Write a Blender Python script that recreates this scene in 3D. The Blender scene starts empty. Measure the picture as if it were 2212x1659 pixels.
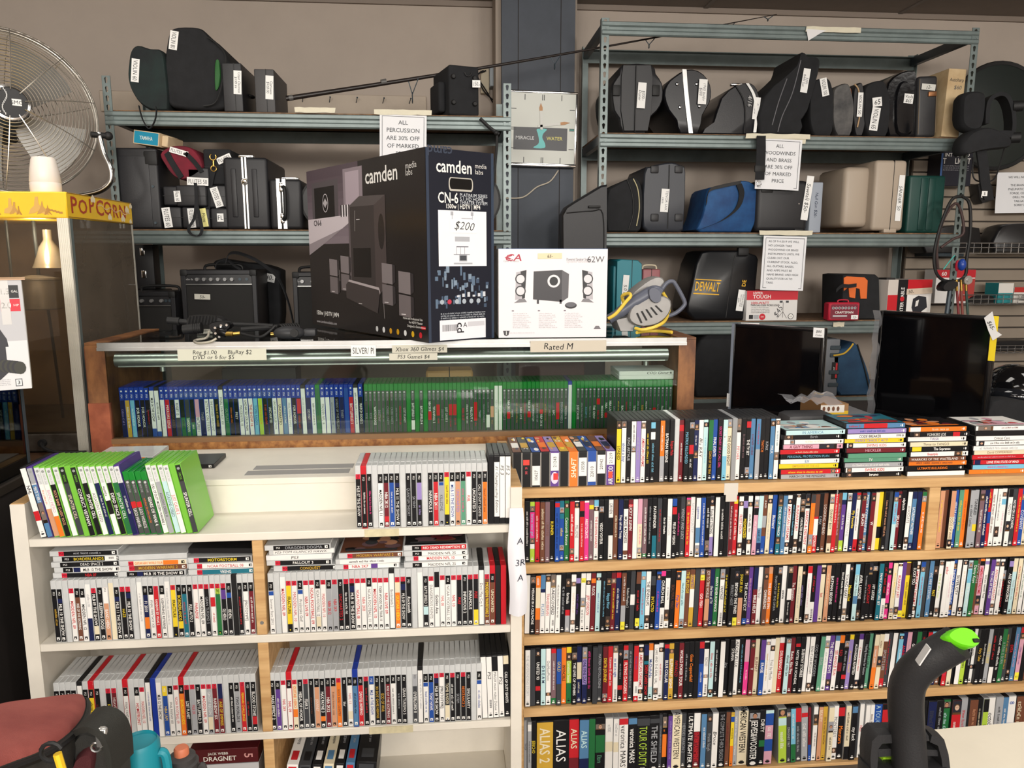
import bpy, bmesh, math, random
from mathutils import Vector, Matrix, Euler
random.seed(7)
S = bpy.context.scene
COL = S.collection
R = math.radians
PI = math.pi

# ---------------------------------------------------------------- camera
FPX, YAW, PITCH, CAMZ = 1660.0, 5.0, 9.4, 1.60
cam_data = bpy.data.cameras.new('camera')
cam_data.sensor_width = 36.0
cam_data.lens = FPX / 2212.0 * 36.0
cam_data.clip_start = 0.05
cam = bpy.data.objects.new('camera', cam_data)
cam.location = (0, 0, CAMZ)
cam.rotation_euler = (R(90 - PITCH), 0, R(-YAW))
COL.objects.link(cam)
S.camera = cam

# ---------------------------------------------------------------- exposure, world, lights
S.view_settings.view_transform = 'Standard'
S.view_settings.look = 'None'
S.view_settings.gamma = 1.0
S.view_settings.use_curve_mapping = False
S.view_settings.exposure = 0.14
world = bpy.data.worlds.new('overcast_sky')
S.world = world
world.use_nodes = True
world.node_tree.nodes['Background'].inputs[0].default_value = (0.93, 0.96, 1.0, 1)
world.node_tree.nodes['Background'].inputs[1].default_value = 2.0

CEIL = 3.07                       # ceiling height
WALLY = 4.80                      # back wall
def troffer_light(x, y, power, sx=1.2, sy=0.5, col=(1.0, 0.95, 0.88)):
    l = bpy.data.lights.new('fluorescent_light', 'AREA')
    l.shape = 'RECTANGLE'; l.size = sx; l.size_y = sy
    l.energy = power; l.color = col
    o = bpy.data.objects.new('fluorescent_light', l); o.location = (x, y, CEIL - 0.035); COL.objects.link(o)
def strip_light(x, y, power, col=(1.0, 0.95, 0.88)):
    l = bpy.data.lights.new('strip_light', 'POINT')      # bare tubes on the ceiling further back in the shop: light to all sides
    l.energy = power; l.color = col; l.shadow_soft_size = 0.35
    o = bpy.data.objects.new('strip_light', l); o.location = (x, y, CEIL - 0.36); COL.objects.link(o)
LAMPS = [(-1.7, 0.75, 9), (0.3, 0.75, 10), (2.3, 0.75, 9), (-1.2, 2.6, 11), (0.9, 2.6, 11), (3.2, 2.6, 11)]
STRIPS = [(-1.8, -2.0, 120), (0.6, -2.0, 130), (3.0, -2.0, 120), (-1.8, -5.0, 240), (0.6, -5.0, 240), (3.0, -5.0, 240), (-1.8, -8.0, 240), (0.6, -8.0, 240), (3.0, -8.0, 240)]
for q in LAMPS: troffer_light(*q)
for q in STRIPS: strip_light(*q)

# ---------------------------------------------------------------- placing helpers
_M = cam.rotation_euler.to_matrix()
def at(px, py, Y=None, Z=None, X=None):
    """world point where the sight line of a photograph pixel meets a plane of the place"""
    d = _M @ Vector(((px - 1106.0) / FPX, -(py - 829.5) / FPX, -1.0))
    t = Y / d.y if Y is not None else ((Z - CAMZ) / d.z if Z is not None else X / d.x)
    return Vector((0, 0, CAMZ)) + d * t
def span(x0, y0, x1, y1, Y):
    """extent on the plane at depth Y of a photograph rectangle: centre x, bottom z, width, height"""
    ym, xm = (y0 + y1) / 2, (x0 + x1) / 2
    a, b = at(x0, ym, Y), at(x1, ym, Y)
    t, o = at(xm, y0, Y), at(xm, y1, Y)
    return (a.x + b.x) / 2, o.z, b.x - a.x, t.z - o.z

def lin(c):
    return tuple(((v / 255 + 0.055) / 1.055) ** 2.4 if v > 10 else v / 255 / 12.92 for v in c)
PAL = dict(K=(24, 24, 27), W=(236, 234, 230), R=(196, 38, 46), B=(38, 78, 158), N=(28, 36, 78), G=(40, 110, 62),
           Y=(236, 206, 50), O=(232, 122, 42), P=(226, 62, 140), V=(96, 62, 140), M=(112, 34, 42), T=(34, 110, 128),
           C=(120, 186, 214), S=(164, 166, 170), D=(62, 64, 68), L=(226, 214, 184), E=(112, 70, 52), A=(190, 222, 224),
           U=(214, 160, 178), H=(176, 206, 70), I=(150, 132, 190), F=(206, 150, 116), Q=(92, 150, 122), J=(122, 94, 100),
           X=(200, 160, 60), Z=(84, 128, 168))
CNAME = dict(K='black', W='white', R='red', B='blue', N='navy', G='green', Y='yellow', O='orange', P='pink', V='purple',
             M='maroon', T='teal', C='light blue', S='silver', D='dark grey', L='cream', E='brown', A='pale blue',
             U='dusky pink', H='lime', I='lilac', F='tan', Q='sea green', J='mauve', X='gold', Z='steel blue')
def c_(k):
    if isinstance(k, str): return PAL[k]
    return k

# ---------------------------------------------------------------- materials
MATS = {}
def mat(name, col, rough=0.5, metal=0.0, bump=0.0, bscale=200.0, var=0.0, vscale=6.0, col2=None, coat=0.0,
        trans=0.0, alpha=1.0, spec=0.5, ior=1.45, stretch=None, emit=None):
    if name in MATS: return MATS[name]
    m = bpy.data.materials.new(name); m.use_nodes = True
    nt = m.node_tree; b = nt.nodes['Principled BSDF']
    I = b.inputs
    I['Base Color'].default_value = (*lin(col), 1)
    I['Roughness'].default_value = rough; I['Metallic'].default_value = metal
    I['Coat Weight'].default_value = coat; I['Transmission Weight'].default_value = trans
    I['Alpha'].default_value = alpha; I['Specular IOR Level'].default_value = spec; I['IOR'].default_value = ior
    if emit:
        I['Emission Color'].default_value = (*lin(col), 1); I['Emission Strength'].default_value = emit
    tc = nt.nodes.new('ShaderNodeTexCoord')
    src = tc.outputs['Object']
    if stretch:
        mp = nt.nodes.new('ShaderNodeMapping'); mp.inputs['Scale'].default_value = stretch
        nt.links.new(src, mp.inputs[0]); src = mp.outputs[0]
    if var > 0 or col2:
        n = nt.nodes.new('ShaderNodeTexNoise'); n.inputs['Scale'].default_value = vscale
        n.inputs['Detail'].default_value = 6.0; n.inputs['Roughness'].default_value = 0.6
        nt.links.new(src, n.inputs['Vector'])
        r = nt.nodes.new('ShaderNodeValToRGB')
        r.color_ramp.elements[0].position = 0.36; r.color_ramp.elements[1].position = 0.64
        c1 = lin(col); c2 = lin(col2) if col2 else tuple(v * (1 - var) for v in c1)
        r.color_ramp.elements[0].color = (*c2, 1); r.color_ramp.elements[1].color = (*c1, 1)
        nt.links.new(n.outputs['Fac'], r.inputs['Fac']); nt.links.new(r.outputs['Color'], I['Base Color'])
    if bump > 0:
        n2 = nt.nodes.new('ShaderNodeTexNoise'); n2.inputs['Scale'].default_value = bscale; n2.inputs['Detail'].default_value = 3.0
        nt.links.new(src, n2.inputs['Vector'])
        bp = nt.nodes.new('ShaderNodeBump'); bp.inputs['Strength'].default_value = bump; bp.inputs['Distance'].default_value = 0.002
        nt.links.new(n2.outputs['Fac'], bp.inputs['Height']); nt.links.new(bp.outputs['Normal'], I['Normal'])
    MATS[name] = m
    return m
def print_mat(name, rough, coat=0.0):
    """flat print: colours come from the mesh's own print layout"""
    m = mat(name, (200, 200, 200), rough, coat=coat)
    nt = m.node_tree
    a = nt.nodes.new('ShaderNodeAttribute'); a.attribute_name = 'Col'
    nt.links.new(a.outputs['Color'], nt.nodes['Principled BSDF'].inputs['Base Color'])
    return m
M_PRINT = print_mat('printed_paper', 0.42)
M_GLOSSP = print_mat('glossy_print', 0.22)
M_MATTEP = print_mat('matte_print', 0.75)
M_BLACKPL = mat('black_case_plastic', (26, 26, 28), 0.38, bump=0.05, bscale=600)
M_CLEARPL = mat('clear_case_plastic', (204, 206, 206), 0.22, coat=0.3, var=0.10, vscale=30)
M_GREENPL = mat('lime_case_plastic', (116, 186, 62), 0.32, coat=0.2)
M_EMERPL = mat('emerald_case_plastic', (16, 128, 44), 0.25, coat=0.2)
M_BLUEPL = mat('blue_case_plastic', (26, 56, 156), 0.22, coat=0.2)
M_REDPL = mat('red_case_plastic', (196, 26, 40), 0.25, coat=0.2)
M_PURPL = mat('purple_case_plastic', (74, 50, 128), 0.3)
M_WHITEPL = mat('white_case_plastic', (226, 226, 226), 0.35)
M_GREYPL = mat('grey_case_plastic', (150, 152, 154), 0.3)
M_FABRIC = mat('black_fabric', (30, 31, 34), 0.85, bump=0.5, bscale=900, var=0.3, vscale=20)
M_SHELL = mat('black_moulded_shell', (34, 34, 37), 0.45, bump=0.25, bscale=500)
M_RUBBER = mat('black_rubber', (22, 22, 23), 0.6, bump=0.1, bscale=300)
M_CHROME = mat('chrome', (205, 205, 205), 0.14, metal=1.0)
M_ALU = mat('aluminium', (196, 196, 194), 0.32, metal=0.9, var=0.12, vscale=14)
M_STEELP = mat('rack_grey_enamel', (116, 128, 127), 0.38, metal=0.25, var=0.22, vscale=9, bump=0.08, bscale=80)
M_STEELD = mat('rack_dark_enamel', (62, 74, 82), 0.42, metal=0.2, var=0.2, vscale=9)
M_TAPE = mat('masking_tape', (214, 208, 186), 0.6, var=0.06, vscale=30)
M_GOLD = mat('brass', (196, 160, 84), 0.3, metal=1.0)

# ---------------------------------------------------------------- lettering
GLYPH = {}
CHARS = "ABCDEFGHIJKLMNOPQRSTUVWXYZabcdefghijklmnopqrstuvwxyz0123456789$%&'.,:;!?-/#+()[]*|"
def _load_glyphs():
    objs = []
    for ch in CHARS:
        for wt, off in (('r', 0.0), ('b', 0.013), ('l', -0.008)):
            for nm, body in (('g', ch), ('w', 'H' + ch + 'H'), ):
                if nm == 'w' and wt != 'r': continue
                cu = bpy.data.curves.new('glyph', 'FONT'); cu.body = body; cu.size = 1.0
                cu.resolution_u = 2; cu.offset = off if nm == 'g' else 0.0
                o = bpy.data.objects.new('glyph', cu); COL.objects.link(o)
                objs.append((ch, wt, nm, o, cu))
    cu = bpy.data.curves.new('glyph', 'FONT'); cu.body = 'HH'; o = bpy.data.objects.new('glyph', cu); COL.objects.link(o)
    objs.append(('HH', 'r', 'w', o, cu))
    dg = bpy.context.evaluated_depsgraph_get()
    wid = {}
    for ch, wt, nm, o, cu in objs:
        me = bpy.data.meshes.new_from_object(o.evaluated_get(dg))
        vs = [(v.co.x, v.co.y) for v in me.vertices]
        if nm == 'g':
            GLYPH[(ch, wt)] = (vs, [tuple(p.vertices) for p in me.polygons])
        else:
            wid[ch] = max(v[0] for v in vs) - min(v[0] for v in vs)
        bpy.data.meshes.remove(me)
    base = wid['HH']
    for ch in CHARS: GLYPH[(ch, 'adv')] = max(0.15, wid[ch] - base)
    for ch, wt, nm, o, cu in objs:
        bpy.data.objects.remove(o); bpy.data.curves.remove(cu)
_load_glyphs()
def text_width(s): return sum(GLYPH.get((ch, 'adv'), 0.3) for ch in s)

# ---------------------------------------------------------------- mesh builder
class MB:
    def __init__(s, col='W', mi=0, smooth=False):
        s.v, s.f, s.c, s.m, s.s = [], [], [], [], []
        s.col, s.mi, s.smooth = col, mi, smooth
    def add(s, vs, fs, col=None, smooth=None):
        b = len(s.v); s.v.extend(Vector(p) for p in vs)
        c = lin(c_(s.col if col is None else col)); sm = s.smooth if smooth is None else smooth
        for f in fs:
            s.f.append(tuple(i + b for i in f)); s.c.append(c); s.m.append(s.mi); s.s.append(sm)
        return b
    def xf(s, b, M):
        for i in range(b, len(s.v)): s.v[i] = M @ s.v[i]
    def quad(s, a, b, c, d, col=None): return s.add([a, b, c, d], [(0, 1, 2, 3)], col)
    def box(s, x0, x1, y0, y1, z0, z1, col=None):
        v = [(x, y, z) for x in (x0, x1) for y in (y0, y1) for z in (z0, z1)]
        return s.add(v, [(0, 1, 3, 2), (4, 6, 7, 5), (0, 4, 5, 1), (2, 3, 7, 6), (0, 2, 6, 4), (1, 5, 7, 3)], col)
    def rbox(s, x0, x1, y0, y1, z0, z1, r=0.005, seg=2, fn=None, col=None, cuts=0):
        bm = bmesh.new(); bmesh.ops.create_cube(bm, size=1.0)
        for v in bm.verts:
            v.co = Vector(((x0 + x1) / 2 + v.co.x * (x1 - x0), (y0 + y1) / 2 + v.co.y * (y1 - y0), (z0 + z1) / 2 + v.co.z * (z1 - z0)))
        if cuts: bmesh.ops.subdivide_edges(bm, edges=bm.edges[:], cuts=cuts, use_grid_fill=True)
        if cuts:
            ed = [e for e in bm.edges if len(e.link_faces) == 2 and e.calc_face_angle(0) > 0.5]
        else: ed = bm.edges[:]
        bmesh.ops.bevel(bm, geom=ed, offset=min(r, 0.49 * min(x1 - x0, y1 - y0, z1 - z0)), segments=seg, profile=0.5, affect='EDGES')
        bm.verts.ensure_lookup_table()
        vs = [v.co.copy() for v in bm.verts]
        if fn: vs = [fn(v) for v in vs]
        fs = [tuple(v.index for v in f.verts) for f in bm.faces]
        bm.free()
        return s.add(vs, fs, col, True)
    def cyl(s, p0, p1, r0, r1=None, n=12, caps=True, col=None, smooth=True):
        p0, p1 = Vector(p0), Vector(p1); r1 = r0 if r1 is None else r1
        d = (p1 - p0).normalized(); u = d.orthogonal().normalized(); w = d.cross(u)
        vs = []
        for p, r in ((p0, r0), (p1, r1)):
            for i in range(n):
                a = 2 * PI * i / n; vs.append(p + (u * math.cos(a) + w * math.sin(a)) * r)
        b = s.add(vs, [(i, (i + 1) % n, n + (i + 1) % n, n + i) for i in range(n)], col, smooth)
        if caps: s.add(vs, [tuple(range(n))[::-1], tuple(range(n, 2 * n))], col, False)
        return b
    def tube(s, path, r, n=8, closed=False, col=None, flat=None, caps=True):
        P = [Vector(p) for p in path]; m = len(P)
        rr = r if isinstance(r, (list, tuple)) else [r] * m
        vs = []; u = None
        for i in range(m):
            if closed: t = (P[(i + 1) % m] - P[i - 1])
            else: t = P[min(i + 1, m - 1)] - P[max(i - 1, 0)]
            t.normalize()
            if u is None: u = (t.cross(Vector(flat)) if flat else t.orthogonal()).normalized()
            else:
                u = u - t * u.dot(t)
                u = u.normalized() if u.length > 1e-6 else t.orthogonal().normalized()
            w = t.cross(u)
            for k in range(n):
                a = 2 * PI * k / n
                vs.append(P[i] + (u * math.cos(a) + w * math.sin(a)) * rr[i])
        fs = []
        for i in range(m if closed else m - 1):
            j = (i + 1) % m
            for k in range(n): fs.append((i * n + k, i * n + (k + 1) % n, j * n + (k + 1) % n, j * n + k))
        if not closed and caps: fs += [tuple(range(n))[::-1], tuple((m - 1) * n + k for k in range(n))]
        return s.add(vs, fs, col, True)
    def strap(s, path, wdir, w, t=0.002, col=None):
        """flat ribbon along a path; wdir is the direction of its width"""
        P = [Vector(p) for p in path]; wd = Vector(wdir).normalized() * (w / 2); vs = []; m = len(P)
        for i in range(m):
            tg = (P[min(i + 1, m - 1)] - P[max(i - 1, 0)]).normalized(); nn = tg.cross(wd).normalized() * (t / 2)
            vs += [P[i] - wd - nn, P[i] + wd - nn, P[i] + wd + nn, P[i] - wd + nn]
        fs = [(0, 3, 2, 1), tuple(4 * (m - 1) + k for k in range(4))]
        for i in range(m - 1):
            for k in range(4): fs.append((4 * i + k, 4 * i + (k + 1) % 4, 4 * i + 4 + (k + 1) % 4, 4 * i + 4 + k))
        return s.add(vs, fs, col, True)
    def lathe(s, prof, n=24, M=None, col=None, caps=False):
        vs = []; k = len(prof)
        for i in range(n):
            a = 2 * PI * i / n
            for r, z in prof: vs.append(Vector((r * math.cos(a), r * math.sin(a), z)))
        if M: vs = [M @ v for v in vs]
        fs = []
        for i in range(n):
            j = (i + 1) % n
            for q in range(k - 1): fs.append((i * k + q, j * k + q, j * k + q + 1, i * k + q + 1))
        if caps: fs += [tuple(i * k for i in range(n))[::-1], tuple(i * k + k - 1 for i in range(n))]
        return s.add(vs, fs, col, True)
    def prism(s, poly, w0, w1, o=(0, 0, 0), u=(1, 0, 0), v=(0, 0, 1), w=(0, 1, 0), col=None, smooth=False, taper=None):
        """polygon in the u/v plane pushed from w0 to w1"""
        o, u, v, w = Vector(o), Vector(u), Vector(v), Vector(w); n = len(poly)
        cx = sum(p[0] for p in poly) / n; cy = sum(p[1] for p in poly) / n; tp = taper or 1.0
        a = [o + u * p[0] + v * p[1] + w * w0 for p in poly]
        b = [o + u * (cx + (p[0] - cx) * tp) + v * (cy + (p[1] - cy) * tp) + w * w1 for p in poly]
        bb = s.add(a + b, [tuple(range(n)), tuple(range(n, 2 * n))[::-1]], col, False)
        s.add(a + b, [(i, n + i, n + (i + 1) % n, (i + 1) % n) for i in range(n)], col, smooth)
        return bb
    def ball(s, c, r, n=12, m=8, col=None):
        c = Vector(c); r = Vector((r, r, r)) if isinstance(r, (int, float)) else Vector(r)
        vs = [c + Vector((0, 0, r.z))]
        for i in range(1, m):
            th = PI * i / m
            for k in range(n):
                a = 2 * PI * k / n
                vs.append(c + Vector((r.x * math.sin(th) * math.cos(a), r.y * math.sin(th) * math.sin(a), r.z * math.cos(th))))
        vs.append(c - Vector((0, 0, r.z)))
        fs = [(0, 1 + k, 1 + (k + 1) % n) for k in range(n)]
        for i in range(m - 2):
            for k in range(n): fs.append((1 + i * n + k, 1 + (i + 1) * n + k, 1 + (i + 1) * n + (k + 1) % n, 1 + i * n + (k + 1) % n))
        L = len(vs) - 1
        fs += [(L, 1 + (m - 2) * n + (k + 1) % n, 1 + (m - 2) * n + k) for k in range(n)]
        return s.add(vs, fs, col, True)
    def rect(s, o, u, v, x0, x1, y0, y1, col, w=0.0):
        """printed rectangle on the plane o,u,v, lifted by w along its normal"""
        o, u, v = Vector(o), Vector(u), Vector(v); n = u.cross(v).normalized() * w
        return s.add([o + u * x0 + v * y0 + n, o + u * x1 + v * y0 + n, o + u * x1 + v * y1 + n, o + u * x0 + v * y1 + n], [(0, 1, 2, 3)], col)
    def poly(s, o, u, v, pts, col, w=0.0):
        o, u, v = Vector(o), Vector(u), Vector(v); n = u.cross(v).normalized() * w
        return s.add([o + u * p[0] + v * p[1] + n for p in pts], [tuple(range(len(pts)))], col)
    def disc(s, o, u, v, x, y, rx, ry, col, w=0.0, n=14):
        return s.poly(o, u, v, [(x + rx * math.cos(2 * PI * i / n), y + ry * math.sin(2 * PI * i / n)) for i in range(n)], col, w)
    def text(s, t, o, u, v, x, y, h, col='K', fit=None, align='c', wt='r', w=0.0004, sx=1.0, slant=0.0, wob=0.0):
        """lettering whose capitals are h tall, centred (or left/right aligned) at x with its middle at y"""
        o, u, v = Vector(o), Vector(u), Vector(v); n = u.cross(v).normalized() * w
        size = h / 0.70; W = text_width(t) * size * sx
        if fit and W > fit: sx *= fit / W; W = fit
        cx = x - (W / 2 if align == 'c' else (W if align == 'r' else 0)); cy = y - h / 2
        for ch in t:
            g = GLYPH.get((ch, wt))
            if g:
                jy = random.uniform(-wob, wob) * h; js = 1 + random.uniform(-wob, wob)
                vs = [o + u * (cx + (p[0] + slant * p[1]) * size * sx) + v * (cy + jy + p[1] * size * js) + n for p in g[0]]
                s.add(vs, g[1], col, False)
            cx += GLYPH.get((ch, 'adv'), 0.3) * size * sx
        return W
    def build(s, name, mats, parent=None, loc=None, kind=None):
        me = bpy.data.meshes.new(name)
        me.from_pydata([tuple(p) for p in s.v], [], s.f)
        mats = mats if isinstance(mats, (list, tuple)) else [mats]
        for m in mats: me.materials.append(m)
        me.polygons.foreach_set('use_smooth', s.s)
        if len(mats) > 1: me.polygons.foreach_set('material_index', s.m)
        if any(m in (M_PRINT, M_GLOSSP, M_MATTEP) for m in mats):
            ca = me.color_attributes.new('Col', 'BYTE_COLOR', 'CORNER')
            buf = []
            for f, c in zip(s.f, s.c):
                for _ in f: buf.extend((c[0], c[1], c[2], 1.0))
            ca.data.foreach_set('color', buf)
        if not any(m in (M_PRINT, M_GLOSSP, M_MATTEP) for m in mats):
            bm = bmesh.new(); bm.from_mesh(me); bmesh.ops.remove_doubles(bm, verts=bm.verts[:], dist=1e-6)
            bmesh.ops.recalc_face_normals(bm, faces=bm.faces[:]); bm.to_mesh(me); bm.free()
        me.update()
        if any(s.s):
            try: me.set_sharp_from_angle(angle=R(42))
            except Exception: pass
        return link(name, me, parent, loc, kind)
def link(name, me, parent=None, loc=None, kind=None):
    o = bpy.data.objects.new(name, me); COL.objects.link(o)
    if parent: o.parent = parent
    if loc: o.location = loc
    if kind: o['kind'] = kind
    return o
def tag(o, label, cat, group=None):
    o['label'] = label; o['category'] = cat
    if group: o['group'] = group
    return o
def thing(name, label, cat, loc=(0, 0, 0), rot=(0, 0, 0), group=None):
    o = bpy.data.objects.new(name, None); COL.objects.link(o)
    o.location = loc; o.rotation_euler = rot; o.empty_display_size = 0.05
    return tag(o, label, cat, group)
def copy_tree(o, parent=None):
    c = o.copy(); COL.objects.link(c)
    if parent: c.parent = parent
    for ch in list(o.children): copy_tree(ch, c)
    return c
X_, Y_, Z_ = Vector((1, 0, 0)), Vector((0, 1, 0)), Vector((0, 0, 1))
def arc(c, r, a0, a1, n=10, ax=X_, ay=Z_, ry=None):
    c = Vector(c); ry = r if ry is None else ry
    return [c + ax * (r * math.cos(R(a0 + (a1 - a0) * i / n))) + ay * (ry * math.sin(R(a0 + (a1 - a0) * i / n))) for i in range(n + 1)]
def smooth_path(pts, k=6):
    """Catmull-Rom through the points"""
    P = [Vector(p) for p in pts]; P = [P[0]] + P + [P[-1]]; out = []
    for i in range(1, len(P) - 2):
        for j in range(k):
            t = j / k
            out.append(0.5 * ((2 * P[i]) + (P[i + 1] - P[i - 1]) * t + (2 * P[i - 1] - 5 * P[i] + 4 * P[i + 1] - P[i + 2]) * t * t + (3 * P[i] - P[i - 1] - 3 * P[i + 1] + P[i + 2]) * t ** 3))
    out.append(P[-2]); return out

def loft(mb, pts, rings, u=X_, v=Z_, w=Y_, o=(0, 0, 0), col=None, c=None):
    """closed outline (x, z) swept along w through rings (depth, scale[, dx, dz]) about its centre; ends closed"""
    o = Vector(o); n = len(pts)
    if sum(pts[i][0] * pts[(i + 1) % n][1] - pts[(i + 1) % n][0] * pts[i][1] for i in range(n)) < 0: pts = pts[::-1]
    cx, cz = c if c else (sum(p[0] for p in pts) / n, sum(p[1] for p in pts) / n)
    vs = []
    for r in rings:
        d, k = r[0], r[1]; dx = r[2] if len(r) > 2 else 0; dz = r[3] if len(r) > 3 else 0
        kx, kz = k if isinstance(k, tuple) else (k, k)
        for p in pts: vs.append(o + u * (cx + (p[0] - cx) * kx + dx) + v * (cz + (p[1] - cz) * kz + dz) + w * d)
    fs = []
    for i in range(len(rings) - 1):
        for j in range(n): fs.append((i * n + j, (i + 1) * n + j, (i + 1) * n + (j + 1) % n, i * n + (j + 1) % n))
    m = (len(rings) - 1) * n
    fs += [tuple(range(n)), tuple(range(m, m + n))[::-1]]
    return mb.add(vs, fs, col, True)
def round_poly(pts, k=4):
    """closed Catmull-Rom through 2-D points"""
    n = len(pts); out = []
    for i in range(n):
        p0, p1, p2, p3 = (Vector(pts[(i + q) % n]) for q in (-1, 0, 1, 2))
        for j in range(k):
            t = j / k
            q = 0.5 * ((2 * p1) + (p2 - p0) * t + (2 * p0 - 5 * p1 + 4 * p2 - p3) * t * t + (3 * p1 - p0 - 3 * p2 + p3) * t ** 3)
            out.append((q.x, q.y))
    return out
def rr_poly(w, h, r, k=4):
    """rounded rectangle centred on x, standing on z = 0"""
    out = []
    for cx, cz, a in ((w / 2 - r, r, -90), (w / 2 - r, h - r, 0), (-w / 2 + r, h - r, 90), (-w / 2 + r, r, 180)):
        for i in range(k + 1): out.append((cx + r * math.cos(R(a + 90 * i / k)), cz + r * math.sin(R(a + 90 * i / k))))
    return out
def outline(pts, Y, o):
    """photograph outline at depth Y as real x, z offsets from o"""
    return [((q := at(p[0], p[1], Y)).x - o[0], q.z - o[2]) for p in pts]
def mmpp(px, py, Y): return at(px + 1, py, Y).x - at(px, py, Y).x
def sticker(root, Y, cx, cy, w, h, text='', ang=0.0, vert=False, col=(232, 232, 230), fg='K', name='price_label', hand=False, lines=None, cap=None, wt='r', thick=0.0006):
    """paper label stuck on a thing's front: centre and size measured in the photograph, at depth Y"""
    s = mmpp(cx, cy, Y); c = at(cx, cy, Y); w *= s; h *= s
    b = MB(); a = R(ang); u = X_ * math.cos(a) + Z_ * math.sin(a); v = -X_ * math.sin(a) + Z_ * math.cos(a)
    inv = root.matrix_basis.inverted() if root else Matrix()
    o = Vector((0, 0, 0)); b.prism([(-w / 2, -h / 2), (w / 2, -h / 2), (w / 2, h / 2), (-w / 2, h / 2)], 0, thick, o, u, v, Y_, col)
    U, V = (-v, u) if vert else (u, v); L, T = (h, w) if vert else (w, h)
    ls = lines or ([text] if text else [])
    for i, t in enumerate(ls):
        cp = cap * s if cap else T * (0.55 if len(ls) == 1 else 0.62 / len(ls))
        b.text(t, o, U, V, 0, T * (0.5 - (i + .5) / len(ls)) * .86, cp, fg, fit=L * 0.88, wt=wt, w=0.0004, slant=0.15 if hand else 0, wob=0.1 if hand else 0)
    ob = b.build(name, M_MATTEP, root)
    M = Matrix.Translation(c)
    ob.matrix_basis = inv @ M
    return ob
def px_thing(name, label, cat, pts, Y, depth, m, group=None, rings=None, rnd=3, z0=None, part='body', back=None, rz=0):
    """thing whose front outline is measured in the photograph at depth Y and which runs back for its own depth"""
    P = [at(p[0], p[1], Y) for p in pts]
    cx = sum(p.x for p in P) / len(P); zb = min(p.z for p in P) if z0 is None else z0
    zmin = min(p.z for p in P)
    root = thing(name, label, cat, (cx, Y, zb), group=group)
    q = [(p.x - cx, p.z - zmin) for p in P] if z0 is None else [(p.x - cx, 0.0 if p.z - z0 < .02 else p.z - z0) for p in P]
    if rnd: q = [(p[0], max(p[1], 0.0)) for p in round_poly(q, rnd)]
    rings = rings or [(0.0, 0.94), (0.005, 0.975), (0.015, 0.995), (0.03, 1.0), (depth - .03, 1.0), (depth - .008, .97), (depth, .9)]
    b = MB(); loft(b, q, rings); b.build(part, m, root)
    return root
# ================================================================ the room
M_WALL = mat('painted_plaster', (172, 160, 149), 0.85, bump=0.15, bscale=60, var=0.07, vscale=2.5)
M_FLOOR = mat('floor_vinyl', (96, 88, 80), 0.6, var=0.2, vscale=4)
M_TILE = mat('ceiling_tile', (132, 122, 114), 0.9, bump=0.3, bscale=150, var=0.06, vscale=8)
M_PIER = mat('slate_paint', (70, 76, 86), 0.6, var=0.25, vscale=3.0, bump=0.1, bscale=30)
M_WOOD = mat('pine_board', (214, 176, 124), 0.55, col2=(188, 146, 96), vscale=3.0, stretch=(1.2, 14, 14), bump=0.06, bscale=40)
M_WHITEW = mat('white_painted_board', (226, 220, 208), 0.45, var=0.06, vscale=9, bump=0.05, bscale=30)
M_PLY = mat('particle_board', (128, 98, 70), 0.8, col2=(96, 72, 52), vscale=40)
M_DARKW = mat('dark_interior', (40, 34, 32), 0.8, var=0.3, vscale=5)
RX0, RX1, RY0, RY1 = -3.3, 5.2, -9.6, WALLY
def struct(name, mb, m, parent=None):
    o = mb.build(name, m, parent)
    if not parent: o['kind'] = 'structure'
    return o
b = MB(); b.box(RX0, RX1, RY0, RY1, -0.05, 0); struct('floor', b, M_FLOOR)
b = MB(); b.box(RX0, RX1, WALLY, WALLY + 0.1, 0, CEIL + 0.1); wall_back = struct('wall_back', b, M_WALL)
b = MB(); b.box(RX0 - 0.1, RX0, RY0, RY1, 0, CEIL + 0.1); struct('wall_left', b, M_WALL)
b = MB(); b.box(RX1, RX1 + 0.1, RY0, RY1, 0, CEIL + 0.1); struct('wall_right', b, M_WALL)
b = MB()                                            # shop front behind the camera: sill and lintel around the window opening
b.box(RX0, RX1, RY0 - 0.1, RY0, 0, 0.6); b.box(RX0, RX1, RY0 - 0.1, RY0, 2.6, CEIL + 0.1)
b.box(RX0, -2.6, RY0 - 0.1, RY0, 0.6, 2.6); b.box(4.4, RX1, RY0 - 0.1, RY0, 0.6, 2.6); b.box(0.7, 1.1, RY0 - 0.1, RY0, 0.6, 2.6)
struct('wall_front', b, M_WALL)
b = MB(); b.box(RX0, RX1, RY0, RY1, CEIL + 0.03, CEIL + 0.08); ceiling = struct('ceiling', b, mat('ceiling_deck', (120, 112, 104), 0.9))
tb = MB(); tb.rbox(-0.6, 0.6, -0.297, 0.297, 0, 0.02, 0.004, 1)
tme = None
for i in range(7):
    for j in range(4):
        p = (-3.3 + 0.61 + i * 1.22, WALLY - 0.305 - j * 0.61, CEIL)
        if tme is None: o = tb.build('ceiling_tile', M_TILE, ceiling, p); tme = o.data
        else: o = link('ceiling_tile', tme, ceiling, p)
gb = MB()
for i in range(8): gb.box(-3.3 + i * 1.22 - 0.012, -3.3 + i * 1.22 + 0.012, RY0, RY1, CEIL - 0.006, CEIL + 0.004)
for j in range(24): gb.box(RX0, RX1, WALLY - j * 0.61 - 0.012, WALLY - j * 0.61 + 0.012, CEIL - 0.006, CEIL + 0.004)
gb.build('ceiling_grid', mat('grid_metal', (112, 104, 98), 0.6), ceiling)
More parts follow.
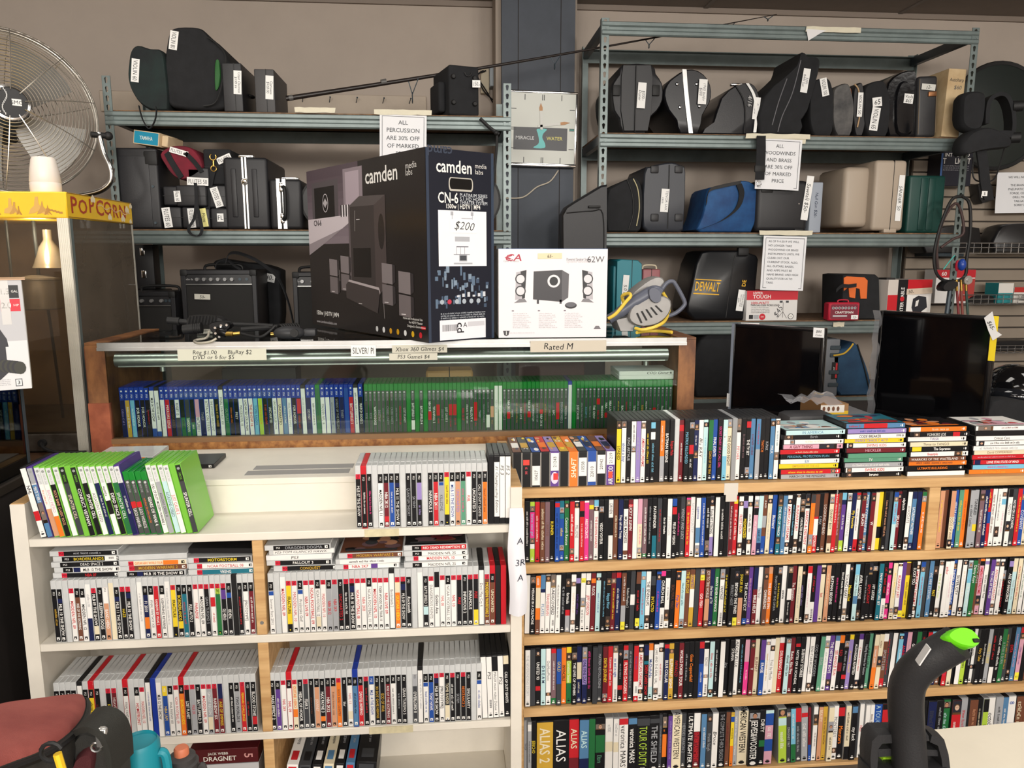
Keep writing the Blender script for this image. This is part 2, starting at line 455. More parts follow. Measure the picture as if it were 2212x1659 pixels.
# cornice line and dark edge at the top of the wall
b = MB(); b.box(RX0, RX1, WALLY - 0.02, WALLY, CEIL - 0.03, CEIL); o = struct('trim_1', b, mat('cornice', (128, 116, 106), 0.7))

# slate painted pier with its clock wall
PY = 4.46
px0, px1 = at(1084, 250, PY).x, at(1240, 250, PY).x
b = MB(); b.box(px0, px1, PY, WALLY, 0, CEIL); 
pier = struct('wall_pier', b, M_PIER)
b = MB(); b.box(px0 - 0.03, px0, PY + 0.05, WALLY, 0, CEIL); b.box(px1 + 0.001, px1 + 0.02, PY + 0.06, WALLY, 0, CEIL)
struct('trim_2', b, mat('pier_side_trim', (150, 138, 126), 0.7))
for gx in (0.22, 0.80):
    b = MB(); X = px0 + (px1 - px0) * gx; b.box(X, X + 0.004, PY - 0.001, PY + 0.002, 0, CEIL); b.build('panel_joint', M_DARKW, pier)

# peg rail with nails on the back wall
a0, a1 = at(215, 212, WALLY - 0.02), at(921, 240, WALLY - 0.02)
rail = thing('nail_rail', 'cream painted board with nails fixed along the back wall', 'rail', (a0.x, WALLY - 0.02, at(600, 240, WALLY).z - 0.02))
b = MB(); L = a1.x - a0.x; b.rbox(0, L, 0, 0.02, 0, 0.115, 0.003, 1); b.build('board', mat('cream_board', (178, 164, 148), 0.6, var=0.08, vscale=6), rail)
for i in range(12):
    b = MB(); x = L * (i + 0.35) / 12; z = 0.07
    b.cyl((x, 0, z), (x + 0.012, -0.045, z + 0.02), 0.0022, n=6); b.cyl((x + 0.012, -0.045, z + 0.02), (x + 0.0125, -0.047, z + 0.021), 0.005, n=8)
    b.build('nail', M_STEELD, rail)

# ================================================================ slotted steel racks
def keyhole(cx, cz, k=1.0):
    pts = [(cx + 0.0075 * k * math.cos(R(a)), cz + 0.006 * k + 0.0075 * k * math.sin(R(a))) for a in range(-30, 211, 30)]
    return pts + [(cx - 0.004 * k, cz - 0.012 * k), (cx + 0.004 * k, cz - 0.012 * k)]
def slotted(mb, x0, x1, z0, z1, pitch, y, back=0.003, k=1.0):
    """upright flange in the x/z plane with keyhole slots cut right through it"""
    n = max(1, int((z1 - z0) / pitch)); p = (z1 - z0) / n; cx = (x0 + x1) / 2
    for i in range(n):
        a, b_ = z0 + i * p, z0 + (i + 1) * p; cz = (a + b_) / 2
        hole = keyhole(cx, cz, k); m = len(hole); outer = []
        for hx, hz in hole:
            dx, dz = hx - cx, hz - cz
            s_ = min(((x1 - x0) / 2) / max(abs(dx), 1e-6), (p / 2) / max(abs(dz), 1e-6))
            outer.append((cx + dx * s_, cz + dz * s_))
        for Yv, flip in ((y, False), (y + back, True)):
            vs = [(q[0], Yv, q[1]) for q in outer] + [(q[0], Yv, q[1]) for q in hole]
            fs = [(j, (j + 1) % m, m + (j + 1) % m, m + j) for j in range(m)]
            mb.add(vs, [f[::-1] for f in fs] if flip else fs)
            for cxx, czz in ((x0, a), (x1, a), (x1, b_), (x0, b_)):
                # square the corners off
                j = min(range(m), key=lambda q: (outer[q][0] - cxx) ** 2 + (outer[q][1] - czz) ** 2)
                for jj in ((j + 1) % m, j - 1):
                    mb.add([(outer[j][0], Yv, outer[j][1]), (outer[jj][0], Yv, outer[jj][1]), (cxx, Yv, czz)], [(0, 1, 2)])
        vs = [(q[0], y, q[1]) for q in hole] + [(q[0], y + back, q[1]) for q in hole]
        mb.add(vs, [(j, (j + 1) % m, m + (j + 1) % m, m + j) for j in range(m)])
    mb.box(x0 - 0.0005, x0 + 0.0005, y, y + back, z0, z1); mb.box(x1 - 0.0005, x1 + 0.0005, y, y + back, z0, z1)
BEAM = [(.035, 0), (-.004, 0), (-.009, -.004), (-.009, -.017), (-.002, -.024), (-.002, -.036), (-.011, -.043), (-.011, -.056), (-.005, -.062), (.004, -.062), (.004, -.004), (.035, -.004)]
def rack(label, x0, x1, y0, y1, ztops, levels, group='slotted steel racks', k=1.0, side_top=True):
    """x0..x1 outer faces of the front posts"""
    t = thing('steel_rack', label, 'rack', (x0, y0, 0), group=group)
    w, d = x1 - x0, y1 - y0; fw = 0.036 * k
    for (px, sx) in ((0, 1), (w, -1)):
        for back in (0, 1):
            zt = ztops[0] if px == 0 else ztops[1]
            b = MB(); xx = sorted((px, px + sx * fw))
            yf = d if back else 0
            if back: b.box(xx[0], xx[1], yf - 0.003, yf, 0, zt)
            else: slotted(b, xx[0], xx[1], max(zt - 2.0, 0.02), zt, 0.0385 * k, yf, k=k); b.box(xx[0], xx[1], 0, .003, 0, max(zt - 2.0, 0.02))
            xs = px if sx > 0 else px - 0.003
            b.box(xs, xs + 0.003, (yf - fw) if back else 0.003, yf if back else fw, 0, zt)
            b.build('post', M_STEELP, t)
    for z, deck in levels:
        for yy, sgn in ((0.004, 1), (d - 0.004, -1)):
            b = MB(); b.prism([(p[0] * sgn * k, p[1] * k) for p in BEAM], 0.003, w - 0.003, o=(0, yy, z), u=Y_, v=Z_, w=X_, smooth=False)
            b.build('beam', M_STEELP, t)
        for xx in (0.02, w - 0.02):
            b = MB(); b.box(xx - 0.015, xx + 0.015, 0.02, d - 0.02, z - 0.045 * k, z - 0.004); b.build('side_beam', M_STEELD, t)
        if deck:
            b = MB(); b.box(0.006, w - 0.006, 0.008, d - 0.008, z - 0.004, z + 0.006); b.build('deck', M_PLY, t)
    return t
LY, RYF = 3.75, 4.12                 # front planes of the two racks
LX0, LX1 = at(222, 200, LY).x, at(1104, 200, LY).x
LZ1, LZ2 = at(700, 247, LY).z, at(700, 499, LY).z
LZT = at(1095, 180, LY).z
LZ3, LZ4 = 1.215, 0.7
rack('grey slotted steel rack of instrument cases behind the tall black speaker box', LX0, LX1, LY, LY + 0.5, (LZT, LZT),
     [(LZ1, 1), (LZ2, 1), (LZ3, 1), (LZ4, 1)])
RXX0, RXX1 = at(1297, 200, RYF).x, at(2111, 120, RYF).x
RZ0, RZ1, RZ2, RZ3, RZ4 = at(1700, 56, RYF).z, at(1700, 294, RYF).z, at(1700, 505, RYF).z, at(1700, 695, RYF).z, at(1700, 860, RYF).z
RZT = at(1305, 38, RYF).z
rack('tall grey slotted steel rack with open top frame right of the clock', RXX0, RXX1, RYF, RYF + 0.58, (RZT, RZT),
     [(RZ0, 0), (RZ1, 1), (RZ2, 1), (RZ3, 1), (RZ4, 1), (0.35, 1)], k=1.1)

# ================================================================ glass display counter
YC = 2.50
CX0, CX1 = at(205, 842, YC).x - 0.02, at(1500, 830, YC).x
CZT, CZB = at(700, 738, YC).z, at(700, 938, YC).z
M_LAM = mat('burl_laminate', (170, 118, 62), 0.45, col2=(118, 72, 34), vscale=42, bump=0.1, bscale=60)
M_LAMW = mat('worn_burl_laminate', (146, 98, 58), 0.5, col2=(92, 56, 34), vscale=16, stretch=(1, 1, .5), bump=0.15, bscale=60)
M_REDLAM = mat('red_oxide_board', (166, 92, 62), 0.55, col2=(134, 68, 44), vscale=14)
def glass_mat(name, tint, dust=0.0, dcol=(120, 108, 94)):
    m = bpy.data.materials.new(name); m.use_nodes = True; nt = m.node_tree; nt.nodes.clear()
    o = nt.nodes.new('ShaderNodeOutputMaterial'); mx = nt.nodes.new('ShaderNodeMixShader')
    tr = nt.nodes.new('ShaderNodeBsdfTransparent'); tr.inputs[0].default_value = (*lin(tint), 1)
    gl = nt.nodes.new('ShaderNodeBsdfGlossy'); gl.inputs['Roughness'].default_value = 0.03
    fr = nt.nodes.new('ShaderNodeFresnel'); fr.inputs[0].default_value = 1.45
    nt.links.new(fr.outputs[0], mx.inputs[0]); nt.links.new(tr.outputs[0], mx.inputs[1]); nt.links.new(gl.outputs[0], mx.inputs[2])
    last = mx.outputs[0]
    if dust:
        df = nt.nodes.new('ShaderNodeBsdfDiffuse'); df.inputs[0].default_value = (*lin(dcol), 1)
        tc = nt.nodes.new('ShaderNodeTexCoord'); n = nt.nodes.new('ShaderNodeTexNoise'); n.inputs['Scale'].default_value = 7; n.inputs['Detail'].default_value = 5
        mr = nt.nodes.new('ShaderNodeMapRange'); mr.inputs['To Min'].default_value = dust * .6; mr.inputs['To Max'].default_value = min(1, dust * 1.35)
        m2 = nt.nodes.new('ShaderNodeMixShader'); nt.links.new(tc.outputs['Object'], n.inputs['Vector']); nt.links.new(n.outputs['Fac'], mr.inputs['Value'])
        nt.links.new(mr.outputs[0], m2.inputs[0]); nt.links.new(last, m2.inputs[1]); nt.links.new(df.outputs[0], m2.inputs[2]); last = m2.outputs[0]
    nt.links.new(last, o.inputs[0]); return m
M_GLASS = glass_mat('clear_glass', (240, 246, 243))
M_DUSTG = glass_mat('dusty_glass', (196, 190, 178), .28)
M_DUSTG2 = glass_mat('thickly_dusty_glass', (196, 190, 178), .62, (112, 102, 90))
M_SMOKEG = glass_mat('smoked_glass', (120, 122, 124))
CD = 0.48
cs = thing('display_counter', 'glass-fronted display counter with burl laminate ends and aluminium rail', 'display counter', (CX0, YC, 0))
W = CX1 - CX0; PT = 0.058
for nm, a, b_ in (('end_panel', 0, PT), ('end_panel', W - PT, W)):
    b = MB(); b.box(a, b_, 0, CD, 0, CZT - 0.004); b.build(nm, M_LAMW, cs)
b = MB(); b.box(-0.004, PT + 0.002, -0.003, 0.02, CZB - 0.06, CZB + 0.115); b.build('red_edge_strip', M_REDLAM, cs)
b = MB(); b.box(PT, W - PT, -0.002, 0.02, 0, CZB - 0.016); b.build('base_front', M_LAM, cs)
b = MB(); b.box(PT, W - PT, 0.02, CD, CZB - 0.03, CZB - 0.012); b.build('display_floor', mat('display_floor', (150, 112, 70), 0.6), cs)
b = MB(); b.box(PT, W - PT, -0.004, 0.022, CZB - 0.018, CZB - 0.002); b.build('sill_track', mat('brown_track', (120, 88, 56), 0.5), cs)
b = MB(); b.box(PT, W - PT, 0.004, 0.009, CZB - 0.004, CZT - 0.02); b.build('front_glass', M_GLASS, cs)
b = MB(); b.box(PT * 0.5, W - PT * 0.5, 0.004, CD, CZT - 0.008, CZT); b.build('top_glass', M_GLASS, cs)
b = MB(); b.box(PT * 0.7, W - PT * 0.6, -0.008, 0.004, CZT - 0.018, CZT + 0.003); b.box(PT * 0.7, W - PT * 0.6, -0.012, -0.006, CZT - 0.022, CZT - 0.012); b.build('top_rail', M_ALU, cs)
for a in (0, W - PT):
    b = MB(); b.box(a, a + PT, 0.0, CD, CZT - 0.003, CZT + 0.003); b.build('end_cap', M_LAMW, cs)
b = MB(); zl = CZT - 0.058                          # light housing along the inside of the glass
b.tube([(PT + 0.02, 0.035, zl), (W - PT - 0.03, 0.035, zl)], 0.022, 14); b.box(PT + 0.03, W - PT - 0.04, 0.02, 0.05, zl - 0.02, zl - 0.014)
b.build('light_housing', M_ALU, cs)
for x in (0.22, W - 0.16):
    b = MB(); b.cyl((x, 0.035, zl - 0.022), (x, 0.035, zl - 0.036), 0.009, n=10); b.build('switch', M_ALU, cs)
b = MB(); b.box(PT, W - PT, CD - 0.02, CD, 0, CZB - 0.01); b.build('back_panel', M_LAM, cs)

# ================================================================ white painted shelving
YW = 1.96
wx0, wx1 = at(38, 1250, YW).x, at(1127, 1250, YW).x
WZ1, WZ2, WZ3 = at(600, 1149, YW).z, at(600, 1371, YW).z, at(811, 1570, YW).z
WZ4 = 0.05
WIN = at(108, 1280, YW).x            # inside of the left side panel at its front
ws = thing('shelf_unit', 'white painted open shelf unit full of game cases', 'shelf unit', (wx0, YW, 0))
WW = wx1 - wx0; WD = YC - 0.02 - YW; zt = at(600, 1032, YW + 0.17).z
sp = 0.05
b = MB(); b.box(0, 0.036, 0, WD, 0, at(38, 1090, YW).z); b.build('side_panel', M_WHITEW, ws)
b = MB(); b.box(0.002, 0.034, 0.002, WD, at(38, 1090, YW).z, at(38, 1090, YW).z + 0.002); b.build('raw_edge', M_WOOD, ws)
zr = at(1115, 1052, YW).z
b = MB(); b.box(WW - 0.03, WW, -0.004, WD, 0, zr); b.build('side_panel', M_WHITEW, ws)
b = MB(); b.box(WW - 0.029, WW - 0.001, -0.002, WD - 0.01, zr, zr + 0.002); b.build('raw_edge', M_WOOD, ws)
for z in (WZ1, WZ2, WZ3, WZ4):
    b = MB(); b.rbox(0.036 if z < WZ1 else 0.036, WW - 0.03, 0.0, WD - 0.02, z - 0.022, z, 0.002, 1); b.build('shelf_board', M_WHITEW, ws)
b = MB(); b.rbox(0.036, WW - 0.03, 0.165, WD, zt - 0.018, zt, 0.002, 1); b.build('top_board', M_WHITEW, ws)
b = MB(); b.box(0.036, WW - 0.03, 0.168, 0.18, WZ1, zt - 0.018); b.build('upper_back', M_WHITEW, ws)
b = MB(); b.box(0.0, WW, WD - 0.02, WD - 0.005, 0, zt - 0.018); b.build('back_panel', M_WHITEW, ws)
b = MB(); b.box(0.036, WW - 0.03, 0.26, 0.266, 0, WZ1 - 0.022); b.build('back_panel', M_WHITEW, ws)
dvx = at(563, 1300, YW).x - wx0
for za, zb in ((WZ2, WZ1 - 0.022), (WZ3, WZ2 - 0.022), (WZ4, WZ3 - 0.022)):
    b = MB(); b.rbox(dvx - 0.015, dvx + 0.013, 0.002, 0.26, za, zb, 0.002, 1); b.build('divider', M_WOOD, ws)
b = MB(); b.cyl((dvx, 0.0005, WZ2 + 0.035), (dvx, 0.004, WZ2 + 0.035), 0.005, n=10); b.build('screw', M_ALU, ws)
b = MB(); gx0, gx1 = at(505, 1000, YW + .25).x - wx0, at(742, 1000, YW + .25).x - wx0
for yy in (0.20, 0.255): b.box(gx0 + yy * .2, gx1 + yy * .1, yy, yy + 0.045, zt, zt + 0.0012)
b.build('grey_tape', mat('grey_tape', (150, 148, 146), 0.6), ws)
for px, py, w_, zz in ((825, 1159, 0.09, WZ1), (845, 1576, 0.12, WZ3)):
    b = MB(); p = at(px, py, YW); b.box(p.x - wx0 - w_ / 2, p.x - wx0 + w_ / 2, -0.0015, 0.001, zz - 0.021, zz - 0.001); b.build('tape_scrap', mat('yellowed_tape', (214, 204, 168), 0.5, var=0.15, vscale=60), ws)

# ================================================================ pine bookcase
YB = 2.12
bx0 = at(1131, 1300, YB).x; bx1 = 2.30
BZ = [at(1600, 1044, YB).z, at(1600, 1204, YB).z, at(1600, 1356, YB).z, at(1600, 1508, YB).z]
BZ = [BZ[0] + 0.0, BZ[1], BZ[2], BZ[3], BZ[3] - (BZ[2] - BZ[3]) - 0.008]
bc = thing('bookcase', 'pine board bookcase packed with film cases', 'bookcase', (bx0, YB, 0))
BW = bx1 - bx0
for i, z in enumerate(BZ):
    b = MB(); b.rbox(0 if i else -0.02, BW, 0, 0.2 if i else 0.34, z - 0.029, z, 0.002, 1); b.build('shelf_board', M_WOOD, bc)
b = MB(); b.box(-0.006, 0.002, 0.002, 0.2, 0, BZ[0] - 0.029); b.build('side_panel', M_WOOD, bc)
b = MB(); b.box(BW - 0.02, BW, 0.002, 0.2, 0, BZ[0] - 0.029); b.build('side_panel', M_WOOD, bc)
b = MB(); b.box(0, BW, 0.2, 0.21, 0, BZ[0] - 0.029); b.build('back_panel', M_DARKW, bc)
q0, q1 = at(2003, 1140, YB).x - bx0, at(2027, 1140, YB).x - bx0
b = MB(); b.rbox(q0, q1, 0.003, 0.2, BZ[1], BZ[0] - 0.029, 0.002, 1); b.build('divider', M_WOOD, bc)
p = at(1580, 1055, YB); b = MB(); b.box(p.x - bx0 - 0.022, p.x - bx0 + 0.02, -0.001, 0.001, BZ[0] - 0.034, BZ[0] + 0.001); b.box(p.x - bx0 - 0.016, p.x - bx0 + 0.018, -0.0012, 0.0012, BZ[0] - 0.055, BZ[0] - 0.03); b.build('clear_tape', mat('clear_tape', (214, 208, 198), 0.25, coat=0.5), bc)

# counter on the left that carries the popcorn machine
PYF = 2.62
LCZ = at(150, 978, PYF).z
lc = thing('side_counter', 'dark wooden side counter under the popcorn machine', 'counter', (0, 0, 0))
b = MB(); b.rbox(-2.6, CX0 - 0.012, 2.30, 3.2, LCZ - 0.03, LCZ, 0.003, 1); b.build('top', mat('brown_counter_top', (96, 66, 42), 0.5, col2=(70, 48, 32), vscale=6, stretch=(1, 10, 10)), lc)
b = MB(); b.box(-2.6, CX0 - 0.02, 2.32, 3.18, 0, LCZ - 0.03); b.build('body', M_DARKW, lc)
# ================================================================ film and game cases
def ordinal(n):
    return f"{n}{'th' if 10 <= n % 100 <= 20 else {1: 'st', 2: 'nd', 3: 'rd'}.get(n % 10, 'th')}"
def greek(mb, o, u, v, x, y, L, h, col):
    """a line too small to read: letter-sized strokes grouped in words"""
    p = x - L / 2; k = h * 0.15
    def bar(x0, x1, y0, y1): mb.rect(o, u, v, p + x0 * h, p + x1 * h, y + (y0 - .5) * h, y + (y1 - .5) * h, col, 0.0004)
    while p < x + L / 2 - h:
        for _ in range(random.randint(2, 8)):
            if p > x + L / 2 - h * 0.5: break
            g = random.choice('IOOECAN'); top = random.choice((.72, .72, 1.0)); w_ = .5
            bar(0, .14, 0, top)
            if g in 'OEC': bar(.14, w_, 0, .13); bar(.14, w_, top - .13, top)
            if g in 'OAN': bar(w_ - .1, w_ + .04, 0, top)
            if g in 'EA': bar(.14, w_ - .1, top * .45, top * .45 + .12)
            if g in 'AN': bar(.14, w_, top - .13, top)
            p += h * (.68 if g != 'I' else .3)
        p += h * 0.5
def face(mb, o, z0, z1, t, seed):
    """small portrait printed on a spine"""
    bg = [(70, 58, 52), (120, 108, 100), (44, 44, 52), (150, 150, 156)][seed % 4]; sk = [(206, 164, 138), (186, 136, 108), (216, 184, 160)][seed % 3]
    hr = [(40, 30, 26), (96, 66, 40), (150, 120, 80)][(seed // 2) % 3]
    mb.rect(o, X_, Z_, -t, t, z0, z1, bg, 0.0003); m = (z0 + z1) / 2; r = min(t * 0.62, (z1 - z0) * 0.36)
    mb.disc(o, X_, Z_, 0, m + r * 0.25, r * 0.95, r * 1.15, hr, 0.00035); mb.disc(o, X_, Z_, 0, m, r * 0.78, r * 1.0, sk, 0.0004)
    mb.rect(o, X_, Z_, -r * 0.5, r * 0.5, m + r * 0.12, m + r * 0.24, hr, 0.00045); mb.rect(o, X_, Z_, -r * .3, r * .3, m - r * 0.55, m - r * 0.45, (150, 70, 70), 0.00045)
    mb.rect(o, X_, Z_, -t * 0.9, t * 0.9, z0, z0 + (z1 - z0) * 0.16, hr, 0.0004)
def parse(e):
    body, _, op = e.partition('|'); bgfg, _, title = body.partition(':')
    bg = bgfg[0] if bgfg else 'K'; fg = bgfg[1] if len(bgfg) > 1 else ('W' if bg in 'KNMBDVGTEJ' else 'K')
    opts = [q for q in op.split(',') if q]
    return bg, fg, title, opts
def spine_mesh(e, t, h, style, seed):
    """the printed insert on the narrow front of a case; local x across, z up, print faces -y"""
    bg, fg, title, opts = parse(e); mb = MB(); o = Vector((0, -0.0005, 0))
    if style == 'xone' and bg == 'K': bg = (72, 76, 74)
    hw = t / 2 - (0.0006 if style == 'dvd' else 0.0012)
    U, V = -Z_, X_
    lo, hi = (0.0025, h - 0.004) if style in ('dvd', 'x360') else (0.003, h * (0.865 if style in ('ps3', 'xone') else 0.985))
    if 'w' in opts: hi = h * 0.93
    H = hi - lo
    zt = lambda p: hi - H * p / 100.0
    mb.box(-hw, hw, -0.0005, 0.0, lo, hi, bg)
    a0 = 0
    if style == 'ps3' and 'w' not in opts and bg != '-':
        rd = 'r' in opts; mb.rect(o, X_, Z_, -hw, hw, zt(9 if rd else 17), hi, (206, 40, 62) if rd else (18, 18, 20), 0.0002)
        mb.text('PS3', o, U, V, -(hi - H * (0.045 if rd else 0.085)), 0, hw * 0.85, (30, 20, 24) if rd else 'W', fit=H * (0.07 if rd else .13))
        mb.rect(o, X_, Z_, -hw * .6, hw * .6, zt(97), zt(91.5), 'K' if bg in tuple('WLASUFHY') else 'W', 0.0003); mb.rect(o, X_, Z_, -hw * .3, hw * .2, zt(96.4), zt(94), bg, 0.0004)
        a0 = 10 if rd else 18
    elif style == 'ps4' and 'w' not in opts:
        mb.rect(o, X_, Z_, -hw, hw, zt(24), hi, (30, 62, 160), 0.0002); mb.text('PS4', o, U, V, -(hi - H * 0.16), 0, hw * 0.9, 'W', fit=H * .13)
        mb.disc(o, X_, Z_, 0, zt(6), hw * .45, hw * .45, 'W', 0.0004); a0 = 26
    elif style == 'xone' and 'w' not in opts:
        mb.disc(o, X_, Z_, 0, zt(4), hw * .55, hw * .55, (190, 192, 192), 0.0004); mb.text('XBOX ONE', o, U, V, -(hi - H * 0.15), 0, hw * 0.75, (170, 172, 172), fit=H * .16); a0 = 26
    elif style == 'x360':
        mb.rect(o, X_, Z_, -hw, hw, zt(24), hi, (216, 218, 218) if 'x' not in opts else (34, 40, 34), 0.0002)
        mb.disc(o, X_, Z_, 0, zt(5), hw * .6, hw * .6, (150, 154, 152), 0.0004); mb.text('XBOX 360' if 'x' not in opts else 'XBOX', o, U, V, -(hi - H * 0.16), 0, hw * 0.8, (170, 172, 170) if 'x' not in opts else (120, 190, 60), fit=H * .15); a0 = 26
    cuts = []
    for q in opts:
        if q[0] in PAL and '-' in q:
            s0, s1 = (float(z) for z in q[1:].split('-')); mb.rect(o, X_, Z_, -hw, hw, zt(s1), zt(s0), q[0], 0.00025); cuts.append((s0, s1))
        elif q[0] == 'f' and '-' in q:
            s0, s1 = (float(z) for z in q[1:].split('-')); face(mb, o, zt(s1), zt(s0), hw, seed); cuts.append((s0, s1))
        elif q[0] == 's' and '-' in q:                       # price sticker
            s0, s1 = (float(z) for z in q[1:].split('-')); mb.rect(o, X_, Z_, -hw * .95, hw * .95, zt(s1), zt(s0), (238, 226, 70), 0.0005)
            mb.text('$2', o, X_, Z_, 0, (zt(s0) + zt(s1)) / 2 - .002, hw * .8, 'K', fit=hw * 1.5, w=0.0006); cuts.append((s0, s1))
        elif q[0] == 'c' and '-' in q:                       # bar code label
            s0, s1 = (float(z) for z in q[1:].split('-')); mb.rect(o, X_, Z_, -hw, hw, zt(s1), zt(s0), 'W', 0.0004); cuts.append((s0, s1))
            for k in range(9): mb.rect(o, X_, Z_, -hw * .3, hw * .6, zt(s0 + (s1 - s0) * (.35 + k * .05)), zt(s0 + (s1 - s0) * (.375 + k * .05)), 'K', 0.0005)
    free = [(a0, 90)]
    for s0, s1 in sorted(cuts):
        nf = []
        for f0, f1 in free:
            if s1 <= f0 or s0 >= f1: nf.append((f0, f1)); continue
            if s0 - f0 > 3: nf.append((f0, s0))
            if f1 - s1 > 3: nf.append((s1, f1))
        free = nf or free
    f0, f1 = max(free, key=lambda q: q[1] - q[0]); L = H * (f1 - f0) / 100
    mid = (f0 + f1) / 2
    for q in opts:
        if q[0] == '@': mid = float(q[1:])
    zc = -(hi - H * mid / 100)
    if title:
        hand = 'h' in opts; cap = hw * (1.05 if len(title) > 16 else 1.25) * (1.15 if 'B' in opts else 1.0)
        if title[0] == '~':
            greek(mb, o, U, V, zc, random.uniform(-.2, .2) * hw, L * random.uniform(.4, .8), cap * random.uniform(.45, .8), fg)
        else:
            wt = 'r' if hand or 't' in opts else random.choice('bbbr')
            mb.text(title, o, U, V, zc, 0, cap, fg, fit=L * 0.96, wt='l' if 't' in opts else wt, sx=random.choice((0.8, 0.92, 1.0)) if not hand else 1.25, slant=0.18 if hand or 'i' in opts else 0, wob=0.09 if hand else 0)
    if style == 'dvd' and 'n' not in opts and title:         # disc mark and studio mark near the foot
        k = 'K' if bg in tuple('WLASUFHYCX') else 'W'
        mb.disc(o, X_, Z_, 0, zt(95.5), hw * .62, hw * .34, k, 0.0004, 10); mb.rect(o, X_, Z_, -hw * .35, hw * .35, zt(92.6), zt(91.9), k, 0.0004)
    return mb
SHELLS = {}
def case_shell(t, d, h, m, style):
    key = (round(t, 4), d, h, m.name, style)
    if key in SHELLS: return SHELLS[key]
    mb = MB(); mb.rbox(-t / 2, t / 2, 0, d, 0, h, 0.0011, 1)
    if style == 'ps3':                                       # moulded ridge along the top and the corner tab
        mb.box(-t * .36, t * .36, d * .25, d * .9, h, h + 0.0008); mb.box(-t * .2, t * .42, -0.0004, 0.0, h * .885, h * .975)
    else: mb.box(-t * .4, t * .4, 0.012, d - 0.004, h, h + 0.0005)
    o = mb.build('case_shell', m); me = o.data; bpy.data.objects.remove(o)
    SHELLS[key] = me
    return me
DIMS = dict(tall=(0.137, 0.190), dvd=(0.137, 0.190), ps3=(0.135, 0.171), ps4=(0.135, 0.171), xone=(0.135, 0.171), x360=(0.137, 0.190))
STYLE_MAT = dict(tall=M_BLACKPL, dvd=M_BLACKPL, ps3=M_CLEARPL, ps4=M_BLUEPL, xone=M_EMERPL, x360=M_GREENPL)
OPT_MAT = dict(rc=M_REDPL, kc=M_BLACKPL, bc=M_BLUEPL, gc=M_EMERPL, pc=M_PURPL, cc=M_CLEARPL, wc=M_WHITEPL, sc=M_GREYPL)
KINDNAME = dict(tall=('tall_game_case', 'game case', 'tall black case'), dvd=('dvd_case', 'film case', 'DVD case'), ps3=('console_game_case', 'game case', 'clear game case'), ps4=('console_game_case', 'game case', 'blue game case'),
                xone=('console_game_case', 'game case', 'green game case'), x360=('console_game_case', 'game case', 'lime green game case'))
def look(e, style):
    if style == 'tall': style = 'tall'
    bg, fg, title, opts = parse(e); sh = KINDNAME[style][2]
    for k, n in (('rc', 'red'), ('kc', 'black'), ('bc', 'blue'), ('gc', 'green'), ('pc', 'purple'), ('cc', 'clear'), ('wc', 'white'), ('sc', 'grey')):
        if k in opts: sh = n + ' ' + ('DVD case' if style == 'dvd' else 'game case')
    if bg == '-': return f"{sh} with no spine print"
    if style == 'dvd':
        s = f"{CNAME[bg]} DVD spine"; s += f" with {CNAME[fg]} lettering" if title else ", plain"
        if not title: s = f"plain {CNAME[bg]} DVD spine"
        return s
    return f"{sh}, {CNAME[bg]} spine" if not title or fg == bg else f"{sh}, {CNAME[bg]} spine, {CNAME[fg]} lettering"
def one_case(e, x, y, z, t, style, lean, label, group, seed, twist=0.0, roll=None):
    d, h = DIMS[style]; bg, fg, title, opts = parse(e)
    m = STYLE_MAT[style]
    for k in OPT_MAT:
        if k in opts: m = OPT_MAT[k]
    st = 'ps3' if style == 'ps3' and m is M_CLEARPL else style
    if 'dv' in opts: d, h = DIMS['dvd']
    o = link(KINDNAME[style][0], case_shell(t, d, h, m, st), loc=(x, y, z + t / 2 * abs(math.sin(R(lean))) + 0.0006))
    o.rotation_euler = (0, R(lean), R(twist)); tag(o, label, KINDNAME[style][1], group)
    if bg != '-':
        sm = spine_mesh(e, t, h, 'dvd' if 'dv' in opts or style == 'tall' else style, seed); so = sm.build('spine_insert', M_GLOSSP, o)
    return o
def row(data, x0, x1, Y, z, style, where, group, lean=0.0, jit=0.006, fwd=0.012, n0=1):
    """upright cases side by side between two x positions; lean may be a function of the fraction along the row"""
    es = [q.strip() for q in data.replace('\n', ' ').split(';') if q.strip()]; p = (x1 - x0) / len(es); out = []
    for i, e in enumerate(es):
        ln = lean(i / len(es)) if callable(lean) else lean
        t = min(p * math.cos(R(abs(ln))) - 0.0003, 0.0162)
        ss = style
        if e.startswith('!'): ss, e = e[1:].split('!', 1)
        lab = look(e, ss) + ', ' + ordinal(i + n0) + ' ' + where
        out.append(one_case(e, x0 + (i + .5) * p, Y + fwd + random.uniform(-jit, jit), z, t, ss, ln, lab, group, i))
    return out
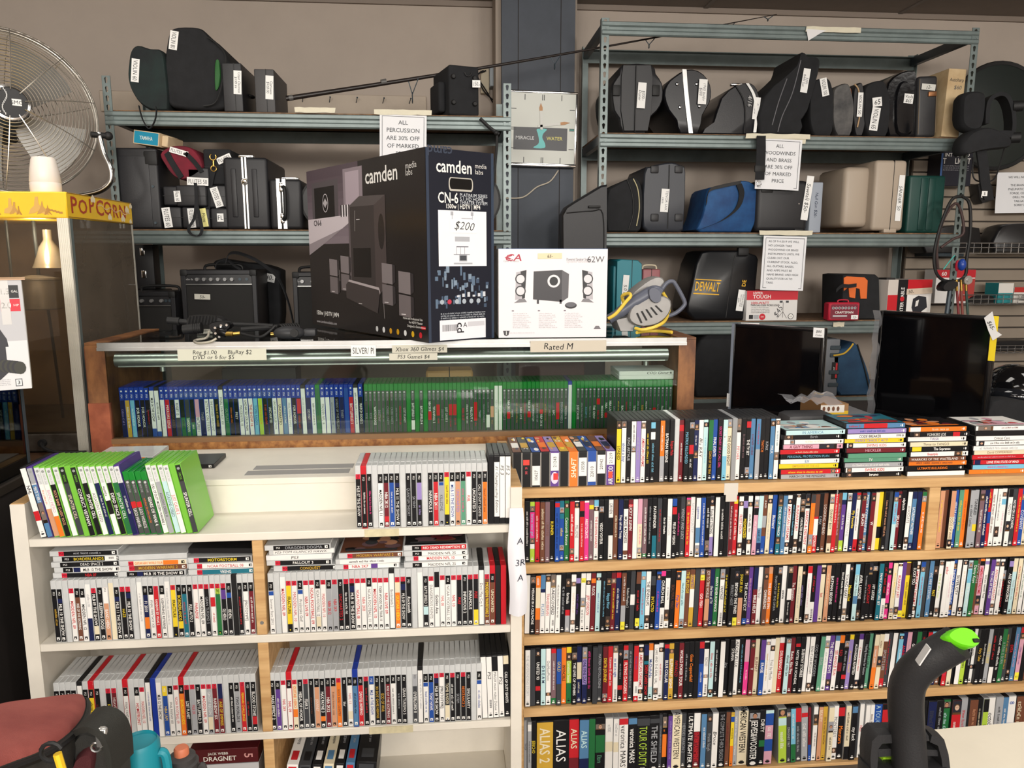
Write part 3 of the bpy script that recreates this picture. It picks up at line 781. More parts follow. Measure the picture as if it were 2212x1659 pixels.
def lying(e, x, y, z, t, style, label, group, seed, rz=0.0, cover=None, up=False):
    """a case lying flat with its spine to the front, lettering the right way up"""
    d, h = DIMS[style]; bg, fg, title, opts = parse(e); m = STYLE_MAT[style]
    for k in OPT_MAT:
        if k in opts: m = OPT_MAT[k]
    st = 'ps3' if style == 'ps3' and m is M_CLEARPL else style
    o = link(KINDNAME[style][0], case_shell(t, d, h, m, st), loc=(x, y, z + t / 2))
    # spine runs along x: local z -> world -x so the lettering reads left to right
    o.rotation_euler = (0, R(-90), R(rz)); tag(o, label, KINDNAME[style][1], group)
    o.location = Vector((x, y, z + t / 2 + .0003)) + Matrix.Rotation(R(rz), 3, 'Z') @ Vector((h / 2, 0, 0))
    if bg != '-': spine_mesh(e, t, h, style, seed).build('spine_insert', M_GLOSSP, o)
    if cover:
        b = MB(); ov = Vector((t / 2 + 0.0006, 0, 0)); U = -Z_; V = Y_   # printed front, seen from above
        b.rect(ov, U, V, -h + .004, -.004, 0.004, d - 0.004, cover[0])
        random.seed(seed)
        for k in range(16):
            a, c = random.uniform(-h * .85, -h * .15), random.uniform(d * .2, d * .85)
            b.disc(ov, U, V, a, c, random.uniform(.008, .028), random.uniform(.006, .02), cover[1 + k % (len(cover) - 1)], 0.0002 + k * .00005, 9)
        b.rect(ov, U, V, -h * .9, -h * .1, .01, .024, cover[1], 0.0012); b.text('~'[1:] or ' ', ov, U, V, -h / 2, .017, .01, 'W')
        b.build('cover_print', M_GLOSSP, o)
    return o
def stack(data, px0, px1, pyb, Y, z, style, where, group, t=0.0147, sway=0.006, covers=None, yoff=0.012):
    es = [q.strip() for q in data.replace('\n', ' ').split(';') if q.strip()]
    xm = at((px0 + px1) / 2, pyb, Y).x
    for i, e in enumerate(es):
        cv = covers if covers and i == len(es) - 1 else None
        lab = f"{look(e, style)}, {ordinal(i + 1)} from bottom of {where}"
        lying(e, xm + random.uniform(-sway, sway), Y + yoff + random.uniform(-.006, .006), z + i * (t + .0004), t, style, lab, group, i, random.uniform(-1.2, 1.2), cv)
    return z + len(es) * (t + .0004)

# ---------------------------------------------------------------- pine bookcase rows
xb = lambda px, py: at(px, py, YB).x
TOPROW = '''YK:LOADED|f0-12; WB:about a boy|f0-10; KS:KING ARTHUR; WK:~|f40-50; IS:~; WR:AMERICAN DREAMZ|f2-12; KY:~; KC:~|C2-12,W18-30; K:; OW:~|S58-100;
KW:BATMAN BEGINS; KR:Rogue Male; -:|cc; MW:~|R8-18; KC:MATRIX RELOADED; KW:~|f3-14,R40-55; NW:~|f6-16,f50-62; WK:Blu RAY|h,B; AC:~|f4-12; KX:COACH OF THE YEAR|G0-50;
BW:FINAL EVENTS; KP:SECRET DIARY OF A CALL GIRL; AW:IN AMERICA|C60-100; LK:THE GOOD NIGHT|f0-14; -:|sc; WR:PITCHER|f0-22; KJ:~; KW:THE TV SET|R4-14,f80-92; ZM:~; ZR:~|S50-100; KO:TWITCH; KS:K-PAX; ZW:MILK|f3-12; WT:~|f2-10,f55-68'''
row(TOPROW, xb(1336, 975), xb(1692, 960), YB, BZ[0], 'dvd', 'from left standing on bookcase top', 'film cases standing on the bookcase top', fwd=0.03, jit=0.004)
ROW1 = '''KW:~; PC:brave new girl|H0-7,f7-17,f60-70,W70-78,H78-100; UW:~|R0-100; EL:~|B; JE:LIBERTINE|t; KY:RUNNER; BN:~|R2-9; BY:mifune|T0-11,f11-21,T21-30,f74-84; GW:Catacomb Rescue|f4-12; RW:~|f78-88; WK:MILLIONS|t,f2-12; RW:~|K16-26; PW:ARISTOCRATS|W0-3; JW:~|Y8-15;
WR:THE DARWIN AWARDS|C0-10,f11-18; KW:VIDEO VOYEUR|f10-20; K:; WK:DRIVEN|K30-60; EL:~|B; NW:They call me Trinity; WK:MOVIE MADNESS|K0-15,E85-92; MW:LUCKY # SLEVIN|i,@30,R8-12; W:; LP:~|U0-42,f82-92; JW:~|G92-98; KS:~; KW:PATHFINDER|T62-100; DR:~;
KW:the air i breathe; WS:JIM GAFFIGAN|t; KW:FIELD OF VISION|B0-12,R14-26; KP:~; DS:WENDY AND LUCY; RY:~|P0-3,f3-14; WS:NORTH COUNTRY|t,@35; WB:supernova|Z50-76,f80-96; BW:~; KW:~|f72-92; WK:Fonda FIT STRONG|f0-16,I68-100; W:; KW:~; K:; MW:~|cc; RW:~|Y6-13; WR:FROST NIXON|f8-16,f78-88; KY:MESMERIZED|I8-20;
WK:~|f10-18,f74-82; UW:~|W0-6,f6-18,K20-32; ZK:~|A0-55,N80-100; EW:~|S35-55,B70-100; LS:~|f6-14; BW:Blackbeard|i; TW:THE IDES OF MARCH|f0-18,f70-82; ZW:~; WR:AMERICAN DREAMZ|f6-15,f80-88; KC:~; WR:RUNAWAY JURY|f1-5,f76-90; KW:CASUALTIES OF WAR|f8-18,f20-30; WR:SEARCH & DESTROY|f0-18,K19-24; OX:~|D0-14,f68-88;
RW:NOTORIOUS|E0-38,W42-70; KS:K-PAX; EW:LOOKING AHEAD|t; LK:DANNY BOY|f4-16,E70-84; RW:~|@22; EU:~; VW:~|C0-12,N12-20,H82-100; WS:LARRY CROWNE|f2-14,t; NY:My Favorite; WM:~|R0-4,f4-12,R80-100; MW:SPLASH|f3-12,f78-90; ZW:MASTER COMMANDER|f74-88; MW:W|f4-14; L:; Y:|K60-80; KF:~; D:; CR:~|B0-8,f8-16,A55-100; MW:SPLASH|f4-13;
KW:nip/tuck|@22; WK:ASSOCIATE|t,f78-90; ZW:SATURDAY MATINEE|N0-12,N88-100; N:; OW:~|G0-7,f7-18'''
row(ROW1, xb(1135, 1140), xb(1998, 1125), YB, BZ[1], 'dvd', 'from left, upper bookcase shelf', 'film cases on the upper bookcase shelf', lean=lambda f: 1.2 if f > .55 else 0)
ROW1B = '''FY:~; E:; LE:DOGS OF WAR|F0-45,f84-96; BW:~; QY:~; OR:~; SK:~; SK:TUNNELED|Y60-72; JW:~|f6-18; NW:~; RY:~|B40-60; WE:~; WD:~|f66-84; WU:~|f6-14,C18-28; WK:NOVO|t,K0-14,f56-74; DW:NOTES ON A SCANDAL; RY:~; BW:COVENANT|f10-20; LK:~; D:; GW:~'''
row(ROW1B, xb(2031, 1125), xb(2250, 1120), YB, BZ[1], 'dvd', 'right of post, upper bookcase shelf', 'film cases on the upper bookcase shelf', lean=0.5)
ROW2 = '''W:; KW:MESSAGE IN A CELLPHONE|f2-14; OW:~|L20-55,E75-100; WZ:PILATES|Z0-24,N24-30; WR:TRANSSIBERIAN|f1-12; WK:UNDISCOVERED|f0-22,c70-92; WK:~; KS:~; KW:formula|f8-22,R62-72,S72-100; WL:~|f12-20,f78-86; KV:~|I8-17; WK:~|s8-16,f42-58; WR:JEFF GORDON|i,f12-20; MW:FLOCK|O9-17,@30; AB:~|f7-12; KC:~; KC:Happy Hour|i,f8-20,f74-92; MY:~|f10-18; NW:~|R0-9; EW:~|S56-84,s84-98;
KW:Radiant Fireplace 2|t; D:|W40-58; KR:~|E0-20,s80-94; CR:~|f8-14; WK:THE SEVEN-UPS|f76-90; KY:INTACTO|D8-24; BP:~|f4-14; KW:CHURCH BALL|P0-9,c64-100; WK:~|K0-13,f68-88; KE:BEAUTIFUL MIND|t; OB:Pop Star|i,f2-16; AT:~|f84-98; EY:THE PLEDGE|@22; XV:CONTEST|E0-9,W34-66; D:; RW:GO FISH|f0-10,s10-19; EW:JOY TO THE WORLD|t,F50-88; NW:the best of TV; GW:RAINY RIVER ROMANCE; WK:VANTAGE|f0-18,c64-100; KY:~; KS:PERFECT HOST|t;
KW:BEYOND THE PINES|f4-18,s86-100; KY:SHAKER RUN|i,F52-100; KW:THE ARCHITECT|f2-12,B88-98; VU:~; MW:BIBLE HELPS|N0-38; WK:The Boys|t; EW:CHANGELING|f10-20; OW:THE LAST SIDE SPIN|F0-12; KS:PHANTOM OF THE OPERA|t; KY:~|f2-14; WK:stevie|@50; KW:~|f0-10,W38-58; MW:The Romantics; LS:~; KI:~|f10-16; WU:~|R0-12,f84-94; KR:~|c64-100; V:; LR:lost|f4-16; FL:~; KW:BATMAN BEGINS; KP:~; KW:~; WK:YOUNG HEART|f78-90; KY:Maxed Out|i,f4-14; AK:Stranger than Fiction|C0-18,Z56-70; KW:AVRIL LAVIGNE|f82-96;
KS:~; KR:SPOTLIGHT|f0-20; KW:HIT LISTERS|i,f6-14; TW:FAMILY ADVENTURE SET; KR:~|c62-98; PW:~|f10-22,f72-82; LY:~|f80-88; WR:RUNAWAY JURY|f2-6,f78-92; V:|s86-98; YE:~|E2-24; KW:LUCKY YOU|@24; WR:AMERICAN DREAMZ|f6-14,f80-88; CR:~|B0-9,f9-18; D:; ZW:WE ARE ETERNAL|t; KY:PAST|f10-26; WH:~|f1-8,f84-94; WR:arthur|@16; WU:~; BW:THEORY OF EVERYTHING|f6-16,f80-90; WK:SILVER CITY; WL:~|f1-8,f84-92; AW:~|f2-14,C16-40;
GW:Danny Kaye|@24; ES:ROCK STAR|@26; UR:AMERICAN PASTIME|O0-4,K4-12,f66-84; WK:~|I4-10; VW:THE CALL OF THE WILD; WR:AMERICAN DREAMZ|f4-13,f80-88; WS:~|f4-13; KR:VANTAGE POINT|f22-40; KW:AGE OF INNOCENCE|I4-14; AS:~|L0-24; LR:~; WG:~; WQ:~'''
row(ROW2, xb(1134, 1300), xb(2225, 1270), YB, BZ[2], 'dvd', 'from left, middle bookcase shelf', 'film cases on the middle bookcase shelf', lean=lambda f: 1.0 + 2.2 * max(0, f - .5))
ROW3 = '''WS:THE NEVERENDING STORY|t; D:; KW:UNITED 93|f4-12,R66-74; AN:D R E A M; WK:OneHourPhoto|t,f78-84; JW:~|R0-8,G88-98; BY:GOLD|D62-100; OK:INVINCIBLE; HW:Comeback Season|Y0-10,f10-24,G64-100; KW:THE LIVES OF OTHERS|f8-20; NL:~|L28-58; IN:ONE FINE DAY|f0-20,N66-100; KP:~; D:; DS:MATRIX REVOLUTIONS; MY:DEATH JOURNEY|f84-92; RW:~; WB:no end in sight|f0-12,c66-100; KS:~|f8-24,R72-80; RW:FLYING DAGGERS|f8-26; DS:~; RB:~|c64-90;
WR:AMERICAN DREAMZ|f4-14,f80-88; KR:DREW CAREY SHOW|N0-18,T28-34; WB:MuDvAyNe|O0-12,A78-98; WK:LARS AND THE REAL GIRL|t,f78-90; WR:~|f8-16; NW:BLUE COLLAR|R0-7; XW:ELEPHANT SIGHS|f10-18; KR:PAPARAZZI|i; MW:WORLD POKER TOUR; KS:~; KO:Gate Copperfield|i; K:; BW:~|R0-12,N12-40; WK:NOVO|t,K2-14,f60-66,c66-100; AR:~|f86-94; KW:~; W:; KS:Ice|h; KW:SYRIANA|@24; WK:AEON FLUX|h,@26; KC:~; PW:~|U0-40; MW:V|f4-14; LM:BURMAT|@46; BW:ERASE|V0-36,@50; WX:~|f4-10; WK:Trial by Media|t,f12-22; L:;
RW:DELIVERING MILO|W0-10; AK:~|f0-8; MW:Ready, Aim Fire; KW:NOTES ON A SCANDAL|R10-16; KW:SUBWAY STORIES; W:; WK:BEND IT LIKE BECKHAM|f84-94; KS:GOD OF WONDERS|t; QS:BASIL; WS:~|f8-22; VW:THE HISTORY BOYS|f80-92; WR:SEE ARNOLD RUN|Z0-9; KR:RED|O0-14,M50-66; KS:~|f10-22,R72-80; IY:~|Y0-9; KW:ALEXANDER REVISITED; WR:~|V0-10,f84-96; KS:Healing Exercises for Seniors; QK:~; FW:~|L0-20,O60-100; LE:~|f40-60; ES:SPORTS LIFE|W0-14,R82-96; DR:~; W:; CW:~|f4-10; NR:ANNE B REAL; US:~; KW:GRAND PIANO; GX:~; KR:~|O70-100; RY:~|f80-92; CU:~; NW:~|f78-90;
EW:~|W16-36; RP:~|f4-14; LK:~; K:; W:; HK:~; KS:~; WK:~|f66-74; KX:Fairy Tales|i; KW:~; SY:ANGELS CREST; KR:~|W70-100; KW:~; GS:A STAR IS BORN|t; DX:~; KR:EVITA|f78-86; ZU:~; UV:~|R0-10,f10-22,s84-98; K:; E:'''
row(ROW3, xb(1135, 1450), xb(2232, 1420), YB, BZ[3], 'dvd', 'from left, lower bookcase shelf', 'film cases on the lower bookcase shelf', lean=lambda f: 0 if f < .3 else (f - .3) * 9 if f < .55 else 2.6)

# box sets on the bottom shelf: own thickness each
ROW4 = '''1133,1140,SK:TIN CUP|t; 1140,1149,SK:~|W2-14; 1148,1160,KY:JERICHO; 1160,1196,XL:ALIAS 2|E84-100; 1196,1231,KW:ALIAS; 1231,1253,RL:ALIAS|M70-100; 1253,1274,ZA:ALIAS|N70-100; 1274,1288,G:; 1288,1309,KQ:~|f10-20,G30-62; 1309,1326,WS:~|L42-60;
1326,1338,WS:~|L42-60; 1338,1358,WK:veronica MARS|R0-11; 1358,1377,KW:veronica MARS|Z0-11; 1377,1405,KH:TOUR OF DUTY|D2-15; 1405,1426,KS:THE SHIELD|D4-12; 1426,1434,DS:~; 1434,1444,KO:~|f4-24,O36-78; 1444,1454,VI:~; 1454,1475,LK:AMERICAN WESTERN|@38; 1475,1486,DS:HEROES SEASON 2|t; 1486,1501,KW:ULTIMATE FIGHTER|i; 1501,1516,MR:ENTERTAINMENT|W0-34;
1516,1528,ZW:~; 1528,1540,DS:frank leigh|t,f4-14; 1540,1553,WK:Bruce|h; 1553,1570,KS:THE COMPLETE THIRD SEASON|t; 1570,1580,EM:~; 1580,1588,YK:~|X0-6,B8-18,O62-100; 1588,1597,SW:~; 1597,1619,LK:AMERICAN WESTERN|@34; 1619,1642,KW:JEEVES&WOOSTER|f2-14; 1642,1655,KW:DIRTY|G54-66; 1655,1673,UW:~|A0-6,B6-28,B54-76; 1688,1706,HW:~|f0-14,A16-30; 1706,1715,DS:DRAGNET 1967|f6-14; 1715,1726,CW:~|G66-100; 1726,1739,DS:~|R0-26; 1739,1753,SW:~|R10-18;
1753,1760,MR:~|B70-100; 1760,1770,WE:~|f14-34; 1770,1780,FL:BEAUTY|@16; 1780,1790,XE:~; 1790,1802,LK:~|f26-46; 1802,1814,WK:MONTEREY|t,f78-88; 1814,1828,KO:Monsters|R4-20; 1828,1840,LK:~|K76-100; 1840,1852,KW:my luck|i,Z0-12; 1852,1860,D:; 1860,1870,WR:Hitch|i; 1870,1880,WK:10 22; 1880,1889,WE:~; 1889,1906,BA:A TOUCH OF FROST|t; 1906,1920,RW:dirt|K0-10; 1920,1934,KM:~; 1934,1948,MW:~|W14-40; 1948,1970,SK:nip tuck|t,K0-16; 1970,1985,PW:~; 1985,2004,KW:~; 2004,2022,ND:~; 2022,2038,KS:~;
2038,2055,GA:~|f4-16; 2055,2075,RW:~|f0-26; 2075,2092,SR:~; 2092,2110,EF:~; 2110,2122,KL:~; 2122,2134,HK:LOST|K0-24; 2134,2150,WK:october|i; 2150,2166,SK:~; 2166,2178,ZW:~; 2178,2195,WB:8|@12,B50-100; 2195,2212,EL:~; 2212,2228,EX:~'''
i = 0
for q in ROW4.replace('\n', ' ').split(';'):
    a, b_, e = q.strip().split(',', 2); i += 1
    X0, X1 = at(float(a), 1590, YB).x, at(float(b_), 1590, YB).x; t = X1 - X0 - .0004; bg, fg, title, opts = parse(e)
    bs = MB(); bs.rbox(-t / 2, t / 2, 0, .14, 0, .192, .0012, 1); bs.box(-t / 2 + .001, t / 2 - .001, .004, .137, .1915, .1922)
    o = bs.build('box_set', M_BLACKPL if bg not in 'WLSH' else M_GREYPL, loc=((X0 + X1) / 2, YB + .012 + random.uniform(-.006, .006), BZ[4] + .0006))
    if 1686 < float(a) < 1760: o.rotation_euler = (0, R(-3.0), 0); o.location.z += t / 2 * .053
    lt = f"{CNAME[bg]} box set" + (f" with {CNAME[fg]} lettering" if title else ", plain") + f", {ordinal(i)} from left, bottom bookcase shelf"
    tag(o, lt, 'box set', 'box sets on the bottom bookcase shelf')
    spine_mesh(e, t, .192, 'dvd', i).build('spine_insert', M_GLOSSP, o)

# tapes with number labels lying on edge at the left end of the bookcase top
TAPES = [('K', None, 'E'), ('K', 'r', 'D'), ('K', '10627', 'B'), ('K', None, 'R'), ('V', '21243', 'I'), ('K', None, 'X'), ('O', 'SHAFT', 'O'), ('K', '10558', 'D'), ('B', '22010', 'B'), ('K', '20942', 'E'), ('V', '21219', 'I')]
xa, xz = xb(1108, 1010), xb(1331, 1005); p = (xz - xa) / len(TAPES)
for i, (bg, num, art) in enumerate(TAPES):
    t = p - .0006; o = link('video_tape', None) if False else None
    b = MB(); b.rbox(-t / 2, t / 2, 0, .19, 0, .104, .001, 1)
    o = b.build('video_tape', mat('tape_sleeve_' + bg, PAL[bg], 0.4), loc=(xa + (i + .5) * p, YB + .012 + random.uniform(-.003, .003), BZ[0] + .0006))
    tag(o, f"{CNAME[bg]} video tape sleeve" + (f" with white label" if num and num.isdigit() else '') + f", {ordinal(i + 1)} from left on the bookcase top", 'video tape', 'video tapes on the bookcase top')
    f = MB(); oo = Vector((0, -.0006, 0))
    if bg != 'K': f.rect(oo, X_, Z_, -t / 2 + .001, t / 2 - .001, .001, .103, bg)
    else: f.rect(oo, X_, Z_, -t / 2 + .002, t / 2 - .002, .002, .098, (14, 14, 16))
    for xx in (-t / 2 + .0005, t / 2 - .0013): f.rect(oo, X_, Z_, xx, xx + .0008, .001, .103, (206, 200, 190), .0002)
    if num == 'r':
        f.rect(oo, X_, Z_, -.01, .008, .066, .082, (232, 70, 60), .0003); greek(f, oo, -Z_, X_, -.045, 0, .03, .008, (220, 80, 90))
    elif num == 'SHAFT': f.text('SHAFT', oo, Z_, -X_, .055, 0, .014, (250, 240, 210), fit=.075, wt='b', slant=.1)
    elif num:
        zl = {'10627': (.006, .064), '21243': (.048, .1), '10558': (.03, .085), '22010': (.012, .072), '20942': (.036, .092), '21219': (.062, .102)}[num]
        f.rect(oo, X_, Z_, -t / 2 + .002, t / 2 - .002, zl[0], zl[1], 'W', .0003); f.text(num, oo, Z_, -X_, (zl[0] + zl[1]) / 2, 0, .009, 'K', fit=.05, w=.0005)
        if bg == 'V' and i == 4:
            f.rect(oo, X_, Z_, -.004, .01, .02, .04, (230, 60, 60), .0004); f.disc(oo, X_, Z_, 0, .026, .011, .018, (226, 206, 226), .0003)
        if i == 10: f.text('AIR BUDD', oo, Z_, -X_, .031, 0, .013, 'W', fit=.055, wt='b'); f.rect(oo, X_, Z_, -.006, .006, .022, .042, (232, 80, 60), .0006)
    f.build('end_print', M_PRINT, o)
    g = MB(); ot = Vector((0, 0, .1046)); random.seed(40 + i)
    g.rect(ot, X_, Y_, -t / 2 + .001, t / 2 - .001, .002, .188, art)
    for k in range(7): g.disc(ot, X_, Y_, random.uniform(-.006, .006), random.uniform(.03, .17), random.uniform(.003, .008), random.uniform(.008, .022), random.choice(['F', 'K', 'W', 'N', 'E', 'Y']), .0003 + k * .00005, 8)
    g.rect(ot, X_, Y_, -t / 2 + .003, t / 2 - .003, .05, .11, random.choice(['X', 'R', 'W', 'N', 'O']), .0007); greek(g, ot, Y_, -X_, .08, 0, .05, .008, 'W')
    for k in g.v: k.z += 0
    g.build('top_print', M_PRINT, o)
random.seed(11)
# four stacks of films lying flat
FG = 'film cases lying in stacks on the bookcase top'
stack('SK:MARCH OF THE PENGUINS; RY:~|f84-92; YX:EMPERORS OF THE ICE; WZ:EX; KC:PERSONAL PROTECTION PLAN|t; RL:~; UM:A GUY THING|f60-90; WL:~|f10-18; KS:Birth|f4-18,t; AZ:IN AMERICA|t', 1690, 1830, 1040, YB, BZ[0], 'dvd', 'first film stack', FG, covers=['A', 'W', 'F', 'Z', 'S', 'E'], yoff=.03)
stack('KW:bruno|f6-16; WR:SWING KIDS|f2-10; SW:~; QW:TV; Q:; MU:HECKLER; WR:SWING KIDS|f2-10; YI:SNAKE DEADLY ACT; WK:CODE BREAKER|c78-96; IB:~; ZR:~|R30-70', 1832, 1965, 1036, YB, BZ[0], 'dvd', 'second film stack', FG, covers=['T', 'R', 'N', 'E', 'D', 'O'], yoff=.03)
stack('WW:|n; KO:ULTIMATE BULLRIDING; OE:~; EW:WARRIORS OF THE WASTELAND; WR:freestyle|f76-90; KW:The Sopranos|Y2-18; LK:Three to TANGO|t; WV:TULSA; KW:YONKERS JOE|f4-14,R72-84; OL:~|W2-20', 1968, 2102, 1032, YB, BZ[0], 'dvd', 'third film stack', FG, covers=['K', 'O', 'E', 'D', 'F', 'M'], yoff=.03)
stack('OX:~; CP:~; RW:LONE STAR STATE OF MIND|N2-12; RU:~; LE:David COPPERFIELD|t; WS:~; WK:~|f4-14; WK:Critical Care; K:; WM:~|f4-30', 2104, 2240, 1026, YB, BZ[0], 'dvd', 'rightmost film stack', FG, covers=['W', 'U', 'K', 'M', 'S', 'R'], yoff=.03)

# ---------------------------------------------------------------- white shelves
xw = lambda px, py: at(px, py, YW).x
G1, G2, G3 = 'games on the top white shelf', 'games on the second white shelf', 'games on the third white shelf'
XB = '''!tall!WK:NHL|R62-76,dv; ZW:MINUTE TO WIN IT|pc,S0-22,f50-80; WO:~|F60-100; WU:BAND HERO|O70-100; KF:ROCK BAND CLASSIC ROCK; WW:; DL:SPLINTER CELL|x; -:; KW:CONFLICT VIETNAM|x; KW:SPLINTER CELL; WK:ASSASSINS CREED|@60,t; NW:~; WK:~|K50-70; KW:DEAD SPACE 2; GW:SPLINTER CELL; NW:~|pc; !xone!KW:LEGO MARVEL|R40-52; !xone!KW:LEGO WORLDS|R40-50; !xone!KO:~; !xone!KW:GEARS OF WAR 4; WK:CALL OF DUTY MODERN WARFARE 3; SK:ASSASSINS CREED III|t; AK:ASSASSINS CREED|t; WR:JUST CAUSE 2; -:; DW:SPLINTER CELL|x'''
row(XB, xw(86, 1150), xw(428, 1145), YW, WZ1, 'x360', 'leaning on top white shelf', G1, lean=-10.5, fwd=0.006, jit=0.003)
TR = '''KW:MLB 07 THE SHOW|r; KW:~|rc; KP:~; -:; WK:MADDEN NFL 11; MW:NBA 2K12|R80-90; BW:~; KW:MLB 11 THE SHOW|N18-26; -:; KS:QUANTUM THEORY|t; KS:SKYRIM|t; KI:~|I18-50; -:; KW:INFAMOUS 2; RW:NBA 2K11; SK:KILLZONE|t,B18-24; YK:~|r,K80-100; WB:MLB 15 THE SHOW; FI:UNCHARTED; QP:~; WR:FUEL|r,i; KW:UNCHARTED 2; KW:CALL OF DUTY GHOSTS; OE:~|K0-20'''
row(TR, xw(770, 1130), xw(1054, 1125), YW, WZ1, 'ps3', 'in right row, top white shelf', G1, fwd=0.004, jit=0.002)
row('!tall!KK:|dv; !tall!WK:F1 Championship Edition|h,dv,K0-8,K90-100; !tall!WK:PS 3|h,dv,@20,K92-100; !tall!WK:PS 2|h,dv,@20,K92-100', xw(1056, 1120), xw(1104, 1120), YW, WZ1, 'tall', 'at right end of top white shelf', G1, fwd=0.01, jit=0.002)
S2L = '''KX:~; KW:MLB 10 THE SHOW|N18-26; -:; WR:MADDEN NFL 09|r; EW:RISE OF THE SIXSTRING; WK:MADDEN NFL 12; WS:~|w,N60-100; KW:MLB 09 THE SHOW|r,L72-88; KW:SLEEPING DOGS; FW:BAND HERO|r,W0-30; L:|w; KW:MLB 11 THE SHOW|N18-26; KY:HAZE|r; KW:MLB 10 THE SHOW|r,N12-22; -:; WS:~|w; NW:F1 2010|O60-82; WK:FINAL FANTASY XIII|t; RW:RAINBOW SIX VEGAS 2|r; WK:LIGHTNING RETURNS; WS:~|w; YK:FRACTURE|r,K80-100; KY:BORDERLANDS|Y70-84; TR:~; KW:FULL AUTO 2|i; WR:PARADISE|r,i; WK:MADDEN NFL 09|r; KS:GRAN TURISMO 5|r,t; WR:~|r,R26-44; HK:DIRT 2|r,G20-100; KW:DJ HERO|r,V12-30; KW:EDEN|B18-28; -:|kc; KR:~; WK:[PROTOTYPE]; MW:~'''
row(S2L, xw(111, 1310), xw(549, 1310), YW, WZ2, 'ps3', 'from left, second white shelf, left bay', G2, fwd=0.004, jit=0.002)
S2R = '''WK:Summer Stars 2012|t,B18-26; -:; WR:MADDEN NFL 09|w; YK:FRACTURE|r,K84-100; WR:MADDEN NFL 10|r; WK:ProStroke Golf|t,B18-26; WR:NBA LIVE 09|r; WR:NCAA FOOTBALL 09|r; WK:NCAA FOOTBALL 12|t,L72-92; WR:MADDEN NFL 10|r; SR:NBA 2K12; SR:NBA 2K9|r; KR:UNCHARTED 2; KW:~|r; KW:MLB 10 THE SHOW|r,N14-26; WR:NCAA FOOTBALL 08|r; WR:NBA 2K8|r; WK:NCAA FOOTBALL 11|t; WR:MADDEN NFL 10|r; WK:TIGER WOODS PGA TOUR 10|r; WR:NBA LIVE 09|r; WK:Borderlands 2|w,kc,t; OY:GUITAR HERO|r,L10-30; KW:MLB 09 THE SHOW|r,N14-26; KW:Rocksmith|i; -:; W:|w; KW:BATTLEFIELD 3|A60-76; WK:DANGEROUS HUNTS|r,t; WK:Golden Axe|w,K0-28; WR:NHL 08|r; WK:NCAA FOOTBALL 10|t; WR:NHL 10|r; KR:PURE|r,i; KW:INFAMOUS 2; KW:INFAMOUS|r; KR:PURE|r,i,Y70-100; WK:Devil May Cry 4|w,kc,t; EY:MODERN WARFARE 2|r; EL:UNCHARTED|rc; -:|kc; -:|rc'''
row(S2R, xw(580, 1300), xw(1094, 1290), YW, WZ2, 'ps3', 'from left, second white shelf, right bay', G2, fwd=0.004, jit=0.002)
S3L = '''KS:~; KS:~; KS:~; KS:~; WV:~|kc,w; KW:~; YK:~|rc; KM:~; -:; KY:KILLZONE 2|r; MW:HEAVENLY SWORD|r,t; -:; WK:FINAL FANTASY XIII|rc,t; -:; WR:HOMEFRONT; WR:MADDEN NFL 10|r; WB:~|kc,w; -:|bc; WK:MLB 12 THE SHOW|w; BY:NBA JAM|Y0-20; WK:FINAL FANTASY XIII|t; WR:NCAA FOOTBALL 09|r; OY:BORDERLANDS|rc; KW:LOST PLANET|r; SR:MLB 2K|r; KW:BATTLEFIELD 3; WR:MADDEN NFL 09|r; SW:GHOST RECON|r,L66-92; MW:RAINBOW SIX|r; MY:AGE OF EMPIRES|r,N0-30; -:; KW:~; SK:TWO WORLDS II; RY:FERRARI CHALLENGE|r; KR:~; KW:BLOOD STONE|R70-86'''
row(S3L, xw(116, 1510), xw(553, 1505), YW, WZ3, 'ps3', 'from left, third white shelf, left bay', G3, fwd=0.004, jit=0.002)
S3R = '''KW:MASS EFFECT 2; VW:~; WR:NHL 2K9|r; WR:NHL 09|rc; LO:GUITAR HERO|r,O60-76; KW:MEDAL OF HONOR; DW:FEAR 2|r; KE:~; FW:JOURNEY|t; KW:MAX PAYNE 3|O76-86; MW:NBA 2K12; FE:~; OE:ROCK BAND COUNTRY|r; KW:blur; WR:NHL 13|t,L70-86; ZK:~|bc; RW:DANTES INFERNO; KR:~|r; WB:MLB 14 THE SHOW|B0-16; KX:3D DOT GAME HEROES; KX:GOD OF WAR; MW:RISE OF THE SIXSTRING; WK:~; KS:~; KW:GRAN TURISMO 5; -:; DW:OVERLORD II|r,S0-24; WS:~|kc,w; WB:~|B18-26; BW:TONY HAWK|B18-24; KW:MLB 09 THE SHOW|r,N10-20; WK:[PROTOTYPE]|r; KL:TOMB RAIDER|L66-96; KW:~|r; KS:SKYRIM|t; KO:RESISTANCE 2|r; KW:SINGULARITY; -:; WB:~|B18-26'''
row(S3R, xw(582, 1500), xw(1041, 1490), YW, WZ3, 'ps3', 'from left, third white shelf, right bay', G3, fwd=0.004, jit=0.002)
row('!tall!W:|dv; !tall!WK:PS2|h,dv,c60-90; !tall!WK:MAGIX music maker Deluxe|dv,t,K0-24; !tall!WK:PS2|h,dv,@40; !tall!KW:CALL OF DUTY GHOSTS|dv,L0-14', xw(1042, 1490), xw(1103, 1480), YW, WZ3, 'tall', 'at right end of third white shelf', G3, fwd=0.012, jit=0.003, lean=-1.5)
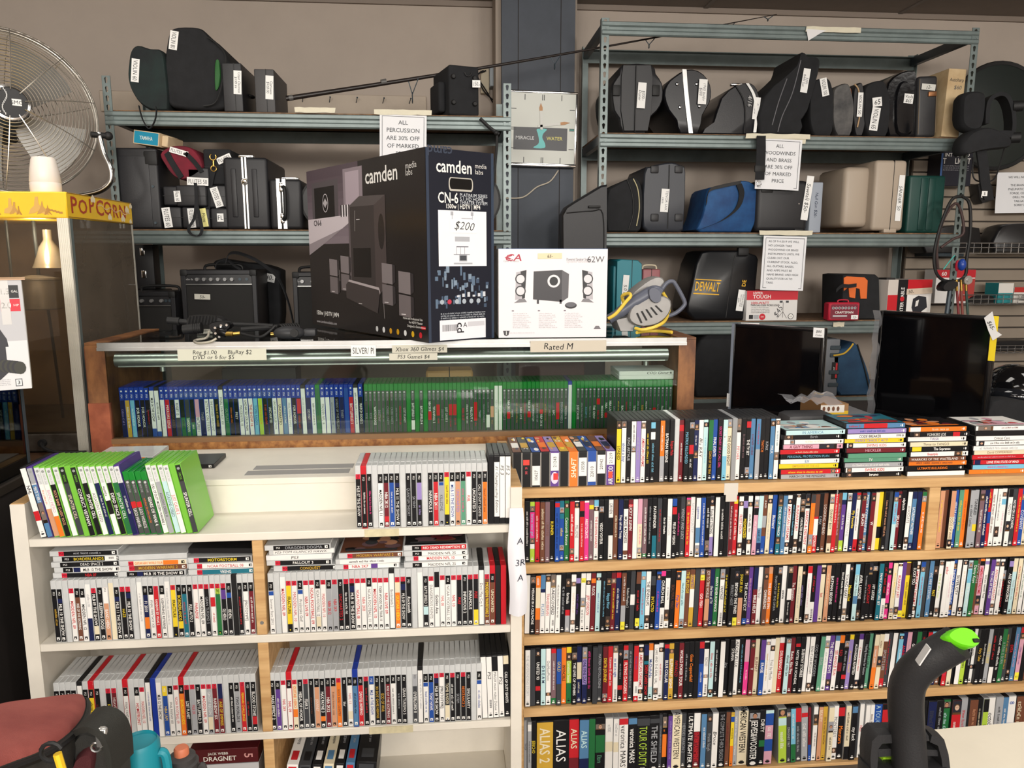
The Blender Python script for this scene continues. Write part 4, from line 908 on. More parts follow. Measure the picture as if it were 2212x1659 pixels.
# stacks lying on top of the upright rows
zS = WZ2 + .172
stack('KR:NBA 07|r; WK:MLB 13 THE SHOW|N18-30; KW:DEAD SPACE 2|t; KY:BORDERLANDS|c74-94; KS:~|r', 112, 250, 1240, YW, zS, 'ps3', 'first game stack', G2, t=.0145)
stack('KW:MLB 10 THE SHOW|N18-28; EX:MODERN WARFARE 2|r; LO:GUITAR HERO WORLD TOUR|r,O60-86; -:', 256, 394, 1240, YW, zS, 'ps3', 'second game stack', G2, t=.0145)
zz = stack('TW:VIKING|r; WR:NCAA FOOTBALL 08|r; KY:MOTORSTORM|r', 400, 548, 1240, YW, zS, 'ps3', 'third game stack', G2, t=.0145)
o = lying('K:', at(482, 1190, YW).x, YW + .02, zz + .004, .0145, 'dvd', 'bare black case tilted on top of the third stack of games', G2, 1); o.rotation_euler = (0, R(-90 + 2.2), 0)
stack('KX:CONQUEST|r; KW:FALLOUT 3|r; WK:PS3|w,wc,h,@40; WK:PS3-TOM CLANCYS HAWX|w,t,h; KS:DRAGONS DOGMA', 580, 720, 1232, YW, zS, 'ps3', 'fourth game stack', G2, t=.0145, sway=.012)
stack('WR:NBA 2K7|r,V50-62; WK:~|w; EX:MODERN WARFARE 2|r', 728, 866, 1228, YW, zS, 'ps3', 'fifth game stack', G2, t=.0145, covers=['E', 'D', 'K', 'F', 'J'])
stack('WK:MADDEN NFL 25; WR:MADDEN NFL 10|r; WK:MADDEN NFL 25; RW:RED DEAD REDEMPTION', 872, 1008, 1222, YW, zS, 'ps3', 'sixth game stack', G2, t=.0145, covers=['K', 'D', 'E', 'J', 'M'])

# ---------------------------------------------------------------- inside the display counter
xc = lambda px, py: at(px, py, YC + .03).x
G4, G5 = 'blue game cases in the display counter', 'green game cases in the display counter'
P4 = '''NI:~; XW:~; CW:~; KW:FOR HONOR; KW:FOR HONOR; KR:~|kc; WK:MLB 14 THE SHOW|w,B80-100; WK:~|kc,w,B86-100; WS:~; RW:MIRRORS EDGE; KE:DISHONORED 2|t; WN:RUGBY 15|D60-100; GK:~|K24-60; GW:TAKEDOWN|D24-60; GW:~|K24-70; WN:BATTLEFIELD 1|U24-60; NS:THIEF|t; WK:ATTACK ON TITAN|t; WK:THE WITCHER WILD HUNT|t; KX:~; WK:FINAL FANTASY XV|kc,w,t; GS:OUTLAST|t; KO:~; KW:PREY|t; WK:MADDEN NFL 18|t; WK:UNCHARTED COLLECTION; WR:THE SHOW 16; CN:TOMB RAIDER|t; HO:~; KR:~; KW:UNCHARTED; WK:UNCHARTED COLLECTION; LK:UNCHARTED; ZW:~; WN:FINAL FANTASY TYPE-0|t; KW:FOR HONOR; KR:~|R26-56; WS:~|kc,w; NW:DESTINY|t; WK:~; GN:~|gc,w; WK:MADDEN NFL 16|t; W:; SN:~; KS:LORDS OF THE FALLEN|t; NS:THIEF|t; B:|w; RW:BATTLEFIELD 1; WK:~|kc,w; KW:WATCH DOGS 2'''
row(P4, xc(262, 890), xc(786, 885), YC + .03, CZB - .012, 'ps4', 'from left behind counter glass', G4, fwd=0.0, jit=0.001, lean=-1.0)
X1 = '''KS:RYSE|t; KS:RYSE|t; KW:WATCH DOGS; KS:DESTINY|t; KS:~; KS:CREED UNITY|t; KS:CREED UNITY|t; KS:~; KR:~; KW:LOST PLANET|t; -:; KW:BATTLEFIELD 1|W70-92; -:; KW:BATTLEFIELD 4; -:; KW:NBA 2K18|R50-70; KW:TITANFALL 2; KR:~|R34-60; KS:DESTINY 2|t; KW:JUST CAUSE 3; KR:~|R34-60; KR:~|R34-60; -:; KR:NBA 2K17; KW:~; KW:FALLOUT 4; KR:~|R30-74; KS:THIEF; KS:~; KS:~|W60-90; KX:~|F40-66; WS:NBA 2K16|w,t; WS:NBA 2K16|w,t; KS:DESTINY 2|t; KW:NBA 2K17|R54-70; KW:recore|t; KX:~; KW:NBA LIVE|t; KR:~; KW:NBA 2K18|R54-68; KW:OVERWATCH|t; KS:~; KW:NBA 2K16|R50-60; KX:~; KS:HALO|t; KW:UFC; KR:~|R34-74; KS:DISHONORED 2; KW:MADDEN 16|t; W:|bc,w; -:; KW:JUST CAUSE; KS:~; KC:XCOM 2|t; KS:~; KW:THE CREW; KR:NBA 2K|R26-40; KW:MADDEN; KW:NBA|R60-72; KW:NBA LIVE|R66-74; KS:DESTINY|t; KY:~; KW:BLACK OPS; KR:~; KS:~; KW:TITANFALL; KS:~; KX:FARMING; KW:~; KS:RYSE|t; KW:~|R50-64; KS:~; KW:FALLOUT; KS:~; KW:HALO'''
row(X1, xc(787, 880), xc(1452, 872), YC + .03, CZB - .012, 'xone', 'from left behind counter glass', G5, fwd=0.0, jit=0.001)
for k, (e, w_) in enumerate((('WW:|wc', 'lower plain'), ('WK:COD Ghost|wc,h,@70', 'upper hand-lettered'))):
    lying(e, at(1395, 810, YC + .05).x, YC + .04, CZB - .012 + .1725 + k * .0146, .0145, 'dvd', f'{w_} white case lying on the green games', G5, 3)
# small games stacked on the left end of the white shelf
G6 = 'small games on the white shelf top'
gx = at(268, 975, YW + .3).x
for k, e in enumerate(('AS:ENCHANTED|f14-26,A26-100', 'KW:S.W.A.T.|S0-22,f22-40', 'SK:ALL DAY|K26-80,O82-88')):
    o = lying(e, gx - .008 * (k == 0), YW + .28, zt + k * .0135, .0132, 'ps3', f"silver disc game case, {('bottom', 'middle', 'top')[k]} of three beside the counter base", G6, k); 
o = lying('KG:Goosebumps|W0-30,t', gx + .17, YW + .285, zt, .0132, 'ps3', 'black small game case with white end right of the three silver ones', G6, 5, 0)
o.data = case_shell(.0132, .125, .171, M_BLACKPL, 'dvd')
# ================================================================ popcorn machine and what stands around it
M_YEL = mat('yellow_sheet_metal', (246, 200, 44), 0.38, var=0.08, vscale=8)
c0, c1 = at(141, 414, PYF), at(142, 471, PYF)
pxr = c0.x; pyb = at(284, 440, X=pxr).y; pz0 = LCZ
pm = thing('popcorn_machine', 'yellow topped popcorn machine with glass sides and aluminium posts', 'popcorn machine', (pxr, PYF, pz0))
H1, H0 = c0.z - pz0, c1.z - pz0; PW, PD = 0.7, pyb - PYF
b = MB(); b.rbox(-PW, 0, 0, PD, H0, H1, 0.004, 1); hd = b.build('header', M_YEL, pm)
f = MB(); o = Vector((0.0007, 0, H0)); hh = H1 - H0         # lettering on the side of the header
for i, ch in enumerate('POPCORN'):
    f.text(ch, o, Y_, Z_, PD * (.07 + i * .122 + .02), hh * (.56 + .07 * (-1) ** i * (.6 if i % 3 else -.2)), hh * (.56 if i not in (0, 3) else .64), (176, 62, 36), wt='b', sx=1.25)
for yy, zz, r in ((.36, .85, .012), (.60, .2, .011), (.82, .2, .012), (.9, .62, .012), (.95, .12, .008), (.97, .82, .009)):
    for k in range(3): f.disc(o, Y_, Z_, PD * yy + (k - 1) * r * .7, hh * zz + (k % 2) * r * .6, r * .8, r * .8, (240, 228, 196), 0.0008 + k * .0001, 9)
for k in range(24):
    a, c = PD * (.42 + k * .022), hh * (.62 - .2 * (k / 24) + .06 * math.sin(k * .9)); f.rect(o, Y_, Z_, a, a + PD * .024, c, c + .003, (236, 206, 170), .0012)
for z_ in (.03, .95): f.rect(o, Y_, Z_, PD * .01, PD * .99, hh * z_, hh * z_ + .003, (150, 110, 30), .0006)
f.build('header_lettering', M_PRINT, hd)
f = MB(); o = Vector((-PW, -0.0007, H0)); random.seed(3)     # old letters torn off the front
for x_, w_, kz in ((.685, .05, .9), (.775, .055, .85), (.895, .07, .95), (.62, .05, .9)):
    for k in range(3):
        dx = (k - 1) * w_ * .22
        shp = [(-.42, .1), (-.3, .34), (-.12, .5), (-.05, .95), (.04, 1.0), (.06, .62), (.2, .36), (.42, .06), (.2, .14), (.05, .3), (-.1, .16)]
        f.poly(o, X_, Z_, [(PW * x_ + dx + w_ * (a + random.uniform(-.05, .05)) * (1 - .3 * k), hh * (.08 + kz * .8 * (c + random.uniform(-.04, .04)) * (1 - .22 * k))) for a, c in shp], ((214, 170, 92), (196, 150, 80), (182, 132, 66))[k], .0003 + k * .0001)
for k in range(5): f.rect(o, X_, Z_, PW * (.91 + k * .014), PW * (.925 + k * .014), hh * (.3 - .035 * k), hh * (.36 - .03 * k), (182, 132, 66), .0008)
f.build('torn_letter_marks', M_MATTEP, hd)
M_POST = mat('ribbed_aluminium', (222, 218, 206), 0.4, metal=0.35, var=0.1, vscale=12)
PB = 0.065
def popost(x0, x1, y0, y1):
    b = MB(); b.box(x0, x1, y0, y1, 0.0, H0)
    n = 6; w_ = (x1 - x0) / n
    for k in range(n): b.box(x0 + w_ * (k + .2), x0 + w_ * (k + .75), y0 - .002, y0, 0.0, H0)
    b.build('post', M_POST, pm)
popost(-.034, 0, 0, .012); b = MB(); b.box(-.003, 0.0, .012, .03, 0, H0); b.build('post', M_STEELP, pm)
popost(-.03, -.002, PD - .014, PD); popost(-PW, -PW + .034, 0, .012); popost(-PW, -PW + .03, PD - .014, PD)
M_SS = mat('stained_stainless', (120, 114, 106), 0.35, metal=0.7, col2=(84, 76, 68), vscale=10)
b = MB(); b.rbox(-PW + .004, -.004, .006, PD - .004, 0.004, PB, .003, 1); b.build('base', M_SS, pm)
b = MB(); b.box(-PW + .006, -.006, .01, PD - .01, PB, PB + .006); b.build('deck', M_SS, pm)
b = MB(); b.box(-PW + .034, -.034, .006, .009, PB, H0); b.build('front_glass', glass_mat('dusty_front_glass', (214, 208, 198), .10), pm)
b = MB(); b.box(-.005, -.002, .03, PD - .016, PB, H0); b.build('side_glass', M_DUSTG2, pm)
b = MB(); b.box(-PW + .03, -.03, PD - .008, PD - .005, PB, H0); b.build('rear_panel', mat('brown_rear_panel', (150, 128, 104), 0.5, col2=(112, 92, 72), vscale=5), pm)
b = MB(); kx = at(88, 640, PYF + .2).x - pxr; kz = at(88, 668, PYF + .2).z - pz0
Mk = Matrix.Translation((kx, .2, kz)); b.lathe([(0, 0), (.062, .0), (.066, .004), (.066, .1), (.069, .102), (.069, .108), (.03, .118), (0, .12)], 28, Mk); b.build('kettle', mat('dull_kettle_steel', (196, 190, 182), .28, metal=.55, var=.2, vscale=20), pm)
b = MB(); b.lathe([(.055, -.01), (.05, .0), (.03, .06), (.014, .085), (.014, .12), (0, .12)], 24, Matrix.Translation((at(105, 540, PYF + .22).x - pxr, .22, at(105, 572, PYF + .22).z - pz0))); b.build('lamp_shade', mat('polished_shade', (220, 216, 208), .2, metal=.5), pm)
wl = bpy.data.lights.new('warming_lamp', 'POINT'); wl.energy = 2.2; wl.color = (1, .9, .75); wl.shadow_soft_size = .03; wo = bpy.data.objects.new('warming_lamp', wl); COL.objects.link(wo); wo.parent = pm; wo.location = (-.16, .12, H0 - .05)
b = MB(); b.tube([(kx, .2, kz + .12), (kx, .2, H0)], .006, 8); b.tube([(kx - .05, .2, kz + .04), (kx - .09, .2, kz + .05), (kx - .09, .2, H0)], .005, 8); b.build('kettle_hanger', M_STEELD, pm)
b = MB(); b.tube(smooth_path([(kx + .02, .2, kz), (kx + .03, .19, kz - .1), (kx + .05, .17, PB + .02)], 6), .005, 6); b.build('cable', M_RUBBER, pm)
b = MB(); b.box(-PW + .04, -PW + .04 + .13, .05, .07, H0 - .16, H0); b.build('white_panel', mat('off_white_panel', (200, 200, 192), 0.5), pm)
b = MB(); q = at(92, 957, PYF); b.tube([(q.x - pxr, .004, q.z - pz0), (q.x - pxr, -.008, q.z - pz0)], .013, 12)
b.tube(smooth_path([(q.x - pxr, -.006, q.z - pz0), (q.x - pxr + .02, -.03, q.z - pz0 - .012), (q.x - pxr + .07, -.045, .012), (q.x - pxr + .15, -.03, .008)], 6), .006, 8); b.build('power_cord', M_RUBBER, pm)

# white plastic beaker on top
zt_ = c0.z; bx_ = at(100, 415, PYF + .06); s = mmpp(100, 380, PYF + .06)
b = MB(); b.lathe([(0, 0), (31 * s, 0), (32 * s, .012), (32 * s, 20 * s), (31 * s, 22 * s), (32 * s, 24 * s), (29 * s, 50 * s), (25 * s, 72 * s), (23 * s, 77 * s), (18 * s, 78 * s), (0, 76 * s)], 28)
o = b.build('beaker', mat('white_plastic', (236, 226, 216), 0.35), loc=(bx_.x, PYF + .06, zt_ + .001)); tag(o, 'white plastic beaker upside down on the popcorn machine', 'cup')

# ---------------------------------------------------------------- big floor fan behind the machine
FY = 3.42; s = mmpp(15, 238, FY); fc = at(14, 240, FY); FR = 184 * s
fan = thing('industrial_fan', 'large chrome wire cage fan behind the popcorn machine', 'fan', (fc.x, FY, fc.z), (R(-9), 0, R(35)))
M_WIRE = mat('chromed_wire', (214, 208, 198), 0.28, metal=0.85)
M_BLADE = mat('dull_blade', (128, 126, 122), 0.4, metal=0.6)
def dome(r, side): return side * (0.085 * (1 - (r / FR) ** 2.6) + .028)
for nm, side, n in (('front_grille', -1, 21), ('rear_grille', 1, 15)):
    b = MB()
    for k in range(n):
        r = FR * (.2 + .8 * k / (n - 1)); y = dome(r, side)
        b.tube([(r * math.cos(2 * PI * j / 56), y, r * math.sin(2 * PI * j / 56)) for j in range(56)], .0017, 5, closed=True)
    m_ = 10
    for k in range(m_):
        a = 2 * PI * (k + .3) / m_
        b.tube([(q * FR * math.cos(a), dome(q * FR, side) + side * .002, q * FR * math.sin(a)) for q in (.16, .3, .5, .7, .85, .95, 1.0)], .0022, 5)
    b.build(nm, M_WIRE, fan)
b = MB(); b.tube([(FR * 1.003 * math.cos(2 * PI * j / 64), y, FR * 1.003 * math.sin(2 * PI * j / 64)) for y in (0,) for j in range(64)], .006, 8, closed=True)
for y in (-.026, .026): b.tube([(FR * math.cos(2 * PI * j / 64), y, FR * math.sin(2 * PI * j / 64)) for j in range(64)], .003, 6, closed=True)
b.build('rim', M_WIRE, fan)
Mx = Matrix.Rotation(R(90), 4, 'X')
b = MB(); b.lathe([(FR * .21, .098), (FR * .22, .104), (FR * .21, .112), (FR * .185, .114), (FR * .18, .108)], 36, Mx); b.build('badge_rim', M_CHROME, fan)
b = MB(); b.lathe([(0, .11), (FR * .185, .11)], 32, Mx)
o = Vector((0, -.1105, 0)); b.col = (34, 34, 36)
bb = MB((34, 34, 36)); bb.disc(o, X_, Z_, 0, 0, FR * .185, FR * .185, (34, 34, 36), 0, 32)
for k in range(14): a = -1 + 2 * k / 13; bb.rect(o, X_, Z_, -FR * .06 + FR * .03 * math.sin(a * 3), -FR * .05 + FR * .03 * math.sin(a * 3), FR * .15 * a, FR * .15 * (a + .18), (200, 200, 200), .0004)
bb.rect(o, X_, Z_, FR * .02, FR * .12, -FR * .03, FR * .05, (220, 220, 220), .0004); bb.text('SMC', o, X_, Z_, FR * .07, FR * .01, FR * .045, 'K', w=.0008)
bb.build('badge', M_PRINT, fan)
for k in range(4):
    b = MB(); a0 = 90 * k + 20; vs, fs = [], []
    for i in range(7):
        rr = FR * (.18 + .70 * i / 6)
        for j in range(6):
            a = R(a0 + j * 11 + 6 * i / 6); vs.append((rr * math.cos(a), .02 - .045 * (j / 5 - .5), rr * math.sin(a)))
    for i in range(6):
        for j in range(5): fs.append((i * 6 + j, i * 6 + j + 1, i * 6 + 7 + j, i * 6 + 6 + j))
    b.add(vs, fs, None, True); b.build('blade', M_BLADE, fan)
b = MB(); b.cyl((0, -.03, 0), (0, .05, 0), FR * .2, n=24); b.build('hub', M_STEELD, fan)
b = MB(); b.cyl((0, .04, 0), (0, .2, 0), FR * .26, n=24); b.build('motor', M_RUBBER, fan)
Mi = (Matrix.Translation(fan.location) @ fan.rotation_euler.to_matrix().to_4x4()).inverted()
b = MB(); yk = [Mi @ at(p[0], p[1], FY + .02) for p in ((213, 286), (216, 300), (224, 330), (238, 362), (240, 388), (228, 405), (205, 416), (160, 424), (60, 440), (-80, 446))]
b.tube(smooth_path(yk, 5), .0115, 12); b.build('yoke', M_CHROME, fan)
b = MB(); q = Mi @ at(214, 292, FY + .02); b.cyl(q + Vector((-.03, 0, 0)), q + Vector((.03, 0, 0)), .012, n=14); b.ball(q + Vector((.035, 0, 0)), .018); b.build('knob', M_RUBBER, fan)
b = MB(); q = Mi @ Vector((fc.x - .1, FY + .1, LCZ)); b.cyl(Mi @ Vector((fc.x - .1, FY + .06, .1)), Mi @ Vector((fc.x - .1, FY + .06, fc.z - FR)), .02, n=14); b.cyl(Mi @ Vector((fc.x - .1, FY + .06, 0.001)), Mi @ Vector((fc.x - .1, FY + .06, .1)), .25, .03, n=28); b.build('stand', M_CHROME, fan)

# ---------------------------------------------------------------- nearer dark glass case with the boxed vacuum on it
e1 = at(68, 1012, 2.27); gX = e1.x; gz = e1.z; gtop = at(70, 838, 2.10).z - .014
gc = thing('glass_case', 'dark framed glass case at the left edge of the picture', 'display case', (gX, 1.62, 0))
L = 2.27 - 1.62
b = MB(); b.box(-.5, 0, 0, L, 0, gz - .03); b.build('cabinet', M_DARKW, gc)
b = MB(); b.rbox(-.5, .012, -.01, L + .012, gz - .03, gz, .004, 1); b.build('ledge', mat('dark_bronze_trim', (66, 60, 54), 0.4, metal=0.5), gc)
for x, y in ((-.012, 0), (-.012, L - .012), (-.5, L - .012)):
    b = MB(); b.box(x, x + .012, y, y + .012, gz, gtop); b.build('frame_post', M_STEELD, gc)
b = MB(); b.box(-.005, -.002, .012, L - .012, gz, gtop); b.build('side_glass', M_SMOKEG, gc)
b = MB(); b.box(-.5, -.012, L - .006, L - .003, gz, gtop); b.build('rear_glass', M_SMOKEG, gc)
b = MB(); b.rbox(-.5, .002, 0, L, gtop, gtop + .012, .003, 1); b.build('top', M_STEELD, gc)
b = MB(); b.box(-.3, -.2, .3, .5, gz, gz + .1); b.build('orange_stock', mat('orange_stock', (170, 78, 42), 0.6), gc)
v0, v1 = at(70, 838, 2.10), at(46, 604, 2.10)
vb = thing('boxed_vacuum', 'white carton picturing a red and black shop vacuum at far left', 'box', (v0.x, 2.10, gtop + .013), (0, 0, R(27)))
VH = v1.z - v0.z
b = MB(); b.rbox(-.34, 0, 0, .22, 0, VH, .002, 1); b.build('carton', mat('white_carton', (226, 224, 222), 0.55), vb)
b = MB(); b.box(-.34, .008, -.003, .222, VH, VH + .003); b.build('flap', mat('carton_flap', (196, 160, 130), 0.6), vb)
f = MB(); o = Vector((0, -.0008, 0)); f.rect(o, X_, Z_, -.34, -.001, .001, VH, (186, 186, 190))
f.rect(o, X_, Z_, -.34, -.001, .001, VH * .45, (216, 216, 218), .0001)
f.rect(o, X_, Z_, -.046, -.008, VH * .84, VH * .955, (24, 24, 26), .0003); f.text('1.5', o, X_, Z_, -.035, VH * .9, .015, 'W', fit=.019, wt='b', w=.0006); f.text('GAL', o, X_, Z_, -.016, VH * .9, .006, 'W', fit=.013, w=.0006)
f.rect(o, X_, Z_, -.045, -.007, VH * .72, VH * .83, (206, 40, 58), .0003); f.text('2.0', o, X_, Z_, -.034, VH * .775, .015, 'W', fit=.019, wt='b', w=.0006); f.text('HP', o, X_, Z_, -.015, VH * .775, .006, 'W', fit=.012, w=.0006)
f.poly(o, X_, Z_, [(-.34, VH * .8), (-.072, VH * .8), (-.055, VH * .68), (-.055, VH * .6), (-.34, VH * .6)], (206, 30, 52), .0004)
f.poly(o, X_, Z_, [(-.34, VH * .62), (-.058, VH * .64), (-.05, VH * .55), (-.04, VH * .47), (-.038, VH * .4), (-.044, VH * .4), (-.044, VH * .16), (-.06, VH * .1), (-.34, VH * .08)], (46, 46, 52), .0006)
for k in range(22): a = k / 21; f.disc(o, X_, Z_, -.12 + .1 * a, VH * (.25 - .05 * a * a), .012, .017, (40 + k % 2 * 14, 40 + k % 2 * 14, 46), .0008 + k * .00002, 12)
f.rect(o, X_, Z_, -.032, -.018, VH * .03, VH * .1, (80, 80, 84), .0004); f.rect(o, X_, Z_, -.0305, -.0195, VH * .037, VH * .093, (222, 222, 224), .0005); f.text('3', o, X_, Z_, -.025, VH * .066, .009, 'K', wt='b', w=.0008)
for k in range(4): greek(f, o, X_, Z_, -.058, VH * (.05 + k * .016), .035, .002, (120, 120, 130))
for v in f.v:
    if v.x > -.2: v.x *= 1.12
f.build('front_print', M_PRINT, vb)
b = MB(); b.box(-.05, -.03, -.0014, -.0009, VH * .6, VH + .002); b.build('clear_tape', mat('tape_strip', (206, 204, 202), 0.3, coat=.3), vb)
# ================================================================ left rack stock
LGA, LGB, LGC = 'cases on top of the left rack', 'cases on the left rack middle shelf', 'amplifiers on the left rack lower shelf'
M_GREENF = mat('green_black_fabric', (26, 44, 42), 0.8, col2=(20, 24, 27), vscale=6, bump=.4, bscale=700)
dz1, dz2, dz3 = LZ1 + .007, LZ2 + .007, LZ3 + .007
Y0 = LY + .02
def strap_px(root, pts, Y, w, m=M_FABRIC, name='strap', wdir=X_, t=.003):
    inv = root.matrix_basis.inverted(); b = MB(); P = smooth_path([at(p[0], p[1], p[2] if len(p) > 2 else Y) for p in pts], 5)
    b.strap(P, wdir, w, t); ob = b.build(name, m, root); ob.matrix_basis = inv; return ob
def tube_px(root, pts, Y, r, m, name, n=8, k=5):
    b = MB(); P = smooth_path([at(p[0], p[1], p[2] if len(p) > 2 else Y) for p in pts], k); b.tube(P, r, n)
    ob = b.build(name, m, root)
    if root: ob.matrix_basis = root.matrix_basis.inverted()
    return ob
r = px_thing('violin_case', 'dark green soft violin case with 60 label, leftmost on the left rack top', 'instrument case', [(277, 140), (282, 110), (296, 97), (322, 104), (348, 108), (357, 140), (362, 231), (330, 231), (303, 224), (284, 196), (276, 168)], Y0, .36, M_GREENF, LGA, z0=dz1)
sticker(r, Y0 - .004, 292, 152, 17, 50, 'VIOLIN 60', -7, True)
b = MB()
strap_px(r, [(300, 228), (304, 245), (310, 262), (322, 278), (334, 262), (338, 240), (336, 230)], LY - .035, .012, name='carry_strap', wdir=Y_)
r = px_thing('violin_case', 'tall black soft violin case with 80 label beside the dark green one', 'instrument case', [(358, 104), (366, 68), (384, 58), (428, 59), (446, 72), (456, 86), (470, 92), (484, 108), (494, 128), (500, 150), (500, 231), (372, 231), (358, 190), (355, 140)], Y0 + .015, .38, M_FABRIC, LGA, z0=dz1)
sticker(r, Y0 + .011, 375, 87, 18, 40, 'VIOLIN 80', -10, True)
b = MB(); q = outline([(462, 135), (470, 128), (474, 160), (470, 185), (462, 190)], Y0 - .012, r.location); loft(b, round_poly(q, 3), [(0, .8), (.004, 1), (.02, 1)]); b.build('green_pocket', mat('green_trim', (40, 92, 44), .7), r).location = (0, -.012, 0)
b = MB(); P = [at(p[0], p[1], Y0 - .008) - Vector(r.location) for p in ((448, 80), (470, 96), (488, 128), (470, 215), (440, 229))]; b.tube(smooth_path(P, 5), .004, 6); b.build('zip', M_RUBBER, r)
def flat_case(name, label, x0, y0, x1, y1, Y, d, m, group, z0, rz=0, r_=.004, cat='instrument case', rx=0):
    cx, zb, w, h = span(x0, y0, x1, y1, Y); t = thing(name, label, cat, (cx, Y, z0 if z0 is not None else zb), (rx, 0, R(rz)), group)
    b = MB(); b.rbox(-w / 2, w / 2, 0, d, 0, h, r_, 3); b.build('body', m, t)
    t['wh'] = (w, h); return t
def seam(t, x, w, h, d, m=M_RUBBER, e=.0012):
    b = MB(); b.box(x - .0015, x + .0015, -e, d + e, -e + .004, h + e - .001); b.build('seam', m, t)
t = flat_case('clarinet_case', 'black clarinet case, left of the two narrow ones on rack top', 481, 130, 523, 235, Y0 - .015, .3, M_SHELL, LGA, dz1)
seam(t, 0.01, *t['wh'], .3); sticker(t, Y0 - .018, 513, 178, 17, 50, lines=['Coast Clarinete', '$199.99'], ang=-3, vert=True, hand=True)
b = MB(); w, h = t['wh']; b.tube(arc((w / 2, .15, h * .45), .03, -90, 90, 8, ax=X_ * .5, ay=Y_), .005, 6); b.build('handle', M_RUBBER, t)
t = flat_case('clarinet_case', 'dark grey clarinet case, right of the two narrow ones on rack top', 550, 141, 593, 235, Y0, .3, mat('charcoal_shell', (58, 57, 58), .5, bump=.3, bscale=400), LGA, dz1)
seam(t, 0.008, *t['wh'], .3); sticker(t, Y0 - .003, 582, 189, 17, 50, lines=['Clarinete', '$100.00'], ang=-3, vert=True, hand=True)
t = flat_case('equipment_case', 'black fabric equipment case on end with four feet, 150 label', 968, 132, 1037, 241, Y0, .26, M_FABRIC, LGA, dz1, rz=17, r_=.012, cat='case')
w, h = t['wh']
for x in (-.36, .34):
    for z in (.25, .76):
        b = MB(); b.lathe([(0, .012), (.008, .012), (.011, .008), (.012, 0)], 14, Matrix.Translation((w * x, .0, h * z)) @ Matrix.Rotation(R(90), 4, 'X')); b.build('foot', M_RUBBER, t)
b = MB(); b.tube(arc((w * .12, -.006, h * .86), .016, 180, 360, 8), .003, 6); b.build('handle', M_RUBBER, t)
b = MB(); b.rbox(-w / 2 - .035, -w / 2, .05, .2, .02, h * .7, .012, 3); b.build('side_pocket', M_FABRIC, t)
sticker(t, Y0 - .02, 1029, 181, 17, 15, '150.-', 0, False, hand=True)
# paper sign and tape on the top beam
def sheet(name, label, x0, y0, x1, y1, Y, lines, cap, tilt=0.0, curl=.006, top=.9, step=None, fg=(70, 72, 76), ox=0, align='c', group='paper notices on the racks', border=True, bold='r'):
    cx, zb, w, h = span(x0, y0, x1, y1, Y); t = thing(name, label, 'sign', (cx, Y, zb), (0, R(tilt), 0), group)
    b = MB((226, 227, 230)); n = 6; vs, fs = [], []
    for i in range(n + 1):
        for j in range(5):
            zz = h * i / n; yy = -curl * math.sin(PI * j / 4) * (1 - i / n) - curl * (1 - i / n) ** 2
            vs.append((-w / 2 + w * j / 4, yy, zz))
    for i in range(n):
        for j in range(4): fs.append((i * 5 + j, i * 5 + j + 1, i * 5 + 6 + j, i * 5 + 5 + j))
    k = len(vs); b.add(vs + [(v[0], v[1] + .0006, v[2]) for v in vs], fs + [tuple(q + k for q in f[::-1]) for f in fs], None, True); b.build('paper', M_MATTEP, t)
    b = MB(); o = Vector((0, -.0008 - curl, 0)); m_ = .045
    if border:
        for e in ((-w * .45, w * .45, h * .035, h * .045), (-w * .45, w * .45, h * .955, h * .965), (-w * .45, -w * .442, h * .035, h * .965), (w * .442, w * .45, h * .035, h * .965)): b.rect(o, X_, Z_, *e, (96, 98, 102))
    st = step or cap * 1.9
    for i, s_ in enumerate(lines): b.text(s_, o, X_, Z_, ox if align == 'c' else -w * .38, h * top - i * st, cap, fg, fit=w * .86, align=align, wt=bold)
    for v in b.v: v.y = -.0006 - curl * math.sin(PI * (v.x + w / 2) / w) * (1 - v.z / h) - curl * (1 - v.z / h) ** 2 - .0006
    b.build('lettering', M_MATTEP, t); return t
def tape_strip(root, x0, y0, x1, y1, Y, m=M_TAPE, name='tape', ang=0):
    cx, zb, w, h = span(x0, y0, x1, y1, Y); b = MB(); n = 8; random.seed(int(x0))
    top = [(-w / 2 + w * i / n, h + random.uniform(-.0015, .0015)) for i in range(n + 1)]; bot = [(-w / 2 + w * i / n + (random.uniform(-.004, .004) if i in (0, n) else 0), random.uniform(-.0015, .0015)) for i in range(n + 1)]
    b.prism(bot + top[::-1], 0, .0007); ob = b.build(name, m, root); M = Matrix.Translation((cx, Y, zb)) @ Matrix.Rotation(R(ang), 4, 'Y')
    ob.matrix_basis = (root.matrix_basis.inverted() @ M) if root else M
    return ob
t = sheet('paper_sign', 'white paper notice about percussion taped to the left rack', 819, 248, 920, 345, LY - .022, ['ALL', 'PERCUSSION', 'ARE 30% OFF', 'OF MARKED', 'PRICE'], .0185, tilt=1.5, top=.83, step=.035)
tape_strip(t, 808, 237, 933, 248, LY - .024)
o = tape_strip(None, 636, 232, 725, 243, LY - .012); o.name = 'torn_tape'; tag(o, 'torn strip of masking tape on the left rack top beam', 'tape')

